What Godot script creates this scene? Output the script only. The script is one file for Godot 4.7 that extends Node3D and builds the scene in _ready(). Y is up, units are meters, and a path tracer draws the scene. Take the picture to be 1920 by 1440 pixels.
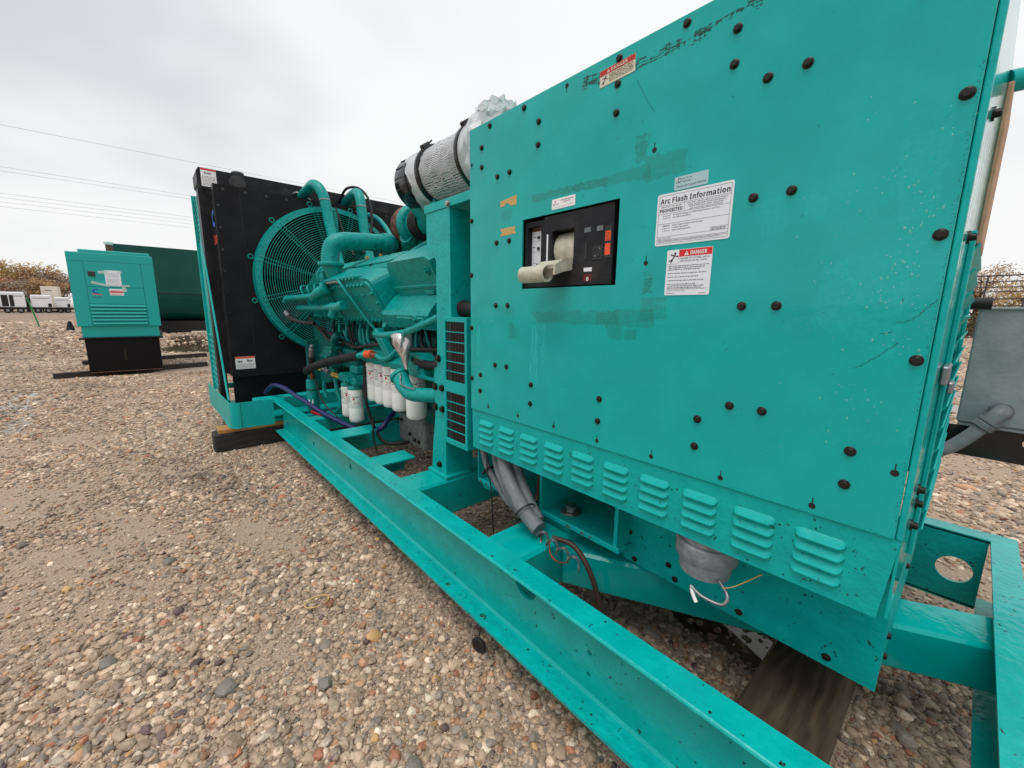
extends Node3D
# A yard of used generator sets on wet gravel under an overcast sky.
# x runs along the big generator set (its control cabinet at x 0, its radiator at x -5), y is up, z points to the viewer.

class MB:
	# collects triangles (clockwise front faces) in the scene's coordinates
	var v := PackedVector3Array()
	var n := PackedVector3Array()
	var u := PackedVector2Array()

	func tri(a: Vector3, b: Vector3, c: Vector3, na: Vector3, nb: Vector3, nc: Vector3, ua := Vector2.ZERO, ub := Vector2.ZERO, uc := Vector2.ZERO) -> void:
		if (c - a).cross(b - a).dot(na + nb + nc) < 0.0:
			v.append(a); v.append(c); v.append(b)
			n.append(na); n.append(nc); n.append(nb)
			u.append(ua); u.append(uc); u.append(ub)
		else:
			v.append(a); v.append(b); v.append(c)
			n.append(na); n.append(nb); n.append(nc)
			u.append(ua); u.append(ub); u.append(uc)

	func quad(a: Vector3, b: Vector3, c: Vector3, d: Vector3, nn: Vector3, ua := Vector2(0, 0), ub := Vector2(1, 0), uc := Vector2(1, 1), ud := Vector2(0, 1)) -> void:
		tri(a, b, c, nn, nn, nn, ua, ub, uc)
		tri(a, c, d, nn, nn, nn, ua, uc, ud)

	func quads(p: Array, q: Array) -> void:
		# smooth quad: four points and four normals
		tri(p[0], p[1], p[2], q[0], q[1], q[2])
		tri(p[0], p[2], p[3], q[0], q[2], q[3])

	func box(c: Vector3, s: Vector3, bev := 0.0, bs := Basis()) -> void:
		var h := s * 0.5
		var bv: float = minf(bev, minf(h.x, minf(h.y, h.z)) * 0.9)
		var pt := func(sg: Vector3, axis: int) -> Vector3:
			var p := Vector3.ZERO
			for k in 3:
				p[k] = sg[k] * (h[k] if k == axis else h[k] - bv)
			return c + bs * p
		for axis in 3:
			var o1: int = (axis + 1) % 3
			var o2: int = (axis + 2) % 3
			for s0 in [-1.0, 1.0]:
				var ps := []
				for w in [[-1.0, -1.0], [1.0, -1.0], [1.0, 1.0], [-1.0, 1.0]]:
					var sg := Vector3.ZERO
					sg[axis] = s0
					sg[o1] = w[0]
					sg[o2] = w[1]
					ps.append(pt.call(sg, axis))
				var nn := Vector3.ZERO
				nn[axis] = s0
				quad(ps[0], ps[1], ps[2], ps[3], bs * nn)
			if bv > 0.0:
				# the four bevels between o1 and o2 run along axis
				for s1 in [-1.0, 1.0]:
					for s2 in [-1.0, 1.0]:
						var sa := Vector3.ZERO
						sa[axis] = -1.0
						sa[o1] = s1
						sa[o2] = s2
						var sb := sa
						sb[axis] = 1.0
						var nb := Vector3.ZERO
						nb[o1] = s1
						nb[o2] = s2
						quad(pt.call(sa, o1), pt.call(sb, o1), pt.call(sb, o2), pt.call(sa, o2), bs * nb.normalized())
		if bv > 0.0:
			for s1 in [-1.0, 1.0]:
				for s2 in [-1.0, 1.0]:
					for s3 in [-1.0, 1.0]:
						var sg := Vector3(s1, s2, s3)
						var nn := bs * sg.normalized()
						tri(pt.call(sg, 0), pt.call(sg, 1), pt.call(sg, 2), nn, nn, nn)

	func span(a: Vector3, b: Vector3, bev := 0.0) -> void:
		box((a + b) * 0.5, (b - a).abs(), bev)

	func bar(a: Vector3, b: Vector3, w: float, h: float, bev := 0.0, up := Vector3.UP) -> void:
		# a bar from a to b, w wide sideways and h high
		var z := (b - a).normalized()
		var x := up.cross(z).normalized()
		box((a + b) * 0.5, Vector3(w, h, a.distance_to(b)), bev, Basis(x, z.cross(x), z))

	func tube(pts: Array, r, seg := 10, caps := true) -> void:
		var count := pts.size()
		var t0: Vector3 = (pts[1] - pts[0]).normalized()
		var side: Vector3 = t0.cross(Vector3.UP if absf(t0.y) < 0.9 else Vector3.RIGHT).normalized()
		var rings := []
		var dirs := []
		for i in count:
			var t: Vector3
			if i == 0: t = t0
			elif i == count - 1: t = (pts[i] - pts[i - 1]).normalized()
			else: t = ((pts[i + 1] - pts[i]).normalized() + (pts[i] - pts[i - 1]).normalized()).normalized()
			side = (side - t * side.dot(t)).normalized()
			var other := t.cross(side)
			var rr: float = r[i] if r is Array else r
			var ring := []
			var dd := []
			for k in seg:
				var a := TAU * k / seg
				var d := side * cos(a) + other * sin(a)
				dd.append(d)
				ring.append(pts[i] + d * rr)
			rings.append(ring)
			dirs.append(dd)
			if caps and (i == 0 or i == count - 1):
				var nn: Vector3 = -t if i == 0 else t
				for k in seg:
					tri(pts[i], ring[k], ring[(k + 1) % seg], nn, nn, nn)
		for i in count - 1:
			for k in seg:
				var k2: int = (k + 1) % seg
				quads([rings[i][k], rings[i][k2], rings[i + 1][k2], rings[i + 1][k]], [dirs[i][k], dirs[i][k2], dirs[i + 1][k2], dirs[i + 1][k]])

	func lathe(prof: Array, o: Vector3, axis: Vector3, seg := 20) -> void:
		# prof: Vector2(radius, height along axis) from one end to the other; edges under 35 degrees are smooth
		var ax := axis.normalized()
		var sx: Vector3 = ax.cross(Vector3.UP if absf(ax.y) < 0.9 else Vector3.RIGHT).normalized()
		var sy := ax.cross(sx)
		var m := prof.size()
		var fl := []
		for i in m - 1:
			var d: Vector2 = prof[i + 1] - prof[i]
			fl.append(Vector2(d.y, -d.x).normalized())
		for i in m - 1:
			var n0: Vector2 = fl[i]
			var n1: Vector2 = fl[i]
			if i > 0 and fl[i - 1].dot(fl[i]) > 0.8: n0 = (fl[i] + fl[i - 1]).normalized()
			if i < m - 2 and fl[i + 1].dot(fl[i]) > 0.8: n1 = (fl[i] + fl[i + 1]).normalized()
			for k in seg:
				var a0 := TAU * k / seg
				var a1 := TAU * (k + 1) / seg
				var d0 := sx * cos(a0) + sy * sin(a0)
				var d1 := sx * cos(a1) + sy * sin(a1)
				var p: Vector2 = prof[i]
				var q: Vector2 = prof[i + 1]
				quads([o + d0 * p.x + ax * p.y, o + d1 * p.x + ax * p.y, o + d1 * q.x + ax * q.y, o + d0 * q.x + ax * q.y],
					[d0 * n0.x + ax * n0.y, d1 * n0.x + ax * n0.y, d1 * n1.x + ax * n1.y, d0 * n1.x + ax * n1.y])

	func cyl(a: Vector3, b: Vector3, r: float, seg := 16, bev := 0.0, r2 := -1.0) -> void:
		var h := a.distance_to(b)
		var re := r if r2 < 0.0 else r2
		if bev > 0.0:
			lathe([Vector2(0, 0), Vector2(r - bev, 0), Vector2(r, bev), Vector2(re, h - bev), Vector2(re - bev, h), Vector2(0, h)], a, b - a, seg)
		else:
			lathe([Vector2(0, 0), Vector2(r, 0), Vector2(re, h), Vector2(0, h)], a, b - a, seg)

	func prism(poly: PackedVector2Array, t: Transform3D, depth: float) -> void:
		# poly in the local xy plane, pushed along local z from 0 to depth
		var ids := Geometry2D.triangulate_polygon(poly)
		var zf := t.basis.z.normalized()
		for k in range(0, ids.size(), 3):
			var a := poly[ids[k]]
			var b := poly[ids[k + 1]]
			var c := poly[ids[k + 2]]
			tri(t * Vector3(a.x, a.y, depth), t * Vector3(b.x, b.y, depth), t * Vector3(c.x, c.y, depth), zf, zf, zf)
			tri(t * Vector3(a.x, a.y, 0), t * Vector3(b.x, b.y, 0), t * Vector3(c.x, c.y, 0), -zf, -zf, -zf)
		var flip := -1.0 if Geometry2D.is_polygon_clockwise(poly) else 1.0
		for k in poly.size():
			var a := poly[k]
			var b := poly[(k + 1) % poly.size()]
			var e := (b - a).normalized() * flip
			var nn := (t.basis * Vector3(e.y, -e.x, 0)).normalized()
			quad(t * Vector3(a.x, a.y, 0), t * Vector3(b.x, b.y, 0), t * Vector3(b.x, b.y, depth), t * Vector3(a.x, a.y, depth), nn)

	func holed(t: Transform3D, x0: float, x1: float, y0: float, y1: float, th: float, holes: Array, seg := 20) -> void:
		# a plate in the local xy plane, th thick along local z, with round holes Vector3(x, y, r) that share no column unless stacked
		var cols := {}
		for h in holes:
			var key := -1.0
			for k in cols:
				if absf(k - h.x) < 0.03: key = k
			if key == -1.0:
				cols[h.x] = [h]
			else:
				cols[key].append(h)
		var xs := cols.keys()
		xs.sort()
		var at := x0
		var zf := t.basis.z.normalized()
		var both := func(ax: float, ay: float, bx: float, by: float) -> void:
			if bx - ax < 1e-5 or by - ay < 1e-5: return
			quad(t * Vector3(ax, ay, th), t * Vector3(bx, ay, th), t * Vector3(bx, by, th), t * Vector3(ax, by, th), zf)
			quad(t * Vector3(ax, ay, 0), t * Vector3(bx, ay, 0), t * Vector3(bx, by, 0), t * Vector3(ax, by, 0), -zf)
		for xc in xs:
			var half := 0.0
			for h in cols[xc]: half = maxf(half, h.z * 1.15 + absf(h.x - xc))
			both.call(at, y0, xc - half, y1)
			var hs: Array = cols[xc]
			hs.sort_custom(func(p, q): return p.y < q.y)
			var ya := y0
			for h in hs:
				var e: float = h.z * 1.15
				var lo: float = maxf(h.y - e, ya)
				var hi: float = minf(h.y + e, y1)
				both.call(xc - half, ya, xc + half, lo)
				for k in seg:
					var a0 := TAU * k / seg
					var a1 := TAU * (k + 1) / seg
					var c0 := Vector2(h.x + h.z * cos(a0), h.y + h.z * sin(a0))
					var c1 := Vector2(h.x + h.z * cos(a1), h.y + h.z * sin(a1))
					var o0 := edge_of(c0 - Vector2(h.x, h.y), xc - half - h.x, xc + half - h.x, lo - h.y, hi - h.y) + Vector2(h.x, h.y)
					var o1 := edge_of(c1 - Vector2(h.x, h.y), xc - half - h.x, xc + half - h.x, lo - h.y, hi - h.y) + Vector2(h.x, h.y)
					for zz in [[th, zf], [0.0, -zf]]:
						quad(t * Vector3(c0.x, c0.y, zz[0]), t * Vector3(c1.x, c1.y, zz[0]), t * Vector3(o1.x, o1.y, zz[0]), t * Vector3(o0.x, o0.y, zz[0]), zz[1])
						if absf(o0.x - o1.x) > 1e-5 and absf(o0.y - o1.y) > 1e-5:
							var cn := Vector2(o0.x if absf(absf(o0.x - h.x) - half) < 1e-4 else o1.x, o0.y if absf(o0.x - o1.x) > 1e-5 and (absf(o0.y - lo) < 1e-5 or absf(o0.y - hi) < 1e-5) else o1.y)
							tri(t * Vector3(o0.x, o0.y, zz[0]), t * Vector3(o1.x, o1.y, zz[0]), t * Vector3(cn.x, cn.y, zz[0]), zz[1], zz[1], zz[1])
					var m := (t.basis * Vector3(-cos((a0 + a1) / 2), -sin((a0 + a1) / 2), 0)).normalized()
					quad(t * Vector3(c0.x, c0.y, 0), t * Vector3(c1.x, c1.y, 0), t * Vector3(c1.x, c1.y, th), t * Vector3(c0.x, c0.y, th), m)
				ya = hi
			both.call(xc - half, ya, xc + half, y1)
			at = xc + half
		both.call(at, y0, x1, y1)
		for e in [[Vector3(x0, y0, 0), Vector3(x1, y0, 0), Vector3(0, -1, 0)], [Vector3(x0, y1, 0), Vector3(x1, y1, 0), Vector3(0, 1, 0)], [Vector3(x0, y0, 0), Vector3(x0, y1, 0), Vector3(-1, 0, 0)], [Vector3(x1, y0, 0), Vector3(x1, y1, 0), Vector3(1, 0, 0)]]:
			var up := Vector3(0, 0, th)
			quad(t * e[0], t * e[1], t * (e[1] + up), t * (e[0] + up), (t.basis * e[2]).normalized())

	static func edge_of(d: Vector2, xa: float, xb: float, ya: float, yb: float) -> Vector2:
		# where the ray along d leaves the rectangle
		var s := 1e9
		if d.x > 1e-9: s = minf(s, xb / d.x)
		if d.x < -1e-9: s = minf(s, xa / d.x)
		if d.y > 1e-9: s = minf(s, yb / d.y)
		if d.y < -1e-9: s = minf(s, ya / d.y)
		return d * s

	func bend(x0: float, r: float, o: Vector3) -> void:
		# wraps what was drawn flat in the xy plane round an upright cylinder of radius r about o
		for i in v.size():
			var a := (v[i].x - x0) / r
			var rr := r + v[i].z
			v[i] = o + Vector3(sin(a) * rr, v[i].y, cos(a) * rr)
			n[i] = Vector3(sin(a), 0, cos(a))

	func moved(t: Transform3D) -> void:
		for i in v.size():
			v[i] = t * v[i]
			n[i] = (t.basis * n[i]).normalized()

	func into(am: ArrayMesh, mat: Material, o := Vector3.ZERO) -> ArrayMesh:
		if v.is_empty(): return am
		var arr := []
		arr.resize(Mesh.ARRAY_MAX)
		var w := v
		if o != Vector3.ZERO:
			w = v.duplicate()
			for i in w.size(): w[i] -= o
		arr[Mesh.ARRAY_VERTEX] = w
		arr[Mesh.ARRAY_NORMAL] = n
		arr[Mesh.ARRAY_TEX_UV] = u
		am.add_surface_from_arrays(Mesh.PRIMITIVE_TRIANGLES, arr)
		am.surface_set_material(am.get_surface_count() - 1, mat)
		return am


var M := {}
var org := Vector3.ZERO     # where the thing that is being built stands
var used := {}
var rng := RandomNumberGenerator.new()
var font: SystemFont
var font_bold: SystemFont


func numbered(called: String) -> String:
	var k: int = used.get(called, 0)
	used[called] = k + 1
	return called if k == 0 else "%s_%03d" % [called, k]

func tag(o: Node, label: String, category := "", group := "", kind := "") -> Node:
	if label: o.set_meta("label", label)
	if category: o.set_meta("category", category)
	if group: o.set_meta("group", group)
	if kind: o.set_meta("kind", kind)
	return o

func thing(called: String, label: String, category: String, at: Vector3, group := "") -> Node3D:
	var o := Node3D.new()
	o.name = numbered(called)
	o.position = at
	add_child(o)
	org = at
	tag(o, label, category, group)
	return o

func put(parent: Node, called: String, b: MB, mat: Material) -> MeshInstance3D:
	var o := MeshInstance3D.new()
	o.name = called if parent != self else numbered(called)
	o.mesh = b.into(ArrayMesh.new(), mat, org if parent != self else Vector3.ZERO)
	parent.add_child(o, true)
	return o

func put_many(parent: Node, called: String, list: Array) -> MeshInstance3D:
	# one mesh of several materials: [MB, material] pairs
	var o := MeshInstance3D.new()
	o.name = called if parent != self else numbered(called)
	var am := ArrayMesh.new()
	for e in list: e[0].into(am, e[1], org if parent != self else Vector3.ZERO)
	o.mesh = am
	parent.add_child(o, true)
	return o

func copy_of(parent: Node, called: String, mesh: Mesh, at: Vector3, bs := Basis()) -> MeshInstance3D:
	var o := MeshInstance3D.new()
	o.name = called
	o.mesh = mesh
	parent.add_child(o, true)
	o.transform = Transform3D(bs, at - org)
	return o

func group_in(parent: Node, called: String) -> Node3D:
	var o := Node3D.new()
	o.name = called
	parent.add_child(o, true)
	return o

func smooth(pts: Array, per := 6) -> Array:
	# a Catmull-Rom curve through the points
	var out := []
	var m := pts.size()
	for i in m - 1:
		var p0: Vector3 = pts[maxi(i - 1, 0)]
		var p1: Vector3 = pts[i]
		var p2: Vector3 = pts[i + 1]
		var p3: Vector3 = pts[mini(i + 2, m - 1)]
		for k in per:
			out.append(p1.cubic_interpolate(p2, p0, p3, float(k) / per))
	out.append(pts[m - 1])
	return out

func pipe(parent: Node, called: String, pts: Array, r: float, mat: Material, seg := 10, per := 6) -> MeshInstance3D:
	var b := MB.new()
	b.tube(smooth(pts, per) if per > 0 else pts, r, seg)
	return put(parent, called, b, mat)

func lin(r: float, g: float, b: float) -> Color:
	return Color(r, g, b).linear_to_srgb()

func mat(c: Color, rough := 0.5, metal := 0.0, spec := 0.5) -> StandardMaterial3D:
	var m := StandardMaterial3D.new()
	m.albedo_color = c
	m.roughness = rough
	m.metallic = metal
	m.metallic_specular = spec
	return m

func noise_of(kind: int, freq: float, oct := 4, sd := 1) -> FastNoiseLite:
	var f := FastNoiseLite.new()
	f.noise_type = kind
	f.frequency = freq
	f.fractal_octaves = oct
	f.seed = sd
	return f

func tex(im: Image) -> ImageTexture:
	return ImageTexture.create_from_image(im)

func ramp_tex(f: FastNoiseLite, size: int, stops: Array) -> ImageTexture:
	# seamless noise through a colour ramp; stops are [at, Color]
	var im := f.get_seamless_image(size, size)
	var lut := []
	for k in 256:
		var s := k / 255.0
		var c: Color = stops[0][1]
		for i in stops.size() - 1:
			if s >= stops[i][0]:
				c = stops[i][1].lerp(stops[i + 1][1], clampf((s - stops[i][0]) / (stops[i + 1][0] - stops[i][0]), 0, 1))
		lut.append([int(c.r * 255), int(c.g * 255), int(c.b * 255)])
	var src := im.get_data()
	var bytes := PackedByteArray()
	bytes.resize(size * size * 3)
	for k in size * size:
		var e: Array = lut[src[k]]
		bytes[k * 3] = e[0]
		bytes[k * 3 + 1] = e[1]
		bytes[k * 3 + 2] = e[2]
	return tex(Image.create_from_data(size, size, false, Image.FORMAT_RGB8, bytes))

func relief(f: FastNoiseLite, size: int, strength: float) -> ImageTexture:
	var im := f.get_seamless_image(size, size)
	im.convert(Image.FORMAT_RGBA8)
	im.bump_map_to_normal_map(strength)
	return tex(im)

func triplanar(m: StandardMaterial3D, per_metre: float) -> StandardMaterial3D:
	m.uv1_triplanar = true
	m.uv1_world_triplanar = true
	m.uv1_scale = Vector3.ONE * per_metre
	return m

const TEAL := Color(0.0, 0.662, 0.642)
const CAM := Vector3(0, 1.32, 1.056)

func make_sky() -> PanoramaSkyMaterial:
	# low even cloud: broad soft banks, a little brighter and warmer towards the horizon
	var w := 768
	var h := 384
	var f := noise_of(FastNoiseLite.TYPE_SIMPLEX_SMOOTH, 1.0, 5, 5)
	var g := noise_of(FastNoiseLite.TYPE_SIMPLEX_SMOOTH, 1.0, 3, 8)
	var bytes := PackedFloat32Array()
	bytes.resize(w * h * 3)
	for y in h:
		var el := PI * (0.5 - (y + 0.5) / h)
		for x in w:
			var az := TAU * (x + 0.5) / w
			var d := Vector3(cos(el) * sin(az), sin(el), cos(el) * cos(az))
			# clouds lie on a sheet overhead, so they shrink towards the horizon
			var s := d / maxf(absf(d.y) + 0.22, 0.05)
			var c := f.get_noise_3d(s.x * 0.62, 3.0, s.z * 0.62) * 0.85 + g.get_noise_3d(s.x * 0.2, 9.0, s.z * 0.24) * 0.55
			var t := smoothstep(0.0, 1.0, 0.56 + c * 1.1)
			var low := pow(1.0 - clampf(d.y, 0, 1), 3.0)
			var col := Vector3(0.555, 0.58, 0.625).lerp(Vector3(0.85, 0.86, 0.87), t)
			col = col.lerp(Vector3(0.835, 0.825, 0.805), low * 0.55)
			if d.y < 0.0:
				col = Vector3(0.30, 0.26, 0.22)
			var k := (y * w + x) * 3
			bytes[k] = col.x
			bytes[k + 1] = col.y
			bytes[k + 2] = col.z
	var m := PanoramaSkyMaterial.new()
	m.panorama = tex(Image.create_from_data(w, h, false, Image.FORMAT_RGBF, bytes.to_byte_array()))
	return m

func make_light() -> void:
	var cam := Camera3D.new()
	cam.name = "camera"
	cam.transform = Transform3D(Basis(Vector3(0.662, 0.012, -0.749), Vector3(-0.140, 0.984, -0.109), Vector3(0.736, 0.177, 0.653)).orthonormalized(), CAM)
	cam.fov = rad_to_deg(2.0 * atan(720.0 / 768.0))
	cam.near = 0.05
	cam.far = 900.0
	add_child(cam)
	cam.current = true
	var env := Environment.new()
	env.background_mode = Environment.BG_SKY
	var sky := Sky.new()
	sky.sky_material = make_sky()
	env.sky = sky
	env.tonemap_mode = Environment.TONE_MAPPER_LINEAR
	env.tonemap_exposure = 1.13
	env.sdfgi_enabled = true
	env.ssao_enabled = true
	env.ssil_enabled = true
	var we := WorldEnvironment.new()
	we.name = "surroundings"
	we.environment = env
	add_child(we)
	var sun := DirectionalLight3D.new()
	sun.name = "sun"
	sun.light_energy = 0.5
	sun.light_angular_distance = 40.0
	sun.light_color = Color(1.0, 0.99, 0.975)
	sun.shadow_enabled = true
	add_child(sun)
	sun.look_at_from_position(Vector3(1.2, 10, 3.5), Vector3(0, 0, 0))

func teal_tex(size: int, sd: int, chips: float) -> ImageTexture:
	# paint with faint chalky clouds, fine grain and, where chips > 0, nicks down to dark primer
	var a := noise_of(FastNoiseLite.TYPE_SIMPLEX_SMOOTH, 0.006, 5, sd).get_seamless_image(size, size).get_data()
	var b := noise_of(FastNoiseLite.TYPE_SIMPLEX_SMOOTH, 0.09, 3, sd + 1).get_seamless_image(size, size).get_data()
	var c := noise_of(FastNoiseLite.TYPE_SIMPLEX_SMOOTH, 0.035, 4, sd + 2).get_seamless_image(size, size).get_data()
	var d := noise_of(FastNoiseLite.TYPE_SIMPLEX_SMOOTH, 0.008, 2, sd + 3).get_seamless_image(size, size).get_data()
	var bytes := PackedByteArray()
	bytes.resize(size * size * 3)
	for k in size * size:
		var f := 0.93 + 0.09 * a[k] / 255.0 + 0.035 * b[k] / 255.0
		var w := 0.05 * maxf(0.0, a[k] / 255.0 - 0.5)
		var col := Color(TEAL.r * f + w, TEAL.g * f + w * 0.4, TEAL.b * f + w * 0.5)
		if chips > 0.0 and c[k] / 255.0 + 0.35 * (d[k] / 255.0 - 0.5) + 0.12 * (b[k] / 255.0 - 0.5) > 1.0 - chips:
			col = Color(0.13, 0.12, 0.11) if b[k] > 110 else Color(0.05, 0.42, 0.40)
		bytes[k * 3] = int(clampf(col.r, 0, 1) * 255)
		bytes[k * 3 + 1] = int(clampf(col.g, 0, 1) * 255)
		bytes[k * 3 + 2] = int(clampf(col.b, 0, 1) * 255)
	return tex(Image.create_from_data(size, size, false, Image.FORMAT_RGB8, bytes))

func grime_tex(base := Color(TEAL.r, TEAL.g * 0.90, TEAL.b * 0.89), more := 0.0) -> ImageTexture:
	# engine paint: teal, or a base darkened to put in shade, under patches of oily dirt
	var size := 1024
	var a := noise_of(FastNoiseLite.TYPE_SIMPLEX_SMOOTH, 0.012, 5, 24).get_seamless_image(size, size).get_data()
	var b := noise_of(FastNoiseLite.TYPE_SIMPLEX_SMOOTH, 0.07, 4, 25).get_seamless_image(size, size).get_data()
	var bytes := PackedByteArray()
	bytes.resize(size * size * 3)
	for k in size * size:
		var d := clampf((a[k] / 255.0 - 0.50) * 1.1 + (b[k] / 255.0 - 0.5) * 0.5 + more, 0.0, 0.45 + more * 2.0)
		var c := base.lerp(Color(0.10, 0.27, 0.25), d)
		bytes[k * 3] = int(c.r * 255)
		bytes[k * 3 + 1] = int(c.g * 255)
		bytes[k * 3 + 2] = int(c.b * 255)
	return tex(Image.create_from_data(size, size, false, Image.FORMAT_RGB8, bytes))

func textured(t: Texture2D, per_metre: float, rough: float, nrm: Texture2D = null, depth := 0.3, metal := 0.0) -> StandardMaterial3D:
	var m := mat(Color.WHITE, rough, metal, 0.36)
	m.albedo_texture = t
	if nrm:
		m.normal_enabled = true
		m.normal_texture = nrm
		m.normal_scale = depth
	return triplanar(m, per_metre)

func make_materials() -> void:
	var fine := relief(noise_of(FastNoiseLite.TYPE_SIMPLEX_SMOOTH, 0.05, 4, 3), 512, 6.0)
	var drops := noise_of(FastNoiseLite.TYPE_CELLULAR, 0.06, 1, 9)
	drops.fractal_type = FastNoiseLite.FRACTAL_NONE
	drops.cellular_return_type = FastNoiseLite.RETURN_DISTANCE
	var beads := relief(drops, 512, 10.0)
	var t_plain := teal_tex(1024, 11, 0.0)
	var t_chips := teal_tex(1024, 21, 0.18)
	M.teal = textured(t_plain, 0.8, 0.42, fine, 0.12)
	M.engine = textured(grime_tex(), 1.7, 0.36, fine, 0.35)
	M.engine_shade_dirt = textured(grime_tex(Color(0.0, 0.42, 0.40), 0.12), 1.3, 0.42, fine, 0.35)  # darker teal puts in shade low on the engine, besides oily dirt
	M.rail = textured(t_chips, 1.1, 0.26, fine, 0.14)
	M.rail.metallic_specular = 0.45
	M.rail_wet = textured(t_chips, 1.3, 0.2, beads, 0.26)
	M.worn = textured(teal_tex(1024, 61, 0.12), 1.6, 0.38, fine, 0.15)
	M.gloss = textured(t_plain, 0.8, 0.10, fine, 0.05)
	M.teal_far = mat(TEAL.darkened(0.03), 0.4)
	var black_t := ramp_tex(noise_of(FastNoiseLite.TYPE_SIMPLEX_SMOOTH, 0.012, 5, 31), 512, [[0.0, Color(0.10, 0.105, 0.12)], [0.6, Color(0.14, 0.145, 0.16)], [0.8, Color(0.18, 0.18, 0.185)], [1.0, Color(0.23, 0.22, 0.21)]])
	M.black = textured(black_t, 0.9, 0.42, fine, 0.15)
	M.shroud = textured(ramp_tex(noise_of(FastNoiseLite.TYPE_SIMPLEX_SMOOTH, 0.02, 4, 33), 256, [[0.0, Color(0.085, 0.087, 0.10)], [1.0, Color(0.13, 0.132, 0.145)]]), 0.7, 0.5, fine, 0.06)
	M.black_gloss = mat(Color(0.10, 0.10, 0.11), 0.16)
	M.shroud.metallic_specular = 0.28
	M.black.metallic_specular = 0.3
	M.tank_black = mat(Color(0.05, 0.05, 0.06), 0.35, 0.0, 0.3)
	M.rubber = mat(Color(0.085, 0.085, 0.09), 0.6)
	M.foam = textured(black_t, 3.0, 0.8, fine, 0.5)
	M.bolt = mat(Color(0.11, 0.09, 0.085), 0.42, 0.3)
	M.hole = mat(Color(0.09, 0.09, 0.09), 0.7)
	M.steel = mat(Color(0.62, 0.62, 0.6), 0.32, 0.9)
	M.brass = mat(Color(0.72, 0.6, 0.3), 0.3, 0.9)
	M.copper = mat(Color(0.55, 0.3, 0.2), 0.4, 0.8)
	var rust_t := ramp_tex(noise_of(FastNoiseLite.TYPE_SIMPLEX_SMOOTH, 0.02, 5, 41), 256, [[0.0, Color(0.25, 0.16, 0.13)], [0.5, Color(0.38, 0.25, 0.2)], [1.0, Color(0.55, 0.42, 0.36)]])
	M.rust = textured(rust_t, 4.0, 0.75, fine, 0.4)
	M.white_can = mat(Color(0.92, 0.92, 0.9), 0.32)
	M.white = mat(Color(0.93, 0.93, 0.93), 0.4)
	M.paper = mat(Color(0.9, 0.92, 0.95), 0.55)
	M.ink = mat(Color(0.09, 0.09, 0.1), 0.6)
	M.grey_ink = mat(Color(0.42, 0.42, 0.44), 0.6)
	M.red = mat(Color(0.83, 0.12, 0.14), 0.45)
	M.orange = mat(Color(0.93, 0.33, 0.14), 0.5)
	M.logo_blue = mat(Color(0.08, 0.33, 0.72), 0.45)
	M.pale_tag = mat(Color(0.66, 0.79, 0.83), 0.4)
	M.tan_tape = textured(ramp_tex(noise_of(FastNoiseLite.TYPE_SIMPLEX_SMOOTH, 0.04, 4, 51), 256, [[0.0, Color(0.72, 0.58, 0.34)], [1.0, Color(0.86, 0.74, 0.5)]]), 9.0, 0.7)
	M.beige = textured(ramp_tex(noise_of(FastNoiseLite.TYPE_SIMPLEX_SMOOTH, 0.02, 4, 52), 256, [[0.0, Color(0.66, 0.66, 0.58)], [0.6, Color(0.76, 0.75, 0.68)], [1.0, Color(0.82, 0.81, 0.75)]]), 6.0, 0.45, beads, 0.12)
	M.grey_box = textured(ramp_tex(noise_of(FastNoiseLite.TYPE_SIMPLEX_SMOOTH, 0.02, 4, 53), 256, [[0.0, Color(0.5, 0.55, 0.56)], [1.0, Color(0.6, 0.64, 0.65)]]), 1.5, 0.4, fine, 0.1)
	M.pvc = textured(ramp_tex(noise_of(FastNoiseLite.TYPE_SIMPLEX_SMOOTH, 0.03, 5, 54), 256, [[0.0, Color(0.45, 0.46, 0.48)], [0.7, Color(0.58, 0.59, 0.61)], [1.0, Color(0.7, 0.7, 0.72)]]), 4.0, 0.5, fine, 0.3)
	M.conduit = textured(ramp_tex(noise_of(FastNoiseLite.TYPE_SIMPLEX_SMOOTH, 0.03, 4, 55), 256, [[0.0, Color(0.36, 0.39, 0.4)], [1.0, Color(0.5, 0.53, 0.54)]]), 3.0, 0.55)
	M.galv = mat(Color(0.55, 0.56, 0.58), 0.35, 0.7)
	M.bare_metal = textured(ramp_tex(noise_of(FastNoiseLite.TYPE_SIMPLEX_SMOOTH, 0.03, 5, 56), 256, [[0.0, Color(0.3, 0.42, 0.4)], [0.5, Color(0.46, 0.5, 0.49)], [1.0, Color(0.6, 0.6, 0.58)]]), 3.0, 0.6, fine, 0.3)
	M.blue_hose = mat(Color(0.11, 0.15, 0.36), 0.45)
	M.brown_cord = mat(Color(0.27, 0.18, 0.15), 0.55)
	M.cardboard = textured(ramp_tex(noise_of(FastNoiseLite.TYPE_SIMPLEX_SMOOTH, 0.02, 4, 57), 256, [[0.0, Color(0.66, 0.52, 0.42)], [1.0, Color(0.8, 0.66, 0.55)]]), 3.0, 0.85)
	M.tank_green = textured(ramp_tex(noise_of(FastNoiseLite.TYPE_SIMPLEX_SMOOTH, 0.01, 4, 58), 256, [[0.0, Color(0.0, 0.27, 0.235)], [1.0, Color(0.02, 0.32, 0.275)]]), 0.3, 0.32)
	M.trailer = mat(Color(0.92, 0.92, 0.93), 0.35)
	M.trailer_old = mat(Color(0.86, 0.82, 0.76), 0.6)
	M.tyre = mat(Color(0.07, 0.07, 0.075), 0.8)
	M.wire = mat(Color(0.33, 0.33, 0.33), 0.7)
	M.rail_iron = mat(Color(0.27, 0.24, 0.25), 0.6)
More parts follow.
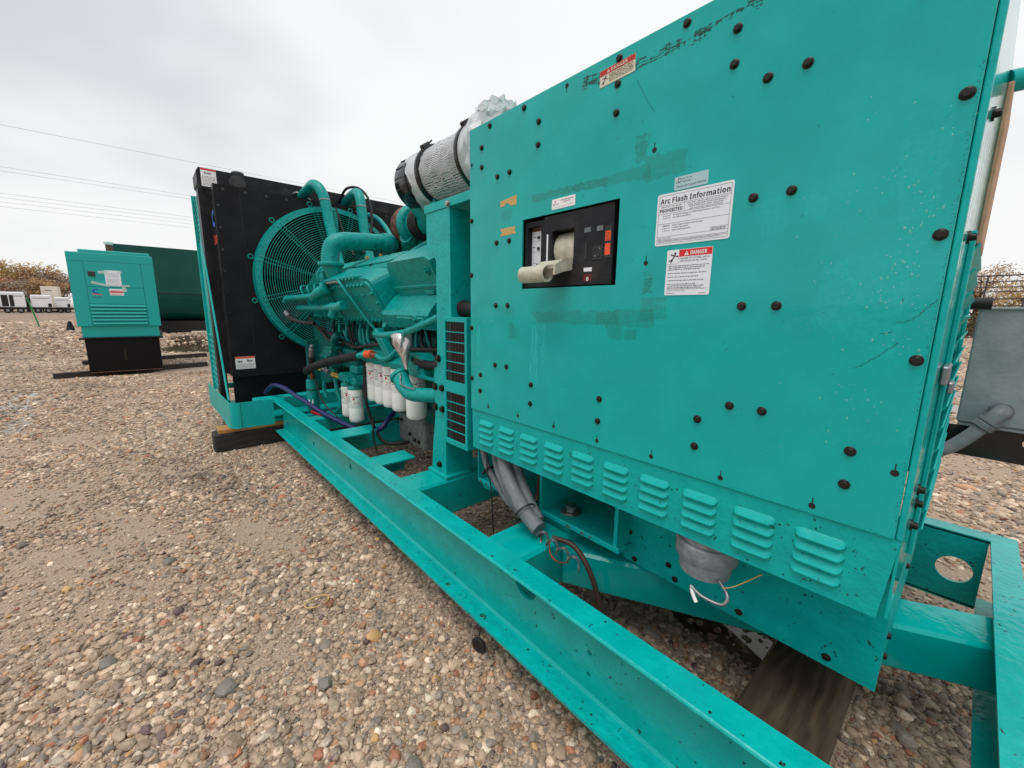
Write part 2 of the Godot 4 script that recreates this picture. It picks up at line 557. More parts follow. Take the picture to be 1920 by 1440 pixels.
	M.foil = mat(Color(0.82, 0.8, 0.8), 0.28, 0.6)
	M.film = mat(Color(0.93, 0.95, 0.96, 0.62), 0.3)
	M.film.transparency = BaseMaterial3D.TRANSPARENCY_ALPHA
	M.tape_clear = mat(Color(0.85, 0.93, 0.92, 0.45), 0.3)
	M.tape_clear.transparency = BaseMaterial3D.TRANSPARENCY_ALPHA
	# bubble wrap: rows of little domes
	var bub := noise_of(FastNoiseLite.TYPE_CELLULAR, 0.11, 1, 61)
	bub.fractal_type = FastNoiseLite.FRACTAL_NONE
	bub.cellular_jitter = 0.25
	bub.cellular_return_type = FastNoiseLite.RETURN_DISTANCE
	M.bubble = textured(ramp_tex(noise_of(FastNoiseLite.TYPE_SIMPLEX_SMOOTH, 0.02, 4, 62), 256, [[0.0, Color(0.80, 0.81, 0.83)], [1.0, Color(0.92, 0.93, 0.94)]]), 1.7, 0.3)
	M.bubble.normal_enabled = true
	M.bubble.normal_texture = relief(bub, 512, -14.0)
	M.bubble.normal_scale = 1.1
	# timber: long stretched grain
	M.timber_old = wood(71, Color(0.27, 0.22, 0.18), Color(0.46, 0.385, 0.31), 0.38)
	M.timber_black = wood(72, Color(0.11, 0.095, 0.09), Color(0.2, 0.175, 0.16), 0.7)
	M.timber_new = wood(73, Color(0.60, 0.42, 0.22), Color(0.76, 0.56, 0.33), 0.6)
	M.skid_bar = wood(74, Color(0.14, 0.1, 0.085), Color(0.22, 0.16, 0.14), 0.6)
	M.water = mat(Color(0.40, 0.33, 0.25), 0.05)
	M.droplet = mat(Color(0.75, 0.95, 0.93, 0.12), 0.02)
	M.droplet.transparency = BaseMaterial3D.TRANSPARENCY_ALPHA

func wood(sd: int, dark: Color, light: Color, rough: float) -> StandardMaterial3D:
	# grain runs along the object's z; mapped by u (across) and v (along)
	var w := 256
	var h := 1024
	var f := noise_of(FastNoiseLite.TYPE_SIMPLEX_SMOOTH, 1.0, 4, sd)
	var bytes := PackedByteArray()
	bytes.resize(w * h * 3)
	for y in h:
		for x in w:
			var warp := f.get_noise_2d(x * 0.005, y * 0.0018) * 2.2 + f.get_noise_2d(x * 0.03, y * 0.004) * 0.25
			var ring := 0.5 + 0.5 * sin((x * 0.30 + warp * 5.0))
			var fibre := f.get_noise_2d(x * 0.35 + 90.0, y * 0.012) * 0.35
			var s := clampf(pow(ring, 1.4) * (0.4 + 0.5 * f.get_noise_2d(x * 0.012 + 7.0, y * 0.003)) + fibre * 0.9 + 0.3 + 0.35 * f.get_noise_2d(x * 0.004, y * 0.004 + 31.0), 0, 1)
			var c := dark.lerp(light, s)
			var k := (y * w + x) * 3
			bytes[k] = int(c.r * 255)
			bytes[k + 1] = int(c.g * 255)
			bytes[k + 2] = int(c.b * 255)
	var m := mat(Color.WHITE, rough)
	m.albedo_texture = tex(Image.create_from_data(w, h, false, Image.FORMAT_RGB8, bytes))
	return m

func plank(b: MB, c: Vector3, s: Vector3, bev: float, along: int, rep := 1.0) -> void:
	# a box whose uv runs along its grain
	var k0 := b.v.size()
	b.box(c, s, bev)
	var o1 := (along + 1) % 3
	var o2 := (along + 2) % 3
	for k in range(k0, b.v.size()):
		var p := b.v[k] - c
		b.u[k] = Vector2((p[o1] + p[o2] * 0.8) * 2.2 * rep + 0.3, p[along] * 0.55 * rep)

# ---------- labels and lettering ----------

func text_in(b: MB, s: String, x: float, y: float, cap: float, z: float, wide := 0.0, bold := false) -> void:
	# lettering in the xy plane with its left end at x and its baseline at y; cap is the height of a capital; squeezed to "wide" if given
	var tm := TextMesh.new()
	tm.font = font_bold if bold else font
	tm.font_size = 32
	tm.pixel_size = cap / 23.0
	tm.depth = 0.0
	tm.curve_step = 3.0
	tm.horizontal_alignment = HORIZONTAL_ALIGNMENT_LEFT
	tm.vertical_alignment = VERTICAL_ALIGNMENT_TOP
	tm.text = s
	if tm.get_surface_count() == 0: return
	var arr := tm.surface_get_arrays(0)
	var vs: PackedVector3Array = arr[Mesh.ARRAY_VERTEX]
	var ids: PackedInt32Array = arr[Mesh.ARRAY_INDEX]
	var lo := Vector2(1e9, 1e9)
	var hi := Vector2(-1e9, -1e9)
	for p in vs:
		lo.x = minf(lo.x, p.x); lo.y = minf(lo.y, p.y)
		hi.x = maxf(hi.x, p.x); hi.y = maxf(hi.y, p.y)
	# the baseline lies below the tallest letter by one cap height, near enough
	var base := hi.y - cap * (1.0 if s != s.to_lower() or s.contains("l") or s.contains("t") else 0.75)
	var sx := 1.0 if wide <= 0.0 else wide / maxf(hi.x - lo.x, 1e-6)
	var f := func(p: Vector3) -> Vector3: return Vector3(x + (p.x - lo.x) * sx, y + p.y - base, z)
	var nn := Vector3(0, 0, 1)
	if ids.is_empty():
		for k in range(0, vs.size(), 3): b.tri(f.call(vs[k]), f.call(vs[k + 1]), f.call(vs[k + 2]), nn, nn, nn)
	else:
		for k in range(0, ids.size(), 3): b.tri(f.call(vs[ids[k]]), f.call(vs[ids[k + 1]]), f.call(vs[ids[k + 2]]), nn, nn, nn)

func rect_in(b: MB, x0: float, y0: float, x1: float, y1: float, z: float) -> void:
	b.quad(Vector3(x0, y0, z), Vector3(x1, y0, z), Vector3(x1, y1, z), Vector3(x0, y1, z), Vector3(0, 0, 1))

func card(b: MB, w: float, h: float, r: float, th := 0.0008) -> void:
	# a thin sheet with rounded corners, its lower left corner at the origin
	var poly := PackedVector2Array()
	for q in [[w - r, r, -PI / 2], [w - r, h - r, 0.0], [r, h - r, PI / 2], [r, r, PI]]:
		for k in 4:
			var a: float = q[2] + PI / 2 * k / 3.0
			poly.append(Vector2(q[0] + r * cos(a), q[1] + r * sin(a)))
	b.prism(poly, Transform3D(), th)

func small_print(b: MB, x0: float, x1: float, y: float, cap: float, z: float, sd: int) -> void:
	# a line too small to read: words as short strokes
	var g := RandomNumberGenerator.new()
	g.seed = sd
	var x := x0
	while x < x1 - cap:
		var w := minf(cap * g.randf_range(1.2, 4.5), x1 - x)
		var k := x
		while k < x + w:
			var cw := cap * g.randf_range(0.3, 0.55)
			rect_in(b, k, y, minf(k + cw * 0.7, x + w), y + cap * g.randf_range(0.6, 1.0), z)
			k += cw
		x += w + cap * 0.7

func place_label(parent: Node, called: String, list: Array, t: Transform3D, label := "") -> MeshInstance3D:
	for e in list: e[0].moved(t)
	var o := put_many(parent, called, list)
	if label: o.set_meta("label", label)
	return o

func falling_man(b: MB, x: float, y: float, s: float, z: float) -> void:
	# the struck figure of an electric shock warning
	var w := s * 0.09
	for l in [[0.62, 0.62, 0.45, 0.3], [0.45, 0.3, 0.12, 0.18], [0.45, 0.3, 0.3, 0.02], [0.62, 0.6, 0.25, 0.72], [0.62, 0.62, 0.95, 0.5]]:
		var p := Vector2(x + l[0] * s, y + l[1] * s)
		var q := Vector2(x + l[2] * s, y + l[3] * s)
		var d := (q - p).normalized().orthogonal() * w * 0.5
		b.quad(Vector3(p.x + d.x, p.y + d.y, z), Vector3(q.x + d.x, q.y + d.y, z), Vector3(q.x - d.x, q.y - d.y, z), Vector3(p.x - d.x, p.y - d.y, z), Vector3(0, 0, 1))
	for k in 10:
		var a0 := TAU * k / 10
		var a1 := TAU * (k + 1) / 10
		var c := Vector3(x + 0.66 * s, y + 0.78 * s, z)
		b.tri(c, c + Vector3(cos(a0), sin(a0), 0) * s * 0.1, c + Vector3(cos(a1), sin(a1), 0) * s * 0.1, Vector3(0, 0, 1), Vector3(0, 0, 1), Vector3(0, 0, 1))

func warn_triangle(white: MB, mark: MB, x: float, y: float, s: float, z: float) -> void:
	var nn := Vector3(0, 0, 1)
	white.tri(Vector3(x, y, z), Vector3(x + s, y, z), Vector3(x + s / 2, y + s * 0.88, z), nn, nn, nn)
	rect_in(mark, x + s * 0.46, y + s * 0.26, x + s * 0.54, y + s * 0.62, z + 0.0004)
	rect_in(mark, x + s * 0.46, y + s * 0.1, x + s * 0.54, y + s * 0.19, z + 0.0004)

func logo_c(b: MB, x: float, y: float, s: float, z: float) -> void:
	# a blocky open ring
	var nn := Vector3(0, 0, 1)
	var m := 14
	for k in m:
		var a0 := deg_to_rad(50.0 + 260.0 * k / m)
		var a1 := deg_to_rad(50.0 + 260.0 * (k + 1) / m)
		var f := func(a: float, r: float) -> Vector3: return Vector3(x + cos(a) * r * s * 1.15, y + sin(a) * r * s, z)
		b.quad(f.call(a0, 0.5), f.call(a1, 0.5), f.call(a1, 0.24), f.call(a0, 0.24), nn)


# ---------- the skid ----------

func channel(b: MB, poly: Array, t: Transform3D, length: float) -> void:
	var p := PackedVector2Array()
	for q in poly: p.append(q)
	b.prism(p, t, length)

func build_skid(g: Node3D) -> void:
	var s := group_in(g, "skid_frame")
	# near rail: a channel with its flanges turned outwards; web with its cut holes
	var b := MB.new()
	var holes := [Vector3(-0.927, 0.378, 0.057), Vector3(-4.18, 0.238, 0.03), Vector3(-3.388, 0.25, 0.02), Vector3(-2.589, 0.300, 0.02), Vector3(-0.643, 0.301, 0.0085), Vector3(-0.643, 0.226, 0.0085), Vector3(-0.643, 0.369, 0.0085), Vector3(-0.16, 0.30, 0.03)]
	b.holed(Transform3D(Basis(), Vector3(0, 0, 0.146)), -4.36, 0.146, 0.150, 0.443, 0.012, holes, 24)
	var wet := MB.new()
	# flanges: tapered, with a small round at the toe and a fillet at the web
	channel(b, [Vector2(0.146, 0.449), Vector2(0.146, 0.443), Vector2(0.158, 0.434), Vector2(0.164, 0.4315), Vector2(0.224, 0.4365), Vector2(0.230, 0.4385), Vector2(0.232, 0.442), Vector2(0.230, 0.447), Vector2(0.226, 0.449)], Transform3D(Basis(Vector3(0, 0, 1), Vector3(0, 1, 0), Vector3(-1, 0, 0)), Vector3(0.2, 0, 0)), 4.56)
	var o := put(s, "rail", b, M.rail)
	o.set_meta("label", "near channel rail, wet and chipped along its top flange")
	# lower flange with bolt holes
	var fl := MB.new()
	fl.holed(Transform3D(Basis(Vector3(1, 0, 0), Vector3(0, 0, -1), Vector3(0, 1, 0)), Vector3(0, 0.144, 0)), -4.36, 0.146, -0.232, -0.150, 0.012, [Vector3(-1.361, -0.202, 0.011), Vector3(-1.119, -0.202, 0.011), Vector3(-3.98, -0.20, 0.012), Vector3(-3.78, -0.20, 0.012), Vector3(-3.66, -0.20, 0.012)], 16)
	channel(fl, [Vector2(0.158, 0.156), Vector2(0.158, 0.168), Vector2(0.166, 0.159), Vector2(0.176, 0.156)], Transform3D(Basis(Vector3(0, 0, 1), Vector3(0, 1, 0), Vector3(-1, 0, 0)), Vector3(0.146, 0, 0)), 4.5)
	put(s, "rail_flange", fl, M.rail_wet)
	var nut := MB.new()
	nut.lathe([Vector2(0.009, 0.0), Vector2(0.009, 0.004), Vector2(0.016, 0.006), Vector2(0.021, 0.004), Vector2(0.022, 0.0)], Vector3(-1.261, 0.1562, 0.202), Vector3.UP, 14)
	nut.cyl(Vector3(-1.261, 0.1562, 0.202), Vector3(-1.261, 0.158, 0.202), 0.009, 12)
	put(s, "weld_nut", nut, M.rail)
	# far rail
	b = MB.new()
	b.holed(Transform3D(Basis(), Vector3(0, 0, -1.352)), -4.36, 0.146, 0.150, 0.443, 0.012, [Vector3(0.070, 0.286, 0.054), Vector3(-0.927, 0.378, 0.055)], 28)
	channel(b, [Vector2(-1.34, 0.449), Vector2(-1.34, 0.436), Vector2(-1.424, 0.4365), Vector2(-1.424, 0.449)], Transform3D(Basis(Vector3(0, 0, 1), Vector3(0, 1, 0), Vector3(-1, 0, 0)), Vector3(0.2, 0, 0)), 4.56)
	channel(b, [Vector2(-1.34, 0.157), Vector2(-1.34, 0.144), Vector2(-1.424, 0.144), Vector2(-1.424, 0.157)], Transform3D(Basis(Vector3(0, 0, 1), Vector3(0, 1, 0), Vector3(-1, 0, 0)), Vector3(0.146, 0, 0)), 4.5)
	put(s, "rail", b, M.rail)
	# end channel, flanges turned in
	b = MB.new()
	channel(b, [Vector2(0.148, 0.4495), Vector2(0.218, 0.4495), Vector2(0.218, 0.144), Vector2(0.148, 0.144), Vector2(0.148, 0.155), Vector2(0.196, 0.158), Vector2(0.206, 0.168), Vector2(0.206, 0.427), Vector2(0.196, 0.436), Vector2(0.148, 0.4385)], Transform3D(Basis(), Vector3(0, 0, -1.428)), 1.662)
	put(s, "end_channel", b, M.rail)
	# cross members: square tubes with round corners
	for q in [[-1.93, -1.73, 0.24, 0.439], [-1.18, -0.972, 0.235, 0.437], [-3.12, -2.98, 0.26, 0.41], [-3.72, -3.60, 0.28, 0.40]]:
		b = MB.new()
		b.span(Vector3(q[0], q[2], -1.339), Vector3(q[1], q[3], 0.145), 0.012)
		put(s, "cross_member", b, M.gloss if q[0] > -1.5 and q[0] < -1.0 else M.rail)
	# stub brackets inside the rail, open trays seen end on
	for x in [-3.02, -2.35]:
		b = MB.new()
		b.span(Vector3(x, 0.30, -0.10), Vector3(x + 0.012, 0.425, 0.146), 0.002)
		b.span(Vector3(x + 0.012, 0.413, -0.10), Vector3(x + 0.16, 0.425, 0.146), 0.002)
		put(s, "stub_bracket", b, M.teal)
	# the two diagonal braces of the tail
	for m in [1.0, -1.0]:
		b = MB.new()
		var zc := -0.603
		var a := Vector3(-1.0, 0.325, zc + m * 0.46)
		var c := Vector3(0.20, 0.325, zc - m * 0.148 + m * 0.0)
		if m < 0.0:
			c = Vector3(-0.06, 0.322, zc - 0.03)
		b.bar(a, c, 0.165, 0.15, 0.01)
		put(s, "diagonal_brace", b, M.gloss)
	# tray that carries the radiator: a wide apron with a rounded corner
	b = MB.new()
	var path := [Vector2(-4.34, 0.2325), Vector2(-4.36, 0.50)]
	for k in 7:
		var t := PI / 2 * k / 6.0
		path.append(Vector2(-4.43 + 0.075 * cos(t), 0.50 + 0.075 * sin(t)))
	path.append(Vector2(-5.75, 0.60))
	for k in path.size() - 1:
		var p: Vector2 = path[k]
		var q: Vector2 = path[k + 1]
		var d := (q - p).normalized()
		var nn := Vector3(-d.y, 0, d.x) * -1.0
		if nn.x + nn.z < 0: nn = -nn
		var th := Vector3(nn.x, 0, nn.z) * 0.007
		for f in [[Vector3.ZERO, nn], [-th, -nn]]:
			b.quad(Vector3(p.x, 0.222, p.y) + f[0], Vector3(q.x, 0.222, q.y) + f[0], Vector3(q.x, 0.462, q.y) + f[0], Vector3(p.x, 0.462, p.y) + f[0], f[1])
		b.quad(Vector3(p.x, 0.462, p.y), Vector3(q.x, 0.462, q.y), Vector3(q.x, 0.462, q.y) - th, Vector3(p.x, 0.462, p.y) - th, Vector3.UP)
	b.span(Vector3(-5.75, 0.222, -1.30), Vector3(-4.44, 0.230, 0.585), 0.0)
	put(s, "radiator_tray", b, M.teal)
	b = MB.new()
	b.span(Vector3(-4.62, 0.32, -1.33), Vector3(-4.50, 0.447, 0.36), 0.008)
	b.span(Vector3(-4.50, 0.435, 0.12), Vector3(-4.36, 0.449, 0.30), 0.003)
	put(s, "tray_beam", b, M.teal)
	# braces that run up the radiator's side
	b = MB.new()
	b.bar(Vector3(-4.56, 0.45, 0.555), Vector3(-5.42, 1.92, 0.535), 0.012, 0.055, 0.002, Vector3(1, 0.6, 0))
	put(s, "diagonal_strap", b, M.teal)
	# rubber plug on a cord under the rail
	b = MB.new()
	b.cyl(Vector3(-1.104, 0.05, 0.236), Vector3(-1.108, 0.05, 0.222), 0.030, 24, 0.003)
	var cord := MB.new()
	cord.tube(smooth([Vector3(-1.100, 0.165, 0.20), Vector3(-1.098, 0.14, 0.222), Vector3(-1.100, 0.11, 0.229), Vector3(-1.104, 0.078, 0.229)], 4), 0.0025, 6)
	put_many(s, "hanging_plug", [[b, M.rubber], [cord, M.rubber]])


# ---------- the control cabinet ----------

func panel_tex() -> ImageTexture:
	# the front panel's own paint, 1 mm to the pixel: chalky clouds, run marks, old tape residue, scuffs and scratches
	var w := 1413
	var h := 1143
	var f := noise_of(FastNoiseLite.TYPE_SIMPLEX_SMOOTH, 1.0, 4, 101)
	var f2 := noise_of(FastNoiseLite.TYPE_SIMPLEX_SMOOTH, 1.0, 2, 102)
	var im_a := noise_of(FastNoiseLite.TYPE_SIMPLEX_SMOOTH, 0.0045, 5, 103).get_image(w, h).get_data()
	var im_b := noise_of(FastNoiseLite.TYPE_SIMPLEX_SMOOTH, 0.08, 3, 104).get_image(w, h).get_data()
	var im_c := noise_of(FastNoiseLite.TYPE_SIMPLEX_SMOOTH, 0.03, 4, 105).get_image(w, h).get_data()
	var bytes := PackedByteArray()
	bytes.resize(w * h * 3)
	for y in h:
		for x in w:
			var k := y * w + x
			var a := im_a[k] / 255.0
			var g := im_b[k] / 255.0
			var s := 0.955 + 0.06 * a + 0.03 * g
			var pale := 0.05 * maxf(0.0, a - 0.45)
			bytes[k * 3] = int(clampf(TEAL.r * s + pale, 0, 1) * 255)
			bytes[k * 3 + 1] = int(clampf(TEAL.g * s + pale * 0.5, 0, 1) * 255)
			bytes[k * 3 + 2] = int(clampf(TEAL.b * s + pale * 0.5, 0, 1) * 255)
	# each mark: a four-sided patch (metres on the panel), its colour, strength, and how streaky it is
	var px := func(p: Vector2) -> Vector2: return Vector2((p.x + 1.465) * 1000.0, (2.027 - p.y) * 1000.0)
	var olive := Color(0.20, 0.42, 0.36)
	var wet := Color(0.22, 0.80, 0.79)
	var marks := [
		[[-1.098, 1.716, -0.915, 1.713, -0.909, 1.690, -1.092, 1.692], olive, 0.62, 0.5],
		[[-0.915, 1.712, -0.779, 1.709, -0.775, 1.680, -0.909, 1.690], Color(0.17, 0.38, 0.33), 0.7, 0.5],
		[[-0.779, 1.709, -0.644, 1.713, -0.64, 1.676, -0.775, 1.683], olive, 0.5, 0.5],
		[[-0.66, 1.728, -0.542, 1.721, -0.544, 1.668, -0.66, 1.666], Color(0.14, 0.47, 0.42), 0.55, 0.4],
		[[-0.690, 1.79, -0.665, 1.79, -0.648, 1.725, -0.690, 1.722], Color(0.16, 0.4, 0.35), 0.62, 0.7],
		[[-0.66, 1.79, -0.648, 1.79, -0.645, 1.772, -0.655, 1.775], olive, 0.6, 0.5],
		[[-1.093, 1.315, -0.96, 1.318, -0.95, 1.282, -1.06, 1.279], olive, 0.5, 0.6],
		[[-0.96, 1.318, -0.717, 1.322, -0.714, 1.277, -0.95, 1.280], Color(0.17, 0.45, 0.39), 0.5, 0.6],
		[[-0.80, 1.318, -0.60, 1.33, -0.60, 1.278, -0.80, 1.274], olive, 0.5, 0.7],
		[[-0.76, 1.277, -0.70, 1.277, -0.70, 1.236, -0.745, 1.24], Color(0.15, 0.45, 0.4), 0.5, 0.4],
		[[-0.692, 1.27, -0.655, 1.27, -0.655, 1.24, -0.692, 1.238], Color(0.13, 0.42, 0.37), 0.5, 0.4],
		[[-0.645, 1.36, -0.57, 1.36, -0.565, 1.30, -0.64, 1.295], olive, 0.45, 0.7],
		[[-1.215, 1.272, -1.18, 1.272, -1.175, 1.212, -1.21, 1.21], Color(0.15, 0.44, 0.4), 0.5, 0.4],
		[[-1.175, 1.26, -1.15, 1.26, -1.15, 1.21, -1.17, 1.21], Color(0.15, 0.5, 0.45), 0.4, 0.5],
		[[-1.262, 1.693, -1.205, 1.688, -1.21, 1.652, -1.262, 1.655], Color(0.15, 0.5, 0.45), 0.45, 0.5],
		[[-0.64, 1.43, -0.617, 1.43, -0.612, 1.37, -0.645, 1.37], Color(0.08, 0.36, 0.32), 0.7, 0.9],
		[[-1.285, 1.34, -1.19, 1.335, -1.19, 1.305, -1.285, 1.31], Color(0.05, 0.55, 0.5), 0.4, 0.4],
		[[-0.888, 2.004, -0.823, 1.998, -0.823, 1.965, -0.888, 1.972], Color(0.1, 0.17, 0.15), 0.9, 1.25],
		[[-0.708, 1.982, -0.52, 1.978, -0.52, 1.955, -0.708, 1.957], Color(0.10, 0.2, 0.18), 0.9, 1.15],
		[[-0.53, 1.978, -0.42, 1.988, -0.43, 1.974, -0.54, 1.964], Color(0.10, 0.17, 0.15), 0.9, 1.2],
		[[-0.44, 1.996, -0.33, 1.992, -0.31, 1.972, -0.42, 1.968], Color(0.10, 0.17, 0.15), 0.9, 1.2],
		[[-0.33, 1.99, -0.20, 2.0, -0.18, 1.985, -0.32, 1.972], Color(0.10, 0.2, 0.17), 0.85, 1.25],
		[[-1.09, 1.27, -1.05, 1.27, -1.05, 1.05, -1.09, 1.06], wet, 0.7, 1.1], [[-1.42, 1.25, -1.395, 1.25, -1.40, 1.13, -1.42, 1.13], wet, 0.7, 1.1],
		[[-1.035, 1.27, -1.02, 1.27, -1.02, 1.12, -1.035, 1.12], wet, 0.7, 1.1],
		[[-0.23, 1.42, -0.09, 1.45, -0.10, 1.24, -0.24, 1.30], wet, 0.22, 0.6], [[-0.14, 1.63, -0.075, 1.64, -0.08, 1.50, -0.13, 1.47], wet, 0.22, 0.6],
		[[-0.27, 1.57, -0.235, 1.55, -0.24, 1.51, -0.275, 1.52], wet, 0.25, 0.6], [[-0.36, 1.57, -0.30, 1.57, -0.31, 1.48, -0.35, 1.46], wet, 0.2, 0.9],
		[[-0.94, 1.06, -0.90, 1.06, -0.90, 1.02, -0.94, 1.02], wet, 0.25, 0.9], [[-0.76, 0.95, -0.735, 0.95, -0.735, 0.935, -0.76, 0.935], wet, 0.35, 0.9],
	]
	for m in marks:
		var q := []
		for k in 4: q.append(px.call(Vector2(m[0][k * 2], m[0][k * 2 + 1])))
		var lo := Vector2(1e9, 1e9)
		var hi := -lo
		for p in q:
			lo = Vector2(minf(lo.x, p.x), minf(lo.y, p.y))
			hi = Vector2(maxf(hi.x, p.x), maxf(hi.y, p.y))
		var poly := PackedVector2Array(q)
		var dir: Vector2 = (q[1] - q[0]).normalized()
		var upright: bool = m[3] > 1.0 and m[1] == wet
		for y in range(maxi(int(lo.y) - 6, 0), mini(int(hi.y) + 6, h)):
			for x in range(maxi(int(lo.x) - 6, 0), mini(int(hi.x) + 6, w)):
				var jit := Vector2(f.get_noise_2d(x * 0.03, y * 0.03), f.get_noise_2d(x * 0.03 + 50.0, y * 0.03)) * 9.0
				if not Geometry2D.is_point_in_polygon(Vector2(x, y) + jit, poly): continue
				var k := y * w + x
				var along := x * dir.x + y * dir.y
				var across := -x * dir.y + y * dir.x
				var st := f2.get_noise_2d(across * 0.16 if not upright else y * 0.006, (along * 0.012) if not upright else x * 0.10)
				var crs := f2.get_noise_2d(along * 0.09 + 40.0, across * 0.015)
				var am: float = m[2] * 0.72 * clampf(1.0 - m[3] * (0.5 + st * 0.8 + crs * 0.5) + (im_b[k] / 255.0 - 0.5) * 0.7, 0, 1)
				if m[3] > 1.1 and m[1] != wet: am = m[2] * 0.8 * (1.0 if st + crs * 0.7 + (im_b[k] / 255.0 - 0.5) * 0.8 > 0.05 else 0.0)
				var c: Color = m[1]
				bytes[k * 3] = int(lerpf(bytes[k * 3], c.r * 255, am))
				bytes[k * 3 + 1] = int(lerpf(bytes[k * 3 + 1], c.g * 255, am))
				bytes[k * 3 + 2] = int(lerpf(bytes[k * 3 + 2], c.b * 255, am))
	# scratches and nicks
	var lines := [[-0.153, 1.214, -0.127, 1.236], [-0.127, 1.236, -0.112, 1.252], [-0.112, 1.252, -0.096, 1.269], [-0.125, 1.283, -0.105, 1.289], [-0.105, 1.305, -0.084, 1.311], [-0.084, 1.311, -0.065, 1.335], [-0.065, 1.335, -0.055, 1.347], [-0.70, 1.93, -0.66, 1.86], [-0.66, 1.86, -0.64, 1.835]]
	var g := RandomNumberGenerator.new()
	g.seed = 5
	for k in 46:
		var x := g.randf_range(-1.45, -0.07)
		var y := g.randf_range(0.90, 2.0)
		lines.append([x, y, x + g.randf_range(-0.004, 0.006), y + g.randf_range(-0.008, 0.008)])
	for l in lines:
		var a: Vector2 = px.call(Vector2(l[0], l[1]))
		var b: Vector2 = px.call(Vector2(l[2], l[3]))
		var steps := int(a.distance_to(b) * 2.0) + 2
		for i in steps:
			var p := a.lerp(b, float(i) / steps) + Vector2(f.get_noise_2d(i * 0.05, l[0] * 100.0), f.get_noise_2d(i * 0.05, 30.0)) * 3.0
			var r := 0
			for yy in range(int(p.y), int(p.y) + 1 + r):
				for xx in range(int(p.x), int(p.x) + 1 + r):
					if xx < 0 or yy < 0 or xx >= w or yy >= h: continue
					var k := (yy * w + xx) * 3
					bytes[k] = 18
					bytes[k + 1] = 92
					bytes[k + 2] = 88
	# dark edges worn bare along the right and lower rim of the sheet
	for i in 700:
		var low := g.randf() < 0.5
		var x := g.randf_range(300, 1412) if low else 1412.0 - absf(g.randfn(0.0, 3.0)) 
		var y := 1142.0 - absf(g.randfn(0.0, 3.0)) if low else g.randf_range(300, 1142)
		if low and g.randf() > x / 1412.0: continue
		var k := (clampi(int(y), 0, h - 1) * w + clampi(int(x), 0, w - 1)) * 3
		bytes[k] = 18
		bytes[k + 1] = 74
		bytes[k + 2] = 68
	return tex(Image.create_from_data(w, h, false, Image.FORMAT_RGB8, bytes))

func hex_bolt() -> ArrayMesh:
	# flanged hex head, its axis along z
	var b := MB.new()
	b.lathe([Vector2(0.0105, 0.0), Vector2(0.0105, 0.0012), Vector2(0.0088, 0.0026), Vector2(0.0, 0.0026)], Vector3.ZERO, Vector3.BACK, 14)
	b.lathe([Vector2(0.0078, 0.002), Vector2(0.0078, 0.0062), Vector2(0.0064, 0.0075), Vector2(0.0, 0.0075)], Vector3.ZERO, Vector3.BACK, 6)
	return b.into(ArrayMesh.new(), M.bolt)

func louver_mesh() -> ArrayMesh:
	# pressed hood, 94 mm wide, open below; origin at its upper left on the sheet
	var b := MB.new()
	var w := 0.094
	var prof := [Vector2(0.0, 0.0), Vector2(-0.002, 0.0020), Vector2(-0.009, 0.0070), Vector2(-0.0165, 0.0120), Vector2(-0.0185, 0.0125)]
	var xs := [0.0, 0.003, 0.007, 0.012, w - 0.012, w - 0.007, w - 0.003, w]
	var hs := [0.0, 0.45, 0.8, 1.0, 1.0, 0.8, 0.45, 0.0]
	var pt := func(i: int, j: int) -> Vector3:
		var q: Vector2 = prof[j]
		var s: float = hs[i]
		return Vector3(xs[i], lerpf(-0.010, q.x, 0.35 + 0.65 * s), q.y * s)
	for i in 7:
		for j in 4:
			var ps := [pt.call(i, j), pt.call(i + 1, j), pt.call(i + 1, j + 1), pt.call(i, j + 1)]
			var nn: Vector3 = (ps[2] - ps[0]).cross(ps[1] - ps[3]).normalized()
			if nn.z < 0: nn = -nn
			b.quad(ps[0], ps[1], ps[2], ps[3], nn)
		# the lip and the dark under side
		var a: Vector3 = pt.call(i, 4)
		var c: Vector3 = pt.call(i + 1, 4)
		b.quad(a, c, Vector3(c.x, c.y - 0.0016, c.z * 0.96), Vector3(a.x, a.y - 0.0016, a.z * 0.96), Vector3(0, -0.5, 0.86))
		b.quad(Vector3(a.x, a.y - 0.0016, a.z * 0.96), Vector3(c.x, c.y - 0.0016, c.z * 0.96), Vector3(c.x, c.y + 0.003, 0.0005), Vector3(a.x, a.y + 0.003, 0.0005), Vector3(0, -1, 0))
	return b.into(ArrayMesh.new(), M.worn)

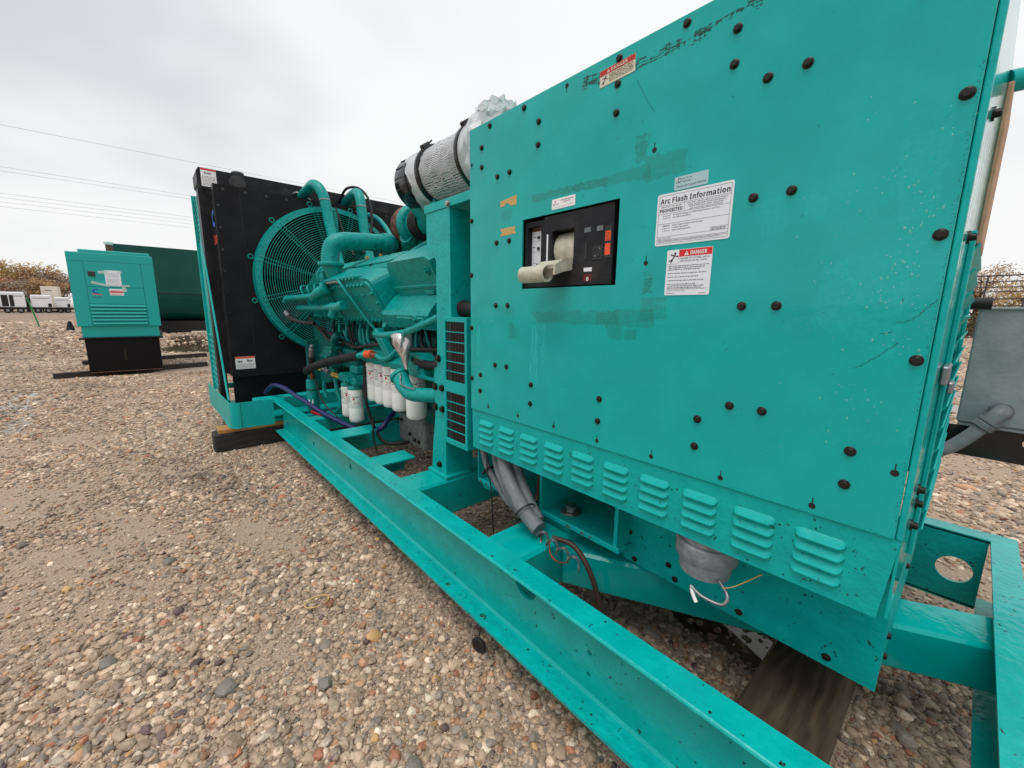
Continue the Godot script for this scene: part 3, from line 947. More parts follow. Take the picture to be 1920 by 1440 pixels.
func build_cabinet(g: Node3D) -> void:
	var s := group_in(g, "control_cabinet")
	var x0 := -1.465
	var x1 := -0.052
	# shell behind the sheets
	var b := MB.new()
	b.span(Vector3(x0 + 0.006, 0.706, -1.19), Vector3(x0 + 0.012, 2.020, -0.008))
	b.span(Vector3(x0 + 0.006, 2.014, -1.19), Vector3(x1 - 0.004, 2.022, -0.004), 0.002)
	b.span(Vector3(x0 + 0.012, 0.70, -1.19), Vector3(x1 - 0.004, 2.012, -1.184))
	put(s, "shell", b, M.teal)
	# front sheet with the breaker's cut-out
	var m := mat(Color.WHITE, 0.19, 0.0, 0.43)
	m.albedo_texture = panel_tex()
	m.roughness_texture = ramp_tex(noise_of(FastNoiseLite.TYPE_SIMPLEX_SMOOTH, 0.008, 4, 107), 512, [[0.0, Color(0.6, 0.6, 0.6)], [0.50, Color(0.68, 0.68, 0.68)], [0.56, Color(0.95, 0.95, 0.95)], [1.0, Color(1, 1, 1)]])
	m.normal_enabled = true
	m.normal_texture = relief(noise_of(FastNoiseLite.TYPE_SIMPLEX_SMOOTH, 0.012, 5, 108), 512, 5.0)
	m.normal_scale = 0.1
	b = MB.new()
	var y0 := 0.884
	var y1 := 2.027
	var cut := [-1.143, -0.733, 1.398, 1.640]
	var sheet := func(ax: float, ay: float, bx: float, by: float) -> void:
		var uv := func(x: float, y: float) -> Vector2: return Vector2((x - x0) / (x1 - x0), (y1 - y) / (y1 - y0))
		b.quad(Vector3(ax, ay, 0), Vector3(bx, ay, 0), Vector3(bx, by, 0), Vector3(ax, by, 0), Vector3(0, 0, 1), uv.call(ax, ay), uv.call(bx, ay), uv.call(bx, by), uv.call(ax, by))
	var e := 0.0015
	sheet.call(x0 + e, y0 + e, cut[0], y1 - e)
	sheet.call(cut[1], y0 + e, x1 - e, y1 - e)
	sheet.call(cut[0], y0 + e, cut[1], cut[2])
	sheet.call(cut[0], cut[3], cut[1], y1 - e)
	# rolled edges
	for q in [[Vector3(x0 + e, y0 + e, 0), Vector3(x1 - e, y0 + e, 0), Vector3(0, -1, 0)], [Vector3(x0 + e, y1 - e, 0), Vector3(x1 - e, y1 - e, 0), Vector3(0, 1, 0)], [Vector3(x0 + e, y0 + e, 0), Vector3(x0 + e, y1 - e, 0), Vector3(-1, 0, 0)], [Vector3(x1 - e, y0 + e, 0), Vector3(x1 - e, y1 - e, 0), Vector3(1, 0, 0)]]:
		var d: Vector3 = q[2] * e - Vector3(0, 0, e)
		b.quad(q[0], q[1], q[1] + d, q[0] + d, (q[2] + Vector3(0, 0, 1)).normalized(), Vector2(0.1, 0.1), Vector2(0.1, 0.1), Vector2(0.1, 0.1), Vector2(0.1, 0.1))
		b.quad(q[0] + d, q[1] + d, q[1] + d - Vector3(0, 0, 0.0045), q[0] + d - Vector3(0, 0, 0.0045), q[2], Vector2(0.1, 0.1), Vector2(0.1, 0.1), Vector2(0.1, 0.1), Vector2(0.1, 0.1))
	for q in [[cut[0], cut[2], cut[1], cut[2], 0, 1], [cut[0], cut[3], cut[1], cut[3], 0, -1], [cut[0], cut[2], cut[0], cut[3], 1, 0], [cut[1], cut[2], cut[1], cut[3], -1, 0]]:
		b.quad(Vector3(q[0], q[1], 0), Vector3(q[2], q[3], 0), Vector3(q[2], q[3], -0.006), Vector3(q[0], q[1], -0.006), Vector3(q[4], q[5], 0), Vector2(0.1, 0.1), Vector2(0.1, 0.1), Vector2(0.1, 0.1), Vector2(0.1, 0.1))
	var o := put(s, "front_panel", b, m)
	o.set_meta("label", "flat teal front panel with old tape marks and scratches")
	# louvered skirt below it, a little behind
	b = MB.new()
	var sk := PackedVector2Array([Vector2(x0 + 0.008, 0.704), Vector2(x1 - 0.006, 0.704), Vector2(x1 + 0.010, 0.8835), Vector2(x0 + 0.002, 0.8835)])
	b.prism(sk, Transform3D(Basis(), Vector3(0, 0, -0.0105)), 0.005)
	b.span(Vector3(x0 + 0.010, 0.704, -0.05), Vector3(x1 - 0.016, 0.708, -0.0106))
	put(s, "skirt_panel", b, M.worn)
	var lm := louver_mesh()
	for i in 10:
		for j in 4:
			copy_of(s, "louver", lm, Vector3(-1.407 + 0.1325 * i, 0.8455 - 0.0288 * j, -0.0055))
	var bm := hex_bolt()
	var bolts := [-0.569, 2.006, -0.448, 1.942, -0.448, 1.871, -0.375, 1.817, -0.76, 2.006, -0.761, 1.943, -0.761, 1.87, -1.143, 2.006, -1.07, 1.941, -1.071, 1.87, -1.333, 2.006, -1.383, 1.942, -1.383, 1.871, -1.286, 1.816, -1.216, 1.817, -0.378, 1.576, -0.304, 1.577, -1.289, 1.577, -1.215, 1.577, -1.452, 1.681, -1.455, 1.463, -1.456, 1.243, -1.456, 1.023, -1.292, 1.338, -1.22, 1.338, -1.295, 1.098, -1.224, 1.099, -1.393, 1.045, -0.378, 1.336, -1.396, 0.975, -1.082, 1.046, -1.084, 0.973, -0.77, 1.045, -0.772, 0.972, -0.381, 1.095, -0.309, 1.095, -0.456, 1.045, -0.457, 0.971, -0.303, 1.817, -0.067, 1.681, -0.0675, 1.459, -0.306, 1.337, -0.068, 1.238, -0.14, 1.043, -0.141, 0.971, -0.14, 1.942, -0.14, 1.87, -0.067, 1.90, -0.19, 2.006, -0.38, 2.006]
	for k in range(0, bolts.size(), 2):
		copy_of(s, "bolt", bm, Vector3(bolts[k], bolts[k + 1], 0.0002), Basis(Vector3.BACK, rng.randf() * TAU))
	# key-hole slots: dark raised discs and strips stand in for the shade inside
	var kb := MB.new()
	kb.lathe([Vector2(0.0, 0.0), Vector2(0.0055, 0.0), Vector2(0.0062, 0.0006), Vector2(0.0068, 0.0)], Vector3.ZERO, Vector3.BACK, 16)
	kb.span(Vector3(-0.001, 0.006, 0.0), Vector3(0.001, 0.019, 0.0005))
	var km := kb.into(ArrayMesh.new(), M.hole)
	for q in [[-1.45, 1.895, PI], [-0.95, 2.006, PI], [-0.634, 1.741, 0], [-0.637, 1.453, 0], [-1.34, 0.914, 0], [-1.152, 0.912, 0], [-0.962, 0.912, 0], [-0.771, 0.906, 0], [-0.578, 0.907, 0], [-0.384, 0.905, 0], [-0.069, 1.018, 0], [-0.189, 0.904, 0]]:
		copy_of(s, "keyhole", km, Vector3(q[0], q[1], 0.0003), Basis(Vector3.BACK, q[2]))
	# corner post beside the seam
	b = MB.new()
	b.span(Vector3(x1 + 0.0012, 0.8845, -0.03), Vector3(x1 + 0.0115, 2.024, -0.002), 0.002)
	put(s, "corner_post", b, M.teal)
	x1 += 0.012
	# right end: glossy sheet, frame, latches, cardboard over the opening, louvers low down
	b = MB.new()
	b.span(Vector3(x1 - 0.006, 0.71, -1.19), Vector3(x1 - 0.001, 2.018, -0.008), 0.001)
	o = put(s, "end_panel", b, M.gloss)
	o.set_meta("label", "glossy end panel that mirrors the sky")
	b = MB.new()
	b.span(Vector3(x1 - 0.001, 1.52, -1.12), Vector3(x1 + 0.012, 1.93, -0.72), 0.003)
	put(s, "cardboard_sheet", b, M.cardboard)
	for k in 14:
		var lo := MB.new()
		lo.box(Vector3(x1 + 0.006, 1.46 - 0.052 * k, -0.70), Vector3(0.004, 0.038, 0.74), 0.001, Basis(Vector3.BACK, -0.55))
		put(s, "end_louver", lo, M.teal)
	for q in [[-1.15, -1.10], [-0.32, -0.29]]:
		b = MB.new()
		b.span(Vector3(x1 - 0.001, 0.74, q[0]), Vector3(x1 + 0.009, 1.50, q[1]), 0.002)
		put(s, "louver_stile", b, M.teal)
	for q in [[1.92, -0.20], [1.70, -0.20], [1.475, -0.20], [0.93, -0.22], [0.89, -0.24], [0.85, -0.20], [0.74, -0.5], [0.70, -0.6], [1.86, -1.0], [1.80, -1.0], [1.66, -1.05], [1.54, -1.05], [1.40, -1.12]]:
		var bo := MB.new()
		bo.cyl(Vector3(x1 - 0.001, q[0], q[1]), Vector3(x1 + 0.012, q[0], q[1]), 0.008, 6, 0.001)
		bo.cyl(Vector3(x1 - 0.001, q[0], q[1]), Vector3(x1 + 0.003, q[0], q[1]), 0.013, 12)
		put(s, "end_bolt", bo, M.bolt)
	b = MB.new()
	b.span(Vector3(x1, 1.175, -0.30), Vector3(x1 + 0.012, 1.215, -0.18), 0.003)
	b.span(Vector3(x1 + 0.012, 1.155, -0.26), Vector3(x1 + 0.022, 1.18, -0.21), 0.003)
	put_many(s, "latch", [[b, M.galv]])
	b = MB.new()
	b.tube(smooth([Vector3(x1 - 0.004, 1.94, -0.75), Vector3(x1 + 0.05, 1.95, -0.78), Vector3(x1 + 0.09, 1.99, -0.80), Vector3(x1 + 0.16, 2.03, -0.80)], 5), 0.028, 12)
	put(s, "lifting_pipe", b, M.gloss)
	x1 -= 0.012
	# water standing on the sheet
	var mm := MultiMesh.new()
	mm.transform_format = MultiMesh.TRANSFORM_3D
	var dm := MB.new()
	dm.lathe([Vector2(1, 0), Vector2(0.95, 0.22), Vector2(0.75, 0.42), Vector2(0.4, 0.54), Vector2(0.0, 0.58)], Vector3.ZERO, Vector3.BACK, 8)
	mm.mesh = dm.into(ArrayMesh.new(), M.droplet)
	var spots := []
	var gr := RandomNumberGenerator.new()
	gr.seed = 77
	var wet := noise_of(FastNoiseLite.TYPE_SIMPLEX_SMOOTH, 9.0, 3, 78)
	var tries := 0
	while spots.size() < 950 and tries < 40000:
		tries += 1
		var p := Vector2(gr.randf_range(x0 + 0.01, x1 - 0.01), gr.randf_range(0.9, 2.02))
		var near := clampf(1.0 - absf(p.x - x1) / 0.24, 0, 1) * clampf(1.0 - absf(p.y - 1.38) / 0.4, 0, 1) * 1.1 + clampf(1.0 - absf(p.x - x0) / 0.2, 0, 1) * 0.35
		if gr.randf() > near * (0.5 + wet.get_noise_2d(p.x, p.y) * 1.6): continue
		if p.x > -1.16 and p.x < -0.72 and p.y > 1.38 and p.y < 1.66: continue
		spots.append(Vector3(p.x, p.y, 0.0004 + pow(gr.randf(), 4.0) * 0.0020))
	mm.instance_count = spots.size()
	for k in spots.size():
		var r: float = spots[k].z
		mm.set_instance_transform(k, Transform3D(Basis().scaled(Vector3(r, r * gr.randf_range(1.0, 1.7), r * 0.8)), Vector3(spots[k].x, spots[k].y, 0.0002) - org))
	var mi := MultiMeshInstance3D.new()
	mi.name = "water_droplets"
	mi.multimesh = mm
	mi.set_meta("kind", "stuff")
	s.add_child(mi)
	# torn bits of tan tape
	for q in [[[Vector2(-1.268, 1.724), Vector2(-1.175, 1.732), Vector2(-1.176, 1.700), Vector2(-1.205, 1.699), Vector2(-1.228, 1.714), Vector2(-1.245, 1.704), Vector2(-1.266, 1.703)], 0], [[Vector2(-1.269, 1.625), Vector2(-1.177, 1.624), Vector2(-1.186, 1.612), Vector2(-1.176, 1.599), Vector2(-1.269, 1.598), Vector2(-1.256, 1.610)], 1]]:
		b = MB.new()
		b.prism(PackedVector2Array(q[0]), Transform3D(Basis(), Vector3(0, 0, 0.0003)), 0.0008)
		put(s, "tape_scrap", b, M.tan_tape)
	cabinet_labels(s)

func cabinet_labels(s: Node3D) -> void:
	# large white information label
	var w := 0.192
	var h := 0.130
	var p := MB.new()
	var k := MB.new()
	card(p, w, h, 0.006)
	var z := 0.0012
	for q in [[0.005, 0.005, 0.187, 0.0056], [0.005, 0.1244, 0.187, 0.125], [0.005, 0.005, 0.0056, 0.125], [0.1864, 0.005, 0.187, 0.125], [0.0056, 0.1012, 0.1864, 0.1018], [0.0056, 0.0795, 0.1864, 0.0801], [0.0056, 0.0545, 0.1864, 0.0551], [0.0056, 0.0225, 0.1864, 0.0231], [0.0056, 0.0145, 0.1864, 0.0151], [0.0745, 0.0801, 0.0751, 0.1012], [0.1455, 0.0231, 0.1461, 0.0315], [0.1461, 0.0309, 0.1864, 0.0315]]:
		rect_in(k, q[0], q[1], q[2], q[3], z)
	text_in(k, "Arc Flash Information", 0.009, 0.1062, 0.0130, z, 0.175, true)
	text_in(k, "PPE LEVEL: Site Specific", 0.013, 0.0955, 0.0034, z, 0.055)
	text_in(k, "PROHIBITED", 0.0085, 0.0835, 0.0088, z, 0.062, true)
	text_in(k, "Use this information in accordance", 0.082, 0.0962, 0.0032, z, 0.098)
	text_in(k, "with applicable OSHA standards,", 0.085, 0.0915, 0.0032, z, 0.092)
	text_in(k, "NFPA 70E and other required", 0.088, 0.0868, 0.0032, z, 0.082)
	text_in(k, "safe electrical work practices.", 0.088, 0.0821, 0.0032, z, 0.082)
	var lines := [["61 cal/cm²", "Incident Energy at a Working Distance of 18 in", 0.0735, 0.118], ["12 ft 2 in", "Arc Flash Boundary", 0.0675, 0.048], ["480V", "Shock hazard when cover is open", 0.0480, 0.080], ["3 ft 6 in", "Limited Approach", 0.0420, 0.043], ["1 ft 0 in", "Restricted Approach", 0.0360, 0.050]]
	for l in lines:
		text_in(k, l[0], 0.018, l[2], 0.0034, z, 0.021)
		text_in(k, l[1], 0.046, l[2], 0.0034, z, l[3])
	text_in(k, "Equip Name: GEN 1", 0.008, 0.017, 0.0032, z, 0.038)
	small_print(k, 0.148, 0.183, 0.0275, 0.0022, z, 3)
	small_print(k, 0.148, 0.180, 0.0243, 0.0020, z, 4)
	small_print(k, 0.008, 0.184, 0.0112, 0.0016, z, 5)
	small_print(k, 0.010, 0.17, 0.0085, 0.0016, z, 6)
	place_label(s, "information_label", [[p, M.paper], [k, M.ink]], Transform3D(Basis(), Vector3(-0.613, 1.494, 0.0006)), "large white label headed Arc Flash Information")
	# DANGER label with red header
	p = MB.new(); k = MB.new()
	var r := MB.new()
	var wh := MB.new()
	w = 0.118; h = 0.1155
	card(p, w, h, 0.003)
	rect_in(r, 0.033, 0.0975, w - 0.001, h - 0.001, z)
	warn_triangle(wh, r, 0.047, 0.100, 0.012, z + 0.0004)
	text_in(wh, "DANGER", 0.063, 0.1008, 0.0095, z + 0.0004, 0.042, true)
	rect_in(k, 0.0328, 0.080, 0.0332, h - 0.001, z)
	rect_in(k, 0.001, 0.0796, 0.033, 0.08, z)
	falling_man(k, 0.002, 0.082, 0.031, z)
	text_in(k, "HAZARD OF ELECTRIC SHOCK,", 0.037, 0.0905, 0.0040, z, 0.076)
	text_in(k, "EXPLOSION OR ARC FLASH", 0.037, 0.0842, 0.0040, z, 0.068)
	for i in 13:
		if i in [3, 5, 7, 9]: continue
		small_print(k, 0.006 if i % 2 == 0 else 0.0075, 0.112 - (i * 37 % 7) * 0.005, 0.0735 - 0.0046 * i, 0.0024, z, 20 + i)
	for l in [["Failure to follow these instructions will result in", 0.0150, 0.105], ["death or serious injury.", 0.0105, 0.052]]:
		text_in(k, l[0], 0.006, l[1], 0.0027, z, l[2])
	small_print(k, 0.006, 0.028, 0.004, 0.0018, z, 40)
	small_print(k, 0.092, 0.108, 0.004, 0.0018, z, 41)
	place_label(s, "danger_label", [[p, M.paper], [r, M.red], [wh, M.white], [k, M.ink]], Transform3D(Basis(), Vector3(-0.5745, 1.3645, 0.0006)), "white label with red DANGER header below the information label")
	# pale blue supplier tag
	p = MB.new(); k = MB.new()
	card(p, 0.086, 0.032, 0.003)
	for q in [[0.004, 0.018, 0.012, 0.0185], [0.012, 0.018, 0.010, 0.027], [0.010, 0.027, 0.018, 0.0275], [0.013, 0.016, 0.020, 0.0245]]:
		var d := (Vector2(q[2], q[3]) - Vector2(q[0], q[1])).normalized().orthogonal() * 0.0006
		k.quad(Vector3(q[0] + d.x, q[1] + d.y, z), Vector3(q[2] + d.x, q[3] + d.y, z), Vector3(q[2] - d.x, q[3] - d.y, z), Vector3(q[0] - d.x, q[1] - d.y, z), Vector3(0, 0, 1))
	text_in(k, "P I O N", 0.022, 0.0235, 0.0034, z, 0.022)
	small_print(k, 0.022, 0.045, 0.0175, 0.0026, z, 44)
	text_in(k, "Cleaned & Re-Torqued 4/30/2024", 0.005, 0.0065, 0.0042, z, 0.076)
	place_label(s, "supplier_tag", [[p, M.pale_tag], [k, M.ink]], Transform3D(Basis(Vector3.BACK, 0.012), Vector3(-0.5695, 1.6268, 0.0004)), "small pale blue tag above the information label")
	# old DANGER label, brown with age
	p = MB.new(); k = MB.new(); r = MB.new(); wh = MB.new()
	var br := MB.new()
	card(p, 0.115, 0.043, 0.001)
	rect_in(r, 0.0005, 0.0285, 0.1145, 0.0425, z)
	warn_triangle(wh, r, 0.024, 0.0305, 0.010, z + 0.0004)
	text_in(wh, "DANGER", 0.038, 0.0312, 0.0085, z + 0.0004, 0.054, true)
	falling_man(k, 0.004, 0.004, 0.024, z)
	for i in 5: small_print(br, 0.032, 0.111, 0.0235 - 0.0044 * i, 0.0030, z, 60 + i)
	var gr := RandomNumberGenerator.new()
	gr.seed = 8
	for i in 130:
		var x := gr.randf_range(0.001, 0.112)
		var y := gr.randf_range(0.010, 0.028)
		rect_in(br, x, y, x + gr.randf_range(0.0004, 0.003), y + gr.randf_range(0.0003, 0.0008), z)
	place_label(s, "danger_label", [[p, mat(Color(0.84, 0.82, 0.74), 0.6)], [r, mat(Color(0.72, 0.15, 0.15), 0.5)], [wh, mat(Color(0.85, 0.8, 0.72), 0.5)], [k, M.ink], [br, mat(Color(0.45, 0.38, 0.24), 0.6)]], Transform3D(Basis(Vector3.BACK, 0.03), Vector3(-0.822, 1.9525, 0.0006)), "stained old DANGER label near the panel's upper edge")
	# service sticker
	p = MB.new(); k = MB.new(); r = MB.new()
	card(p, 0.100, 0.032, 0.003)
	rect_in(r, 0.014, 0.020, 0.017, 0.026, z)
	small_print(k, 0.006, 0.030, 0.013, 0.0045, z, 71)
	small_print(k, 0.040, 0.092, 0.023, 0.0035, z, 72)
	small_print(k, 0.052, 0.080, 0.0175, 0.0032, z, 73)
	rect_in(k, 0.006, 0.005, 0.038, 0.0054, z)
	rect_in(k, 0.046, 0.005, 0.076, 0.0054, z)
	small_print(k, 0.080, 0.088, 0.006, 0.003, z, 74)
	place_label(s, "service_sticker", [[p, M.white], [k, M.grey_ink], [r, M.red]], Transform3D(Basis(), Vector3(-0.999, 1.650, 0.0006)), "small white service sticker above the circuit breaker")


# ---------- the circuit breaker ----------

func build_breaker(g: Node3D) -> void:
	var s := group_in(g, "circuit_breaker")
	var b := MB.new()
	# dark box behind the cut-out
	b.span(Vector3(-1.15, 1.39, -0.10), Vector3(-0.725, 1.65, -0.094))
	for q in [[-1.148, 1.392, -1.144, 1.646], [-0.732, 1.392, -0.728, 1.646]]: b.span(Vector3(q[0], q[1], -0.094), Vector3(q[2], q[3], -0.0062))
	for q in [[1.392, 1.397], [1.641, 1.646]]: b.span(Vector3(-1.144, q[0], -0.094), Vector3(-0.732, q[1], -0.0062))
	put(s, "recess_box", b, M.black_gloss)
	# main cover: a moulded plate with a window for the drum
	b = MB.new()
	var f := [-1.036, -0.752, 1.403, 1.634]
	var wn := [-0.999, -0.903, 1.470, 1.584]
	for q in [[f[0], f[2], wn[0], f[3]], [wn[1], f[2], f[1], f[3]], [wn[0], f[2], wn[1], wn[2]], [wn[0], wn[3], wn[1], f[3]]]:
		b.span(Vector3(q[0], q[1], -0.06), Vector3(q[2], q[3], -0.004), 0.0)
	b.span(Vector3(f[0] - 0.006, f[2], -0.062), Vector3(f[0], f[3] - 0.01, -0.014), 0.001)
	var o := put(s, "cover", b, M.black)
	# left bay frame and the pale trip unit in it
	b = MB.new()
	for q in [[-1.140, 1.402, -1.128, 1.630], [-1.060, 1.402, -1.043, 1.630]]: b.span(Vector3(q[0], q[1], -0.05), Vector3(q[2], q[3], -0.012), 0.001)
	for q in [[1.402, 1.424], [1.612, 1.630]]: b.span(Vector3(-1.128, q[0], -0.05), Vector3(-1.060, q[1], -0.013), 0.001)
	put(s, "bay_frame", b, M.black)
	var p := MB.new()
	var k := MB.new()
	var r := MB.new()
	p.span(Vector3(-1.128, 1.425, -0.05), Vector3(-1.060, 1.611, -0.036))
	rect_in(r, -1.127, 1.600, -1.061, 1.610, -0.0355)
	for y in [1.594, 1.566, 1.53, 1.49]: rect_in(k, -1.124, y, -1.064, y + 0.0007, -0.0355)
	for y in [1.58, 1.545]: small_print(k, -1.123, -1.108, y, 0.004, -0.0355, int(y * 100))
	put_many(s, "trip_unit", [[p, M.paper], [k, M.grey_ink], [r, M.rust]])
	for q in [[-1.093, 1.578], [-1.093, 1.540], [-1.068, 1.585], [-1.095, 1.482]]:
		b = MB.new()
		b.cyl(Vector3(q[0], q[1], -0.036), Vector3(q[0], q[1], -0.030), 0.006, 14, 0.001)
		put(s, "setting_knob", b, M.black_gloss)
	# drum behind the window
	b = MB.new()
	b.cyl(Vector3(-0.998, 1.525, -0.075), Vector3(-0.904, 1.525, -0.075), 0.062, 32)
	put(s, "drum", b, M.beige)
	# operating handle: an arm from the window that ends in an open tube
	b = MB.new()
	var arm := PackedVector2Array([Vector2(0.0, 0.0), Vector2(0.0, 0.038), Vector2(0.098, 0.020), Vector2(0.098, -0.012)])
	b.prism(PackedVector2Array([Vector2(-0.02, 0.004), Vector2(-0.02, 0.040), Vector2(0.045, 0.030), Vector2(0.080, 0.012), Vector2(0.080, -0.020), Vector2(0.04, -0.008)]), Transform3D(Basis(Vector3(0, 0, 1), Vector3(0, 1, 0), Vector3(-1, 0, 0)), Vector3(-0.906, 1.452, -0.004)), 0.010)
	b.prism(PackedVector2Array([Vector2(-0.02, 0.028), Vector2(-0.02, 0.040), Vector2(0.050, 0.028), Vector2(0.080, 0.012), Vector2(0.076, 0.0), Vector2(0.045, 0.018)]), Transform3D(Basis(Vector3(0, 0, 1), Vector3(0, 1, 0), Vector3(-1, 0, 0)), Vector3(-0.9165, 1.452, -0.004)), 0.080)
	b.lathe([Vector2(0.0, 0.012), Vector2(0.021, 0.012), Vector2(0.021, 0.116), Vector2(0.0225, 0.118), Vector2(0.0255, 0.118), Vector2(0.027, 0.116), Vector2(0.027, 0.003), Vector2(0.024, 0.0), Vector2(0.0, 0.0)], Vector3(-1.060, 1.438, 0.072), Vector3(1, 0.0, 0.0), 28)
	put(s, "handle", b, M.beige)
	# small fittings on the cover
	var fit := func(called: String, list: Array, m: Material, z: float, th: float) -> void:
		var mb := MB.new()
		for q in list: mb.span(Vector3(q[0], q[3], z), Vector3(q[2], q[1], z + th), 0.0008)
		put(s, called, mb, m)
	fit.call("flag_window", [[-0.861, 1.576, -0.836, 1.562]], M.conduit, -0.0045, 0.001)
	fit.call("flag_window", [[-0.813, 1.575, -0.790, 1.561]], M.conduit, -0.0045, 0.001)
	fit.call("slot_cover", [[-0.857, 1.533, -0.848, 1.478]], M.black_gloss, -0.0045, 0.0022)
	fit.call("push_plate", [[-0.826, 1.519, -0.787, 1.476]], M.black_gloss, -0.0045, 0.0025)
	b = MB.new()
	b.lathe([Vector2(0.011, 0), Vector2(0.013, 0.0015), Vector2(0.015, 0)], Vector3(-0.8065, 1.4975, -0.002), Vector3.BACK, 24)
	put(s, "push_button", b, M.black_gloss)
	fit.call("card_holder", [[-0.783, 1.572, -0.757, 1.478]], M.black_gloss, -0.0045, 0.002)
	fit.call("red_card", [[-0.7795, 1.556, -0.7605, 1.528], [-0.7795, 1.520, -0.7605, 1.487]], M.orange, -0.003, 0.0012)
	b = MB.new()
	for y in [1.550, 1.545, 1.540, 1.535, 1.530]: rect_in(b, -0.777, y, -0.763, y + 0.0012, -0.0015)
	put(s, "card_print", b, M.ink)
	fit.call("strip_label", [[-1.024, 1.576, -1.017, 1.488]], M.paper, -0.0045, 0.001)
	fit.call("position_label", [[-0.858, 1.455, -0.826, 1.443]], M.paper, -0.0045, 0.001)
	p = MB.new()
	k = MB.new()
	p.span(Vector3(-0.857, 1.413, -0.0045), Vector3(-0.826, 1.435, -0.0032), 0.0004)
	text_in(k, "0", -0.8455, 1.4175, 0.012, -0.0027, 0.009, true)
	put_many(s, "position_flag", [[p, mat(Color(0.42, 0.1, 0.08), 0.45)], [k, M.white]])

# ---------- what stands between the cabinet and the skid ----------

func build_base(g: Node3D) -> void:
	var s := group_in(g, "alternator_base")
	var b := MB.new()
	# shelf with a turned-down lip, the paint knocked off its corners
	b.span(Vector3(-1.545, 0.478, -0.112), Vector3(-0.728, 0.498, -0.100), 0.002)
	b.span(Vector3(-1.545, 0.478, -0.46), Vector3(-0.728, 0.488, -0.112), 0.0)
	put(s, "shelf", b, M.teal)
	for q in [[-1.552, -1.546, 0.486, 0.70, -0.30, -0.101], [-1.125, -1.113, 0.489, 0.70, -0.44, -0.104], [-0.756, -0.740, 0.489, 0.70, -0.44, -0.104]]:
		b = MB.new()
		b.span(Vector3(q[0], q[2], q[4]), Vector3(q[1], q[3], q[5]), 0.0015)
		put(s, "web_plate", b, M.teal)
	b = MB.new()
	b.span(Vector3(-1.546, 0.489, -0.46), Vector3(-0.740, 0.70, -0.448))
	put(s, "back_plate", b, M.teal)
	# pads on the cross members
	for q in [[-1.18, -0.98], [-1.55, -1.47]]:
		b = MB.new()
		b.span(Vector3(q[0], 0.438, -0.44), Vector3(q[1], 0.478, -0.13), 0.003)
		put(s, "mounting_pad", b, M.teal)
	# big hold-down bolt and its washer
	b = MB.new()
	b.cyl(Vector3(-1.03, 0.488, -0.20), Vector3(-1.03, 0.493, -0.20), 0.045, 24, 0.001)
	b.cyl(Vector3(-1.03, 0.493, -0.20), Vector3(-1.03, 0.520, -0.20), 0.028, 6, 0.003)
	put(s, "hold_down_bolt", b, M.steel)
	# bare spots on the lip
	b = MB.new()
	for q in [[-1.540, 0.480, 0.03], [-1.49, 0.480, 0.02], [-0.975, 0.481, 0.035], [-0.90, 0.484, 0.02], [-0.86, 0.486, 0.018], [-1.44, 0.479, 0.016]]:
		b.prism(PackedVector2Array([Vector2(q[0], q[1]), Vector2(q[0] + q[2], q[1] + 0.001), Vector2(q[0] + q[2] * 0.4, minf(q[1] + 0.016, 0.497))]), Transform3D(Basis(), Vector3(0, 0, -0.1005)), 0.0012)
	put(s, "bare_spots", b, M.steel)
	# closing panel under the cabinet's right half
	b = MB.new()
	var th := 0.005
	b.prism(PackedVector2Array([Vector2(-0.760, 0.415), Vector2(-0.0445, 0.405), Vector2(-0.046, 0.705), Vector2(-0.760, 0.705)]), Transform3D(Basis(), Vector3(0, 0, -0.195)), th)
	b.span(Vector3(-0.0505, 0.415, -1.15), Vector3(-0.0455, 0.705, -0.196), 0.0008)
	b.span(Vector3(-0.770, 0.415, -0.40), Vector3(-0.765, 0.705, -0.196), 0.0008)
	put(s, "closing_panel", b, M.worn)
	var bm := hex_bolt()
	for q in [[-0.742, 0.528], [-0.716, 0.431], [-0.588, 0.472], [-0.562, 0.432], [-0.36, 0.432], [-0.145, 0.432]]:
		copy_of(s, "bolt", bm, Vector3(q[0], q[1], -0.1895))
	for q in [[0.50, -0.30], [0.44, -0.30], [0.62, -0.60], [0.56, -0.62]]:
		copy_of(s, "bolt", bm, Vector3(-0.0455, q[0], q[1]), Basis(Vector3.UP, PI / 2))
	# plastic conduit hub that hangs below the skirt
	b = MB.new()
	b.lathe([Vector2(0.0, 0.0), Vector2(0.058, 0.0), Vector2(0.068, 0.004), Vector2(0.071, 0.02), Vector2(0.072, 0.045), Vector2(0.081, 0.050), Vector2(0.084, 0.054), Vector2(0.085, 0.098), Vector2(0.082, 0.102), Vector2(0.074, 0.104), Vector2(0.073, 0.150)], Vector3(-0.437, 0.575, -0.098), Vector3(0.02, 1, 0.0), 32)
	put(s, "conduit_hub", b, M.pvc)
	pipe(s, "hub_wire", [Vector3(-0.375, 0.592, -0.05), Vector3(-0.345, 0.575, -0.03), Vector3(-0.352, 0.552, -0.015), Vector3(-0.40, 0.552, -0.008), Vector3(-0.432, 0.566, -0.008), Vector3(-0.428, 0.562, -0.006)], 0.0048, M.galv, 8)
	pipe(s, "hub_wire", [Vector3(-0.432, 0.566, -0.008), Vector3(-0.425, 0.55, -0.004), Vector3(-0.412, 0.532, 0.0)], 0.0055, M.white, 6, 3)
	pipe(s, "hub_wire", [Vector3(-0.36, 0.59, -0.03), Vector3(-0.33, 0.612, -0.03), Vector3(-0.28, 0.66, -0.06)], 0.0014, M.tan_tape, 6)
	# grey liquid-tight conduits from behind the skirt to the cross member
	var c := group_in(g, "cable_conduits")
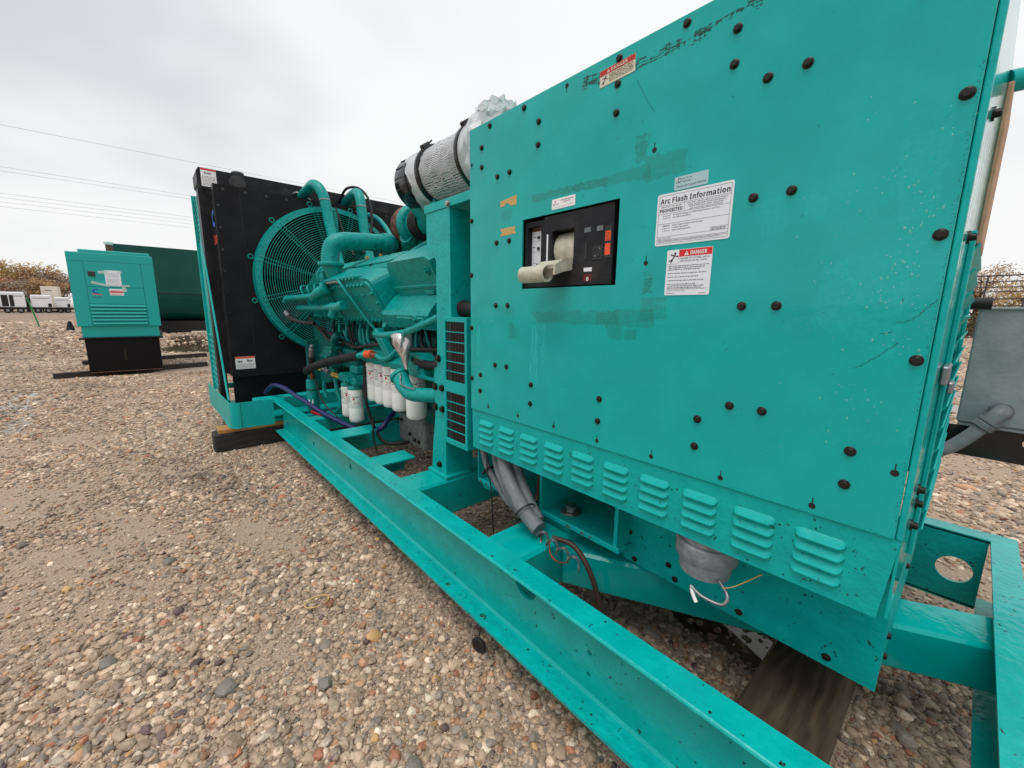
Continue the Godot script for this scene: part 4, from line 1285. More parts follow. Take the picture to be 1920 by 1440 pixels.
	var wave := func(pts: Array, r: float) -> MB:
		var mb := MB.new()
		var q := smooth(pts, 24)
		var rr := []
		for k in q.size(): rr.append(r * (1.0 if k % 2 == 0 else 0.86))
		mb.tube(q, rr, 12)
		return mb
	put(c, "conduit", wave.call([Vector3(-1.46, 0.72, -0.06), Vector3(-1.44, 0.66, -0.055), Vector3(-1.40, 0.60, -0.05), Vector3(-1.34, 0.550, -0.05), Vector3(-1.25, 0.49, -0.05), Vector3(-1.15, 0.462, -0.06), Vector3(-1.085, 0.455, -0.07)], 0.0165), M.conduit)
	put(c, "conduit", wave.call([Vector3(-1.40, 0.72, -0.08), Vector3(-1.36, 0.645, -0.06), Vector3(-1.29, 0.575, -0.04), Vector3(-1.19, 0.50, -0.03), Vector3(-1.08, 0.458, -0.03), Vector3(-1.035, 0.446, -0.028)], 0.0165), M.conduit)
	pipe(c, "conduit", [Vector3(-1.33, 0.72, -0.07), Vector3(-1.27, 0.645, -0.04), Vector3(-1.19, 0.58, -0.015), Vector3(-1.10, 0.525, 0.0), Vector3(-1.02, 0.488, 0.002)], 0.031, M.conduit, 16)
	pipe(c, "conduit", [Vector3(-1.30, 0.72, -0.10), Vector3(-1.23, 0.63, -0.08), Vector3(-1.14, 0.56, -0.05), Vector3(-1.05, 0.50, -0.03)], 0.022, M.conduit, 12)
	for q in [[Vector3(-1.10, 0.525, 0.0), Vector3(0.80, -0.42, 0.1), 0.048], [Vector3(-1.40, 0.60, -0.05), Vector3(0.7, -0.7, 0), 0.026]]:
		b = MB.new()
		b.lathe([Vector2(q[2] - 0.003, -0.004), Vector2(q[2], -0.004), Vector2(q[2], 0.004), Vector2(q[2] - 0.003, 0.004)], q[0], q[1], 20)
		b.box(q[0] + Vector3(-0.01, -q[2] * 0.55, q[2] * 0.8), Vector3(0.012, 0.012, 0.012), 0.002)
		put(c, "cable_tie", b, M.rubber)
	pipe(c, "black_cord", [Vector3(-1.39, 0.66, -0.03), Vector3(-1.37, 0.60, -0.02), Vector3(-1.36, 0.54, -0.03), Vector3(-1.345, 0.40, -0.03), Vector3(-1.33, 0.22, -0.03), Vector3(-1.32, 0.03, -0.04)], 0.003, M.rubber, 6)
	pipe(c, "brown_cord", [Vector3(-1.19, 0.71, -0.16), Vector3(-1.17, 0.60, -0.15), Vector3(-1.13, 0.53, -0.09)], 0.010, M.brown_cord, 8)
	pipe(c, "brown_cord", [Vector3(-0.98, 0.455, -0.035), Vector3(-0.90, 0.45, -0.06), Vector3(-0.83, 0.40, -0.06), Vector3(-0.785, 0.30, -0.07), Vector3(-0.765, 0.17, -0.08), Vector3(-0.76, 0.03, -0.09)], 0.010, M.brown_cord, 8)
	# loose armour and bare leads at the conduit's end
	var coil := []
	for k in 90:
		var a := k * 0.27
		coil.append(Vector3(-1.005 + 0.0022 * k, 0.476 - 0.0004 * k + 0.018 * sin(a), 0.012 + 0.016 * cos(a)))
	b = MB.new()
	for k in coil.size() - 1: b.bar(coil[k], coil[k + 1], 0.010, 0.0018, 0.0, Vector3(1, 0.2, 0))
	put(c, "loose_armour", b, M.galv)
	pipe(c, "bare_lead", [Vector3(-0.965, 0.47, 0.0), Vector3(-0.94, 0.43, 0.02), Vector3(-0.90, 0.415, 0.02), Vector3(-0.86, 0.43, 0.01)], 0.0028, M.copper, 6)
	pipe(c, "bare_lead", [Vector3(-1.032, 0.447, -0.026), Vector3(-1.01, 0.437, 0.0), Vector3(-1.005, 0.41, 0.01), Vector3(-1.015, 0.385, 0.005)], 0.004, M.galv, 6)

	# ---------- the frame at the engine end of the cabinet ----------
	var f := group_in(g, "end_frame")
	b = MB.new()
	b.span(Vector3(-1.921, 1.787, -0.058), Vector3(-1.47, 1.826, -0.046), 0.002)
	b.span(Vector3(-1.921, 1.816, -0.62), Vector3(-1.47, 1.826, -0.058), 0.0)
	put(f, "header", b, M.teal)
	b = MB.new()
	var poly := PackedVector2Array([Vector2(-1.907, 1.786), Vector2(-1.907, 1.615), Vector2(-1.895, 1.592), Vector2(-1.87, 1.582), Vector2(-1.838, 1.578), Vector2(-1.822, 1.555), Vector2(-1.828, 1.03), Vector2(-1.858, 0.985), Vector2(-1.862, 0.74), Vector2(-1.885, 0.62), Vector2(-1.905, 0.452), Vector2(-1.76, 0.452), Vector2(-1.76, 0.64), Vector2(-1.695, 0.64), Vector2(-1.695, 1.786)])
	b.prism(poly, Transform3D(Basis(), Vector3(0, 0, -0.062)), 0.012)
	b.span(Vector3(-1.707, 0.64, -0.20), Vector3(-1.6955, 1.786, -0.0625), 0.001)
	b.span(Vector3(-1.77, 0.452, -0.22), Vector3(-1.7605, 0.70, -0.0625), 0.001)
	put(f, "post", b, M.worn)
	b = MB.new()
	b.span(Vector3(-1.925, 0.440, -0.20), Vector3(-1.735, 0.456, -0.035), 0.002)
	b.span(Vector3(-1.87, 0.456, -0.20), Vector3(-1.765, 0.51, -0.075), 0.002)
	put(f, "foot", b, M.teal)
	for q in [[-1.814, 1.072, 0.016], [-1.852, 0.921, 0.016], [-1.852, 0.812, 0.016], [-1.785, 0.922, 0.015], [-1.785, 0.811, 0.015], [-1.70, 1.80, 0.013], [-1.82, 0.50, 0.014]]:
		b = MB.new()
		b.cyl(Vector3(q[0], q[1], -0.050), Vector3(q[0], q[1], -0.034), q[2], 6, 0.002)
		b.cyl(Vector3(q[0], q[1], -0.050), Vector3(q[0], q[1], -0.045), q[2] * 1.25, 16)
		put(f, "frame_bolt", b, M.steel if q[1] > 1.7 else M.bolt)
	# inner baffle with its slanting lower edge
	b = MB.new()
	b.prism(PackedVector2Array([Vector2(-2.05, 1.81), Vector2(-1.47, 1.81), Vector2(-1.47, 1.02), Vector2(-1.95, 1.50)]), Transform3D(Basis(), Vector3(0, 0, -0.42)), 0.004)
	put(f, "baffle", b, M.teal)
	# grille box of the air outlet
	var h := group_in(g, "outlet_grille")
	b = MB.new()
	for q in [[-1.752, 0.645, -1.738, 1.284], [-1.572, 0.645, -1.553, 1.284]]: b.span(Vector3(q[0], q[1], -0.20), Vector3(q[2], q[3], -0.040), 0.002)
	for q in [[0.645, 0.672], [0.915, 0.972], [1.262, 1.284]]: b.span(Vector3(-1.738, q[0], -0.20), Vector3(-1.572, q[1], -0.042), 0.001)
	put(h, "grille_frame", b, M.teal)
	b = MB.new()
	b.span(Vector3(-1.74, 0.65, -0.20), Vector3(-1.57, 1.28, -0.066))
	put(h, "grille_back", b, M.black)  # near-black panel stands in for the shade behind the slats
	for q in [[0.672, 0.915], [0.972, 1.262]]:
		for k in 13:
			b = MB.new()
			var x := -1.738 + 0.166 * (k + 0.5) / 13.0
			b.span(Vector3(x - 0.0035, q[0], -0.062), Vector3(x + 0.0035, q[1], -0.047), 0.0)
			put(h, "grille_slat", b, M.black_gloss)
		var n := 5 if q[0] < 0.9 else 6
		for k in n - 1:
			b = MB.new()
			var y: float = q[0] + (q[1] - q[0]) * (k + 1) / n
			b.span(Vector3(-1.738, y - 0.002, -0.0465), Vector3(-1.572, y + 0.002, -0.0425), 0.0)
			put(h, "grille_bar", b, M.teal)
	b = MB.new()
	b.lathe([Vector2(0.0, 0.0), Vector2(0.034, 0.0), Vector2(0.040, 0.006), Vector2(0.040, 0.03), Vector2(0.035, 0.034), Vector2(0.035, 0.17), Vector2(0.0, 0.17)], Vector3(-1.72, 1.325, -0.12), Vector3(1, 0.02, -0.05), 20)
	put(h, "rubber_sleeve", b, M.rubber)

	# ---------- grey junction box on its bracket behind the cabinet ----------
	var j := group_in(g, "junction_box")
	b = MB.new()
	b.span(Vector3(-0.010, 0.902, -1.56), Vector3(0.47, 1.352, -1.345), 0.006)
	put(j, "enclosure", b, M.grey_box)
	b = MB.new()
	b.span(Vector3(-0.014, 1.343, -1.565), Vector3(0.475, 1.353, -1.338), 0.003)
	b.span(Vector3(-0.005, 0.888, -1.55), Vector3(0.465, 0.901, -1.350), 0.003)
	put(j, "box_flange", b, M.grey_box)
	b = MB.new()
	b.holed(Transform3D(Basis(), Vector3(0, 0, -1.37)), -0.30, 0.26, 0.768, 0.887, 0.01, [Vector3(-0.075, 0.792, 0.014), Vector3(0.185, 0.850, 0.017)], 16)
	b.span(Vector3(-0.30, 0.50, -1.36), Vector3(-0.20, 0.77, -1.345), 0.0)
	put(j, "bracket", b, M.black_gloss)
	b = MB.new()
	b.tube(smooth([Vector3(0.100, 0.966, -1.345), Vector3(0.100, 0.966, -1.31), Vector3(0.085, 0.945, -1.29), Vector3(0.065, 0.915, -1.285)], 5), 0.026, 16)
	b.lathe([Vector2(0.0, -0.012), Vector2(0.034, -0.012), Vector2(0.034, 0.0), Vector2(0.030, 0.004), Vector2(0.033, 0.008), Vector2(0.033, 0.026), Vector2(0.028, 0.030), Vector2(0.0, 0.030)], Vector3(0.072, 0.925, -1.286), Vector3(-0.6, -0.9, 0.1), 16)
	b.cyl(Vector3(0.100, 0.966, -1.346), Vector3(0.100, 0.966, -1.335), 0.034, 20, 0.003)
	put(j, "conduit_elbow", b, M.conduit)
	pipe(j, "conduit", [Vector3(0.066, 0.915, -1.285), Vector3(0.035, 0.868, -1.27), Vector3(-0.01, 0.815, -1.25), Vector3(-0.07, 0.775, -1.22), Vector3(-0.14, 0.745, -1.20), Vector3(-0.22, 0.73, -1.20)], 0.0235, M.conduit, 14)
	b = MB.new()
	b.cyl(Vector3(-0.06, 1.365, -1.25), Vector3(0.02, 1.365, -1.25), 0.022, 16, 0.002)
	put(j, "rubber_cap", b, M.rubber)

# ---------- the engine ----------

const BANK := Transform3D(Basis(Vector3(1, 0, 0), Vector3(0, 0.893, 0.451), Vector3(0, -0.451, 0.893)), Vector3(0, 1.4985, -0.064))

func bk(x: float, y: float, z: float) -> Vector3:
	return BANK * Vector3(x, y, z)

func bank_box(b: MB, x0: float, y0: float, z0: float, x1: float, y1: float, z1: float, bev := 0.006) -> void:
	b.box(BANK * Vector3((x0 + x1) / 2, (y0 + y1) / 2, (z0 + z1) / 2), Vector3(absf(x1 - x0), absf(y1 - y0), absf(z1 - z0)), bev, BANK.basis)

func bank_prism(b: MB, pts: Array, z0: float, depth: float) -> void:
	b.prism(PackedVector2Array(pts), BANK * Transform3D(Basis(), Vector3(0, 0, z0)), depth)

func oil_can(r: float, h: float, sd: int) -> Array:
	# spin-on filter can hanging from y 0, with its printed band; surfaces: can, red print, black print
	var b := MB.new()
	b.lathe([Vector2(0.0, -h), Vector2(r * 0.55, -h), Vector2(r * 0.86, -h + 0.006), Vector2(r * 0.97, -h + 0.018), Vector2(r, -h + 0.03), Vector2(r, -h * 0.56), Vector2(r * 0.992, -h * 0.555), Vector2(r * 0.992, -h * 0.55), Vector2(r, -h * 0.545), Vector2(r, -0.012), Vector2(r * 0.94, 0.0), Vector2(0.0, 0.0)], Vector3.ZERO, Vector3.UP, 28)
	var red := MB.new()
	var ink := MB.new()
	var z := 0.0006
	rect_in(red, 0.004, -h * 0.45, 0.044, -h * 0.40, z)
	rect_in(red, -0.006, -h * 0.30, 0.008, -h * 0.24, z)
	small_print(red, 0.004, 0.044, -h * 0.385, 0.006, z, sd)
	text_in(ink, "Fleetguard", -0.012, -h * 0.22, 0.011, z, 0.055, true)
	for k in 5: small_print(ink, -0.052, -0.022, -h * (0.14 + 0.055 * k), 0.007, z, sd + k)
	for k in 4: small_print(ink, 0.052, 0.08, -h * (0.20 + 0.05 * k), 0.005, z, sd + 9 + k)
	red.bend(0.0, r, Vector3.ZERO)
	ink.bend(0.0, r, Vector3.ZERO)
	return [b, red, ink]

func filter(g: Node3D, at: Vector3, r: float, h: float, turn: float, sd: int) -> void:
	var list := oil_can(r, h, sd)
	var t := Transform3D(Basis(Vector3.UP, turn), at)
	for e in list: e.moved(t)
	var o := put_many(g, "oil_filter", [[list[0], M.white_can], [list[1], M.red], [list[2], M.ink]])
	var b := MB.new()
	b.lathe([Vector2(0.0, 0.0), Vector2(r * 0.98, 0.0), Vector2(r * 1.0, 0.008), Vector2(r * 0.93, 0.025), Vector2(r * 0.8, 0.034), Vector2(0.0, 0.034)], at + Vector3(0, 0.0005, 0), Vector3.UP, 24)
	put(o, "filter_head", b, M.engine)

func build_engine(g: Node3D) -> void:
	var s := group_in(g, "engine")
	var b := MB.new()
	# crankcase, sump and flywheel housing
	b.span(Vector3(-4.25, 0.72, -0.92), Vector3(-1.98, 1.16, -0.33), 0.02)
	b.span(Vector3(-4.1, 1.1, -0.80), Vector3(-2.0, 1.55, -0.40), 0.02)
	for k in 6:
		b.span(Vector3(-3.95 + 0.33 * k, 0.80, -0.335), Vector3(-3.75 + 0.33 * k, 1.10, -0.315), 0.008)
	put(s, "crankcase", b, M.engine_shade_dirt)
	b = MB.new()
	b.prism(PackedVector2Array([Vector2(-0.95, 0.74), Vector2(-0.28, 0.74), Vector2(-0.30, 0.66), Vector2(-0.36, 0.60), Vector2(-0.42, 0.50), Vector2(-0.80, 0.50), Vector2(-0.88, 0.62)]), Transform3D(Basis(Vector3(0, 0, 1), Vector3(0, 1, 0), Vector3(-1, 0, 0)), Vector3(-2.02, 0, 0)), 1.75)
	put(s, "oil_pan", b, M.engine_shade_dirt)
	b = MB.new()
	b.span(Vector3(-3.9, 0.735, -0.96), Vector3(-2.0, 0.755, -0.265), 0.004)
	put(s, "pan_rail", b, M.engine)
	b = MB.new()
	b.span(Vector3(-2.99, 0.285, -0.80), Vector3(-2.58, 0.52, -0.385), 0.012)
	b.span(Vector3(-3.0, 0.50, -0.82), Vector3(-2.57, 0.515, -0.37), 0.003)
	put(s, "sump", b, M.bare_metal)
	for q in [[-2.93, 0.46], [-2.66, 0.34], [-2.72, 0.34], [-2.80, 0.37]]:
		b = MB.new()
		b.cyl(Vector3(q[0], q[1], -0.386), Vector3(q[0], q[1], -0.370), 0.014, 6, 0.002)
		put(s, "sump_bolt", b, M.bolt)
	b = MB.new()
	b.cyl(Vector3(-2.02, 0.92, -0.596), Vector3(-1.72, 0.92, -0.596), 0.47, 40, 0.02)
	b.cyl(Vector3(-1.72, 0.92, -0.596), Vector3(-1.50, 0.95, -0.596), 0.42, 40, 0.01)
	put(s, "flywheel_housing", b, M.engine)
	# near bank: cylinder heads in a row, then the wide intake housing outside them
	for k in 6:
		b = MB.new()
		var x := -4.05 + 0.335 * k
		bank_box(b, x, -0.36, -0.44, x + 0.315, -0.05, -0.17, 0.012)
		put(s, "cylinder_head", b, M.engine_shade_dirt)
		b = MB.new()
		bank_box(b, x + 0.01, -0.05, -0.43, x + 0.305, 0.045, -0.19, 0.025)
		bank_box(b, x + 0.02, 0.045, -0.40, x + 0.295, 0.058, -0.22, 0.006)
		put(s, "rocker_cover", b, M.engine)
	# end box of the bank: tall, with a stepped foot
	b = MB.new()
	bank_prism(b, [Vector2(-2.60, -0.17), Vector2(-2.60, 0.02), Vector2(-2.56, 0.065), Vector2(-2.10, 0.065), Vector2(-2.06, 0.04), Vector2(-2.06, -0.17)], -0.42, 0.305)
	bank_box(b, -2.615, -0.115, -0.425, -2.05, -0.095, -0.105, 0.004)
	put(s, "rear_rocker_box", b, M.engine)
	b = MB.new()
	b.prism(PackedVector2Array([Vector2(-0.38, -0.335), Vector2(-0.38, -0.16), Vector2(-0.10, -0.16), Vector2(0.010, -0.205), Vector2(0.035, -0.225), Vector2(0.035, -0.315), Vector2(0.0, -0.335)]), BANK * Transform3D(Basis(Vector3(0, 0, 1), Vector3(0, 1, 0), Vector3(-1, 0, 0)), Vector3(-2.06, 0, 0)), 0.60)
	bank_box(b, -2.46, -0.30, 0.02, -2.12, -0.235, 0.042, 0.006)
	put(s, "rear_housing", b, M.engine)
	for q in [[-2.12, -0.015], [-2.14, -0.26], [-2.22, -0.25]]:
		b = MB.new()
		var z0 := -0.113 if q[1] > -0.1 else 0.034
		b.lathe([Vector2(0.0, 0.02), Vector2(0.011, 0.02), Vector2(0.011, 0.004), Vector2(0.022, 0.010), Vector2(0.026, 0.006), Vector2(0.026, 0.0)], bk(q[0], q[1], z0), BANK.basis.z, 18)
		put(s, "boss", b, M.engine)
	b = MB.new()
	bank_box(b, -2.22, -0.155, -0.12, -2.13, -0.13, -0.098, 0.003)
	bank_box(b, -2.58, -0.20, -0.12, -2.49, -0.165, -0.09, 0.004)
	put(s, "clamp_tab", b, M.engine)
	# intake (aftercooler) housing: sloping roof, rounded right shoulder
	b = MB.new()
	var sh := [Vector2(-3.50, -0.31), Vector2(-3.50, 0.03)]
	sh.append(Vector2(-3.44, 0.055))
	for k in 6:
		var a := PI / 2 * (1.0 - k / 5.0)
		sh.append(Vector2(-2.76 + 0.07 * cos(a), -0.055 + 0.07 * sin(a)))
	sh.append(Vector2(-2.665, -0.31))
	bank_prism(b, sh, -0.20, 0.186)
	put(s, "intake_housing", b, M.engine)
	b = MB.new()
	bank_prism(b, [Vector2(-3.49, -0.30), Vector2(-3.49, -0.005), Vector2(-2.75, -0.005), Vector2(-2.715, -0.03), Vector2(-2.70, -0.065), Vector2(-2.68, -0.30)], -0.014, 0.020)
	for y in [-0.10, -0.215]:
		for k in 6:
			bank_box(b, -3.38 + 0.115 * k, y, 0.004, -3.30 + 0.115 * k, y + 0.012, 0.013, 0.002)
	put(s, "intake_cover", b, M.engine)
	var cap := MB.new()
	cap.cyl(Vector3.ZERO, Vector3(0, 0, 0.004), 0.017, 14)
	cap.lathe([Vector2(0.0125, 0.003), Vector2(0.0125, 0.014), Vector2(0.010, 0.017), Vector2(0.0, 0.017)], Vector3.ZERO, Vector3.BACK, 6)
	var cm := cap.into(ArrayMesh.new(), M.engine)
	var spots := []
	for k in 11: spots.append(Vector2(-3.46 + 0.066 * k, -0.022))
	for k in 12: spots.append(Vector2(-3.46 + 0.066 * k, -0.287))
	for k in 3: spots.append(Vector2(-2.712 + 0.006 * k, -0.085 - 0.07 * k))
	for p in spots: copy_of(s, "cover_bolt", cm, bk(p.x, p.y, 0.006), BANK.basis)
	# front half of the intake: lower cover and its ports
	b = MB.new()
	bank_box(b, -4.36, -0.31, -0.20, -3.56, -0.055, -0.02, 0.03)
	put(s, "front_intake", b, M.engine)
	b = MB.new()
	bank_box(b, -4.35, -0.30, -0.02, -3.57, -0.065, -0.004, 0.004)
	put(s, "intake_cover", b, M.engine)
	for k in 10: copy_of(s, "cover_bolt", cm, bk(-4.31 + 0.078 * k, -0.08, -0.004), BANK.basis)
	for k in 10: copy_of(s, "cover_bolt", cm, bk(-4.31 + 0.078 * k, -0.285, -0.004), BANK.basis)
	b = MB.new()
	b.prism(PackedVector2Array([Vector2(-4.36, -0.05), Vector2(-3.72, 0.11), Vector2(-3.56, 0.11), Vector2(-3.56, -0.05)]), BANK * Transform3D(Basis(), Vector3(0, 0, -0.20)), 0.17)
	put(s, "intake_horn", b, M.engine)
	# flange and bellows where the horn meets the crossover
	b = MB.new()
	b.lathe([Vector2(0.0, 0.0), Vector2(0.10, 0.0), Vector2(0.105, 0.008), Vector2(0.10, 0.016), Vector2(0.078, 0.02), Vector2(0.086, 0.035), Vector2(0.078, 0.05), Vector2(0.086, 0.065), Vector2(0.078, 0.08), Vector2(0.086, 0.095), Vector2(0.078, 0.11), Vector2(0.092, 0.115), Vector2(0.092, 0.13), Vector2(0.0, 0.13)], bk(-3.64, 0.035, -0.09), Vector3(1, 0.05, 0), 28)
	put(s, "bellows", b, M.engine)
	# crossover pipe: up from the housing, over to the turbocharger
	b = MB.new()
	b.tube(smooth([bk(-3.45, 0.02, -0.08), Vector3(-3.45, 1.66, -0.085), Vector3(-3.45, 1.74, -0.088), Vector3(-3.44, 1.805, -0.11), Vector3(-3.43, 1.838, -0.17), Vector3(-3.42, 1.848, -0.26), Vector3(-3.40, 1.856, -0.45), Vector3(-3.38, 1.862, -0.66)], 6), 0.068, 24)
	put(s, "crossover_pipe", b, M.engine)
	b = MB.new()
	b.lathe([Vector2(0.066, 0.0), Vector2(0.094, 0.0), Vector2(0.098, 0.006), Vector2(0.098, 0.022), Vector2(0.094, 0.028), Vector2(0.066, 0.028)], Vector3(-3.45, 1.645, -0.085), Vector3.UP, 28)
	b.lathe([Vector2(0.066, 0.0), Vector2(0.080, 0.0), Vector2(0.082, 0.01), Vector2(0.082, 0.06), Vector2(0.080, 0.07), Vector2(0.066, 0.07)], Vector3(-3.395, 1.857, -0.50), Vector3(0.08, 0.03, -1), 24)
	put(s, "pipe_clamp", b, M.engine)
	b = MB.new()
	b.lathe([Vector2(0.066, 0.0), Vector2(0.090, 0.0), Vector2(0.090, 0.014), Vector2(0.066, 0.014)], Vector3(-3.378, 1.861, -0.60), Vector3(0.08, 0.03, -1), 24)
	b.box(Vector3(-3.30, 1.90, -0.60), Vector3(0.03, 0.03, 0.05), 0.004)
	put(s, "pipe_band", b, M.black_gloss)
	# turbocharger: volute, rusty turbine shell, rubber humps up to the air cleaner
	b = MB.new()
	var vol := []
	var vr := []
	for k in 22:
		var a := TAU * k / 21.0 * 0.92
		vol.append(Vector3(-3.14 + 0.0 * a, 1.98 + 0.115 * sin(a - 1.2), -0.66 + 0.115 * cos(a - 1.2)))
		vr.append(0.035 + 0.045 * k / 21.0)
	b.tube(vol, vr, 14)
	b.cyl(Vector3(-3.20, 1.98, -0.66), Vector3(-3.05, 1.98, -0.66), 0.11, 28, 0.02)
	b.tube(smooth([Vector3(-3.14, 1.90, -0.58), Vector3(-3.18, 1.875, -0.64), Vector3(-3.30, 1.863, -0.67), Vector3(-3.38, 1.862, -0.665)], 5), 0.062, 18)
	for k in 7:
		var a := TAU * k / 7.0
		b.box(Vector3(-3.06, 1.98 + 0.08 * sin(a), -0.66 + 0.08 * cos(a)), Vector3(0.05, 0.02, 0.06), 0.004, Basis(Vector3.RIGHT, -a))
	put(s, "turbocharger", b, M.engine)
	b = MB.new()
	b.lathe([Vector2(0.0, 0.0), Vector2(0.11, 0.0), Vector2(0.145, 0.02), Vector2(0.155, 0.06), Vector2(0.145, 0.11), Vector2(0.12, 0.13), Vector2(0.0, 0.13)], Vector3(-3.34, 2.0, -0.68), Vector3(1, 0, 0), 30)
	put(s, "turbine_shell", b, M.rust)
	b = MB.new()
	b.lathe([Vector2(0.0, 0.0), Vector2(0.12, 0.0), Vector2(0.128, 0.02), Vector2(0.115, 0.035), Vector2(0.128, 0.05), Vector2(0.115, 0.065), Vector2(0.128, 0.08), Vector2(0.115, 0.095), Vector2(0.128, 0.11), Vector2(0.12, 0.13), Vector2(0.0, 0.13)], Vector3(-3.05, 1.98, -0.66), Vector3(1, 0, 0), 30)
	put(s, "rubber_hump", b, M.rubber)
	b = MB.new()
	b.tube(smooth([Vector3(-2.92, 1.98, -0.66), Vector3(-2.85, 1.99, -0.65), Vector3(-2.84, 2.04, -0.62), Vector3(-2.87, 2.10, -0.58), Vector3(-2.88, 2.20, -0.555)], 6), 0.105, 24)
	put(s, "intake_elbow", b, M.engine)
	b = MB.new()
	b.cyl(Vector3(-3.3, 1.40, -0.75), Vector3(-2.3, 1.45, -0.75), 0.12, 20, 0.02)
	b.cyl(Vector3(-2.6, 1.55, -0.80), Vector3(-1.9, 1.60, -0.82), 0.11, 20, 0.02)
	put(s, "exhaust_pipe", b, M.rust)
	# far bank, mostly hidden
	b = MB.new()
	for k in 6:
		b.box(Vector3(-3.9 + 0.335 * k, 1.50, -1.02), Vector3(0.31, 0.22, 0.26), 0.02, Basis(Vector3.RIGHT, -0.47))
	b.box(Vector3(-3.1, 1.40, -1.14), Vector3(1.6, 0.3, 0.12), 0.02, Basis(Vector3.RIGHT, -0.47))
	put(s, "far_bank", b, M.engine_shade_dirt)
	# water rails along the front intake
	pipe(s, "water_rail", [Vector3(-4.46, 1.372, 0.03), Vector3(-4.43, 1.402, 0.025), Vector3(-4.35, 1.405, 0.02), Vector3(-3.62, 1.413, 0.01)], 0.024, M.engine, 12, 4)
	pipe(s, "water_rail", [Vector3(-4.25, 1.315, -0.03), Vector3(-3.32, 1.325, -0.03)], 0.026, M.engine, 12, 1)
	b = MB.new()
	b.tube(smooth([Vector3(-3.62, 1.40, 0.01), Vector3(-3.54, 1.415, 0.02), Vector3(-3.47, 1.44, 0.015), Vector3(-3.41, 1.475, -0.03)], 5), 0.038, 16)
	b.lathe([Vector2(0.038, 0), Vector2(0.055, 0.004), Vector2(0.055, 0.026), Vector2(0.038, 0.03)], Vector3(-3.425, 1.466, -0.015), Vector3(0.6, 0.35, -0.45), 18)
	put(s, "water_elbow", b, M.engine)
	b = MB.new()
	b.tube(smooth([Vector3(-3.32, 1.326, -0.03), Vector3(-3.22, 1.325, -0.03), Vector3(-3.12, 1.345, -0.05)], 5), 0.036, 16)
	b.cyl(Vector3(-3.26, 1.325, -0.03), Vector3(-3.30, 1.255, -0.02), 0.032, 16, 0.004)
	put(s, "water_tee", b, M.engine)
	# fuel lines hooped over the covers
	for k in 4:
		var x := -4.18 + 0.2 * k
		pipe(s, "fuel_line", [bk(x, -0.03, -0.06), bk(x + 0.03, 0.02, 0.0), bk(x + 0.10, 0.0, 0.05), bk(x + 0.12, -0.14, 0.055), bk(x + 0.15, -0.28, 0.03)], 0.0075, M.engine, 7)
	pipe(s, "fuel_line", [bk(-3.5, 0.035, 0.01), bk(-3.2, 0.04, 0.015), bk(-3.12, 0.02, 0.03), bk(-3.06, -0.08, 0.035), bk(-2.95, -0.30, 0.035), bk(-2.88, -0.42, 0.02)], 0.0105, M.engine, 8)
	pipe(s, "fuel_line", [bk(-3.52, 0.02, 0.02), bk(-3.3, 0.025, 0.022), bk(-3.14, 0.022, 0.02)], 0.010, M.bare_metal, 8)
	for k in 9:
		b = MB.new()
		var x := -3.43 + 0.068 * k
		b.cyl(bk(x, 0.012, -0.05), bk(x, 0.04, 0.012), 0.017, 10, 0.003)
		put(s, "injector_nut", b, M.engine)
	# long coolant pipe that leaves the bank towards the frame
	pipe(s, "return_pipe", [Vector3(-2.66, 1.150, -0.08), Vector3(-2.45, 1.158, -0.055), Vector3(-2.2, 1.185, -0.055), Vector3(-2.0, 1.232, -0.06), Vector3(-1.85, 1.28, -0.08)], 0.020, M.engine, 12)
	b = MB.new()
	bank_box(b, -2.78, -0.52, -0.10, -2.66, -0.33, 0.0, 0.012)
	b.cyl(bk(-2.72, -0.36, -0.02), bk(-2.72, -0.30, 0.03), 0.03, 14, 0.004)
	b.bar(Vector3(-2.74, 1.18, -0.13), Vector3(-2.60, 0.98, -0.17), 0.07, 0.05, 0.01)
	put(s, "fuel_pump_link", b, M.engine)
	# valves, brackets and lines under the bank
	var gr := RandomNumberGenerator.new()
	gr.seed = 91
	for k in 12:
		var x := -4.0 + 0.155 * k
		var d := gr.randf_range(-0.03, 0.03)
		pipe(s, "fuel_line", [bk(x, -0.33, -0.06 + d), Vector3(x + 0.05, 1.10 + d, -0.24), Vector3(x + 0.10 + d, 1.0, -0.28), Vector3(x + 0.12, 0.90, -0.30)], gr.randf_range(0.008, 0.016), M.engine if k % 3 else M.rubber, 8)
	for k in 6:
		b = MB.new()
		var x := -3.92 + 0.26 * k
		b.cyl(Vector3(x, 1.03, -0.34), Vector3(x, 1.03, -0.25), 0.04, 14, 0.006)
		b.cyl(Vector3(x, 1.03, -0.25), Vector3(x, 1.03, -0.225), 0.018, 6, 0.003)
		b.span(Vector3(x + 0.07, 0.94, -0.34), Vector3(x + 0.17, 1.08, -0.27), 0.01)
		put(s, "side_cover", b, M.engine_shade_dirt)
	pipe(s, "wire_loom", [Vector3(-4.2, 1.19, -0.10), Vector3(-3.95, 1.12, -0.16), Vector3(-3.6, 1.04, -0.20), Vector3(-3.3, 1.01, -0.2), Vector3(-2.9, 1.06, -0.18), Vector3(-2.5, 1.06, -0.22), Vector3(-2.1, 1.08, -0.25)], 0.016, M.rubber, 8)
	pipe(s, "wire_loom", [Vector3(-4.1, 1.24, -0.07), Vector3(-3.85, 1.06, -0.14), Vector3(-3.7, 0.98, -0.17), Vector3(-3.5, 0.93, -0.15)], 0.013, M.rubber, 8)
	pipe(s, "wire_loom", [Vector3(-2.3, 1.02, -0.16), Vector3(-2.1, 1.0, -0.14), Vector3(-1.9, 1.02, -0.18)], 0.028, M.rubber, 8)
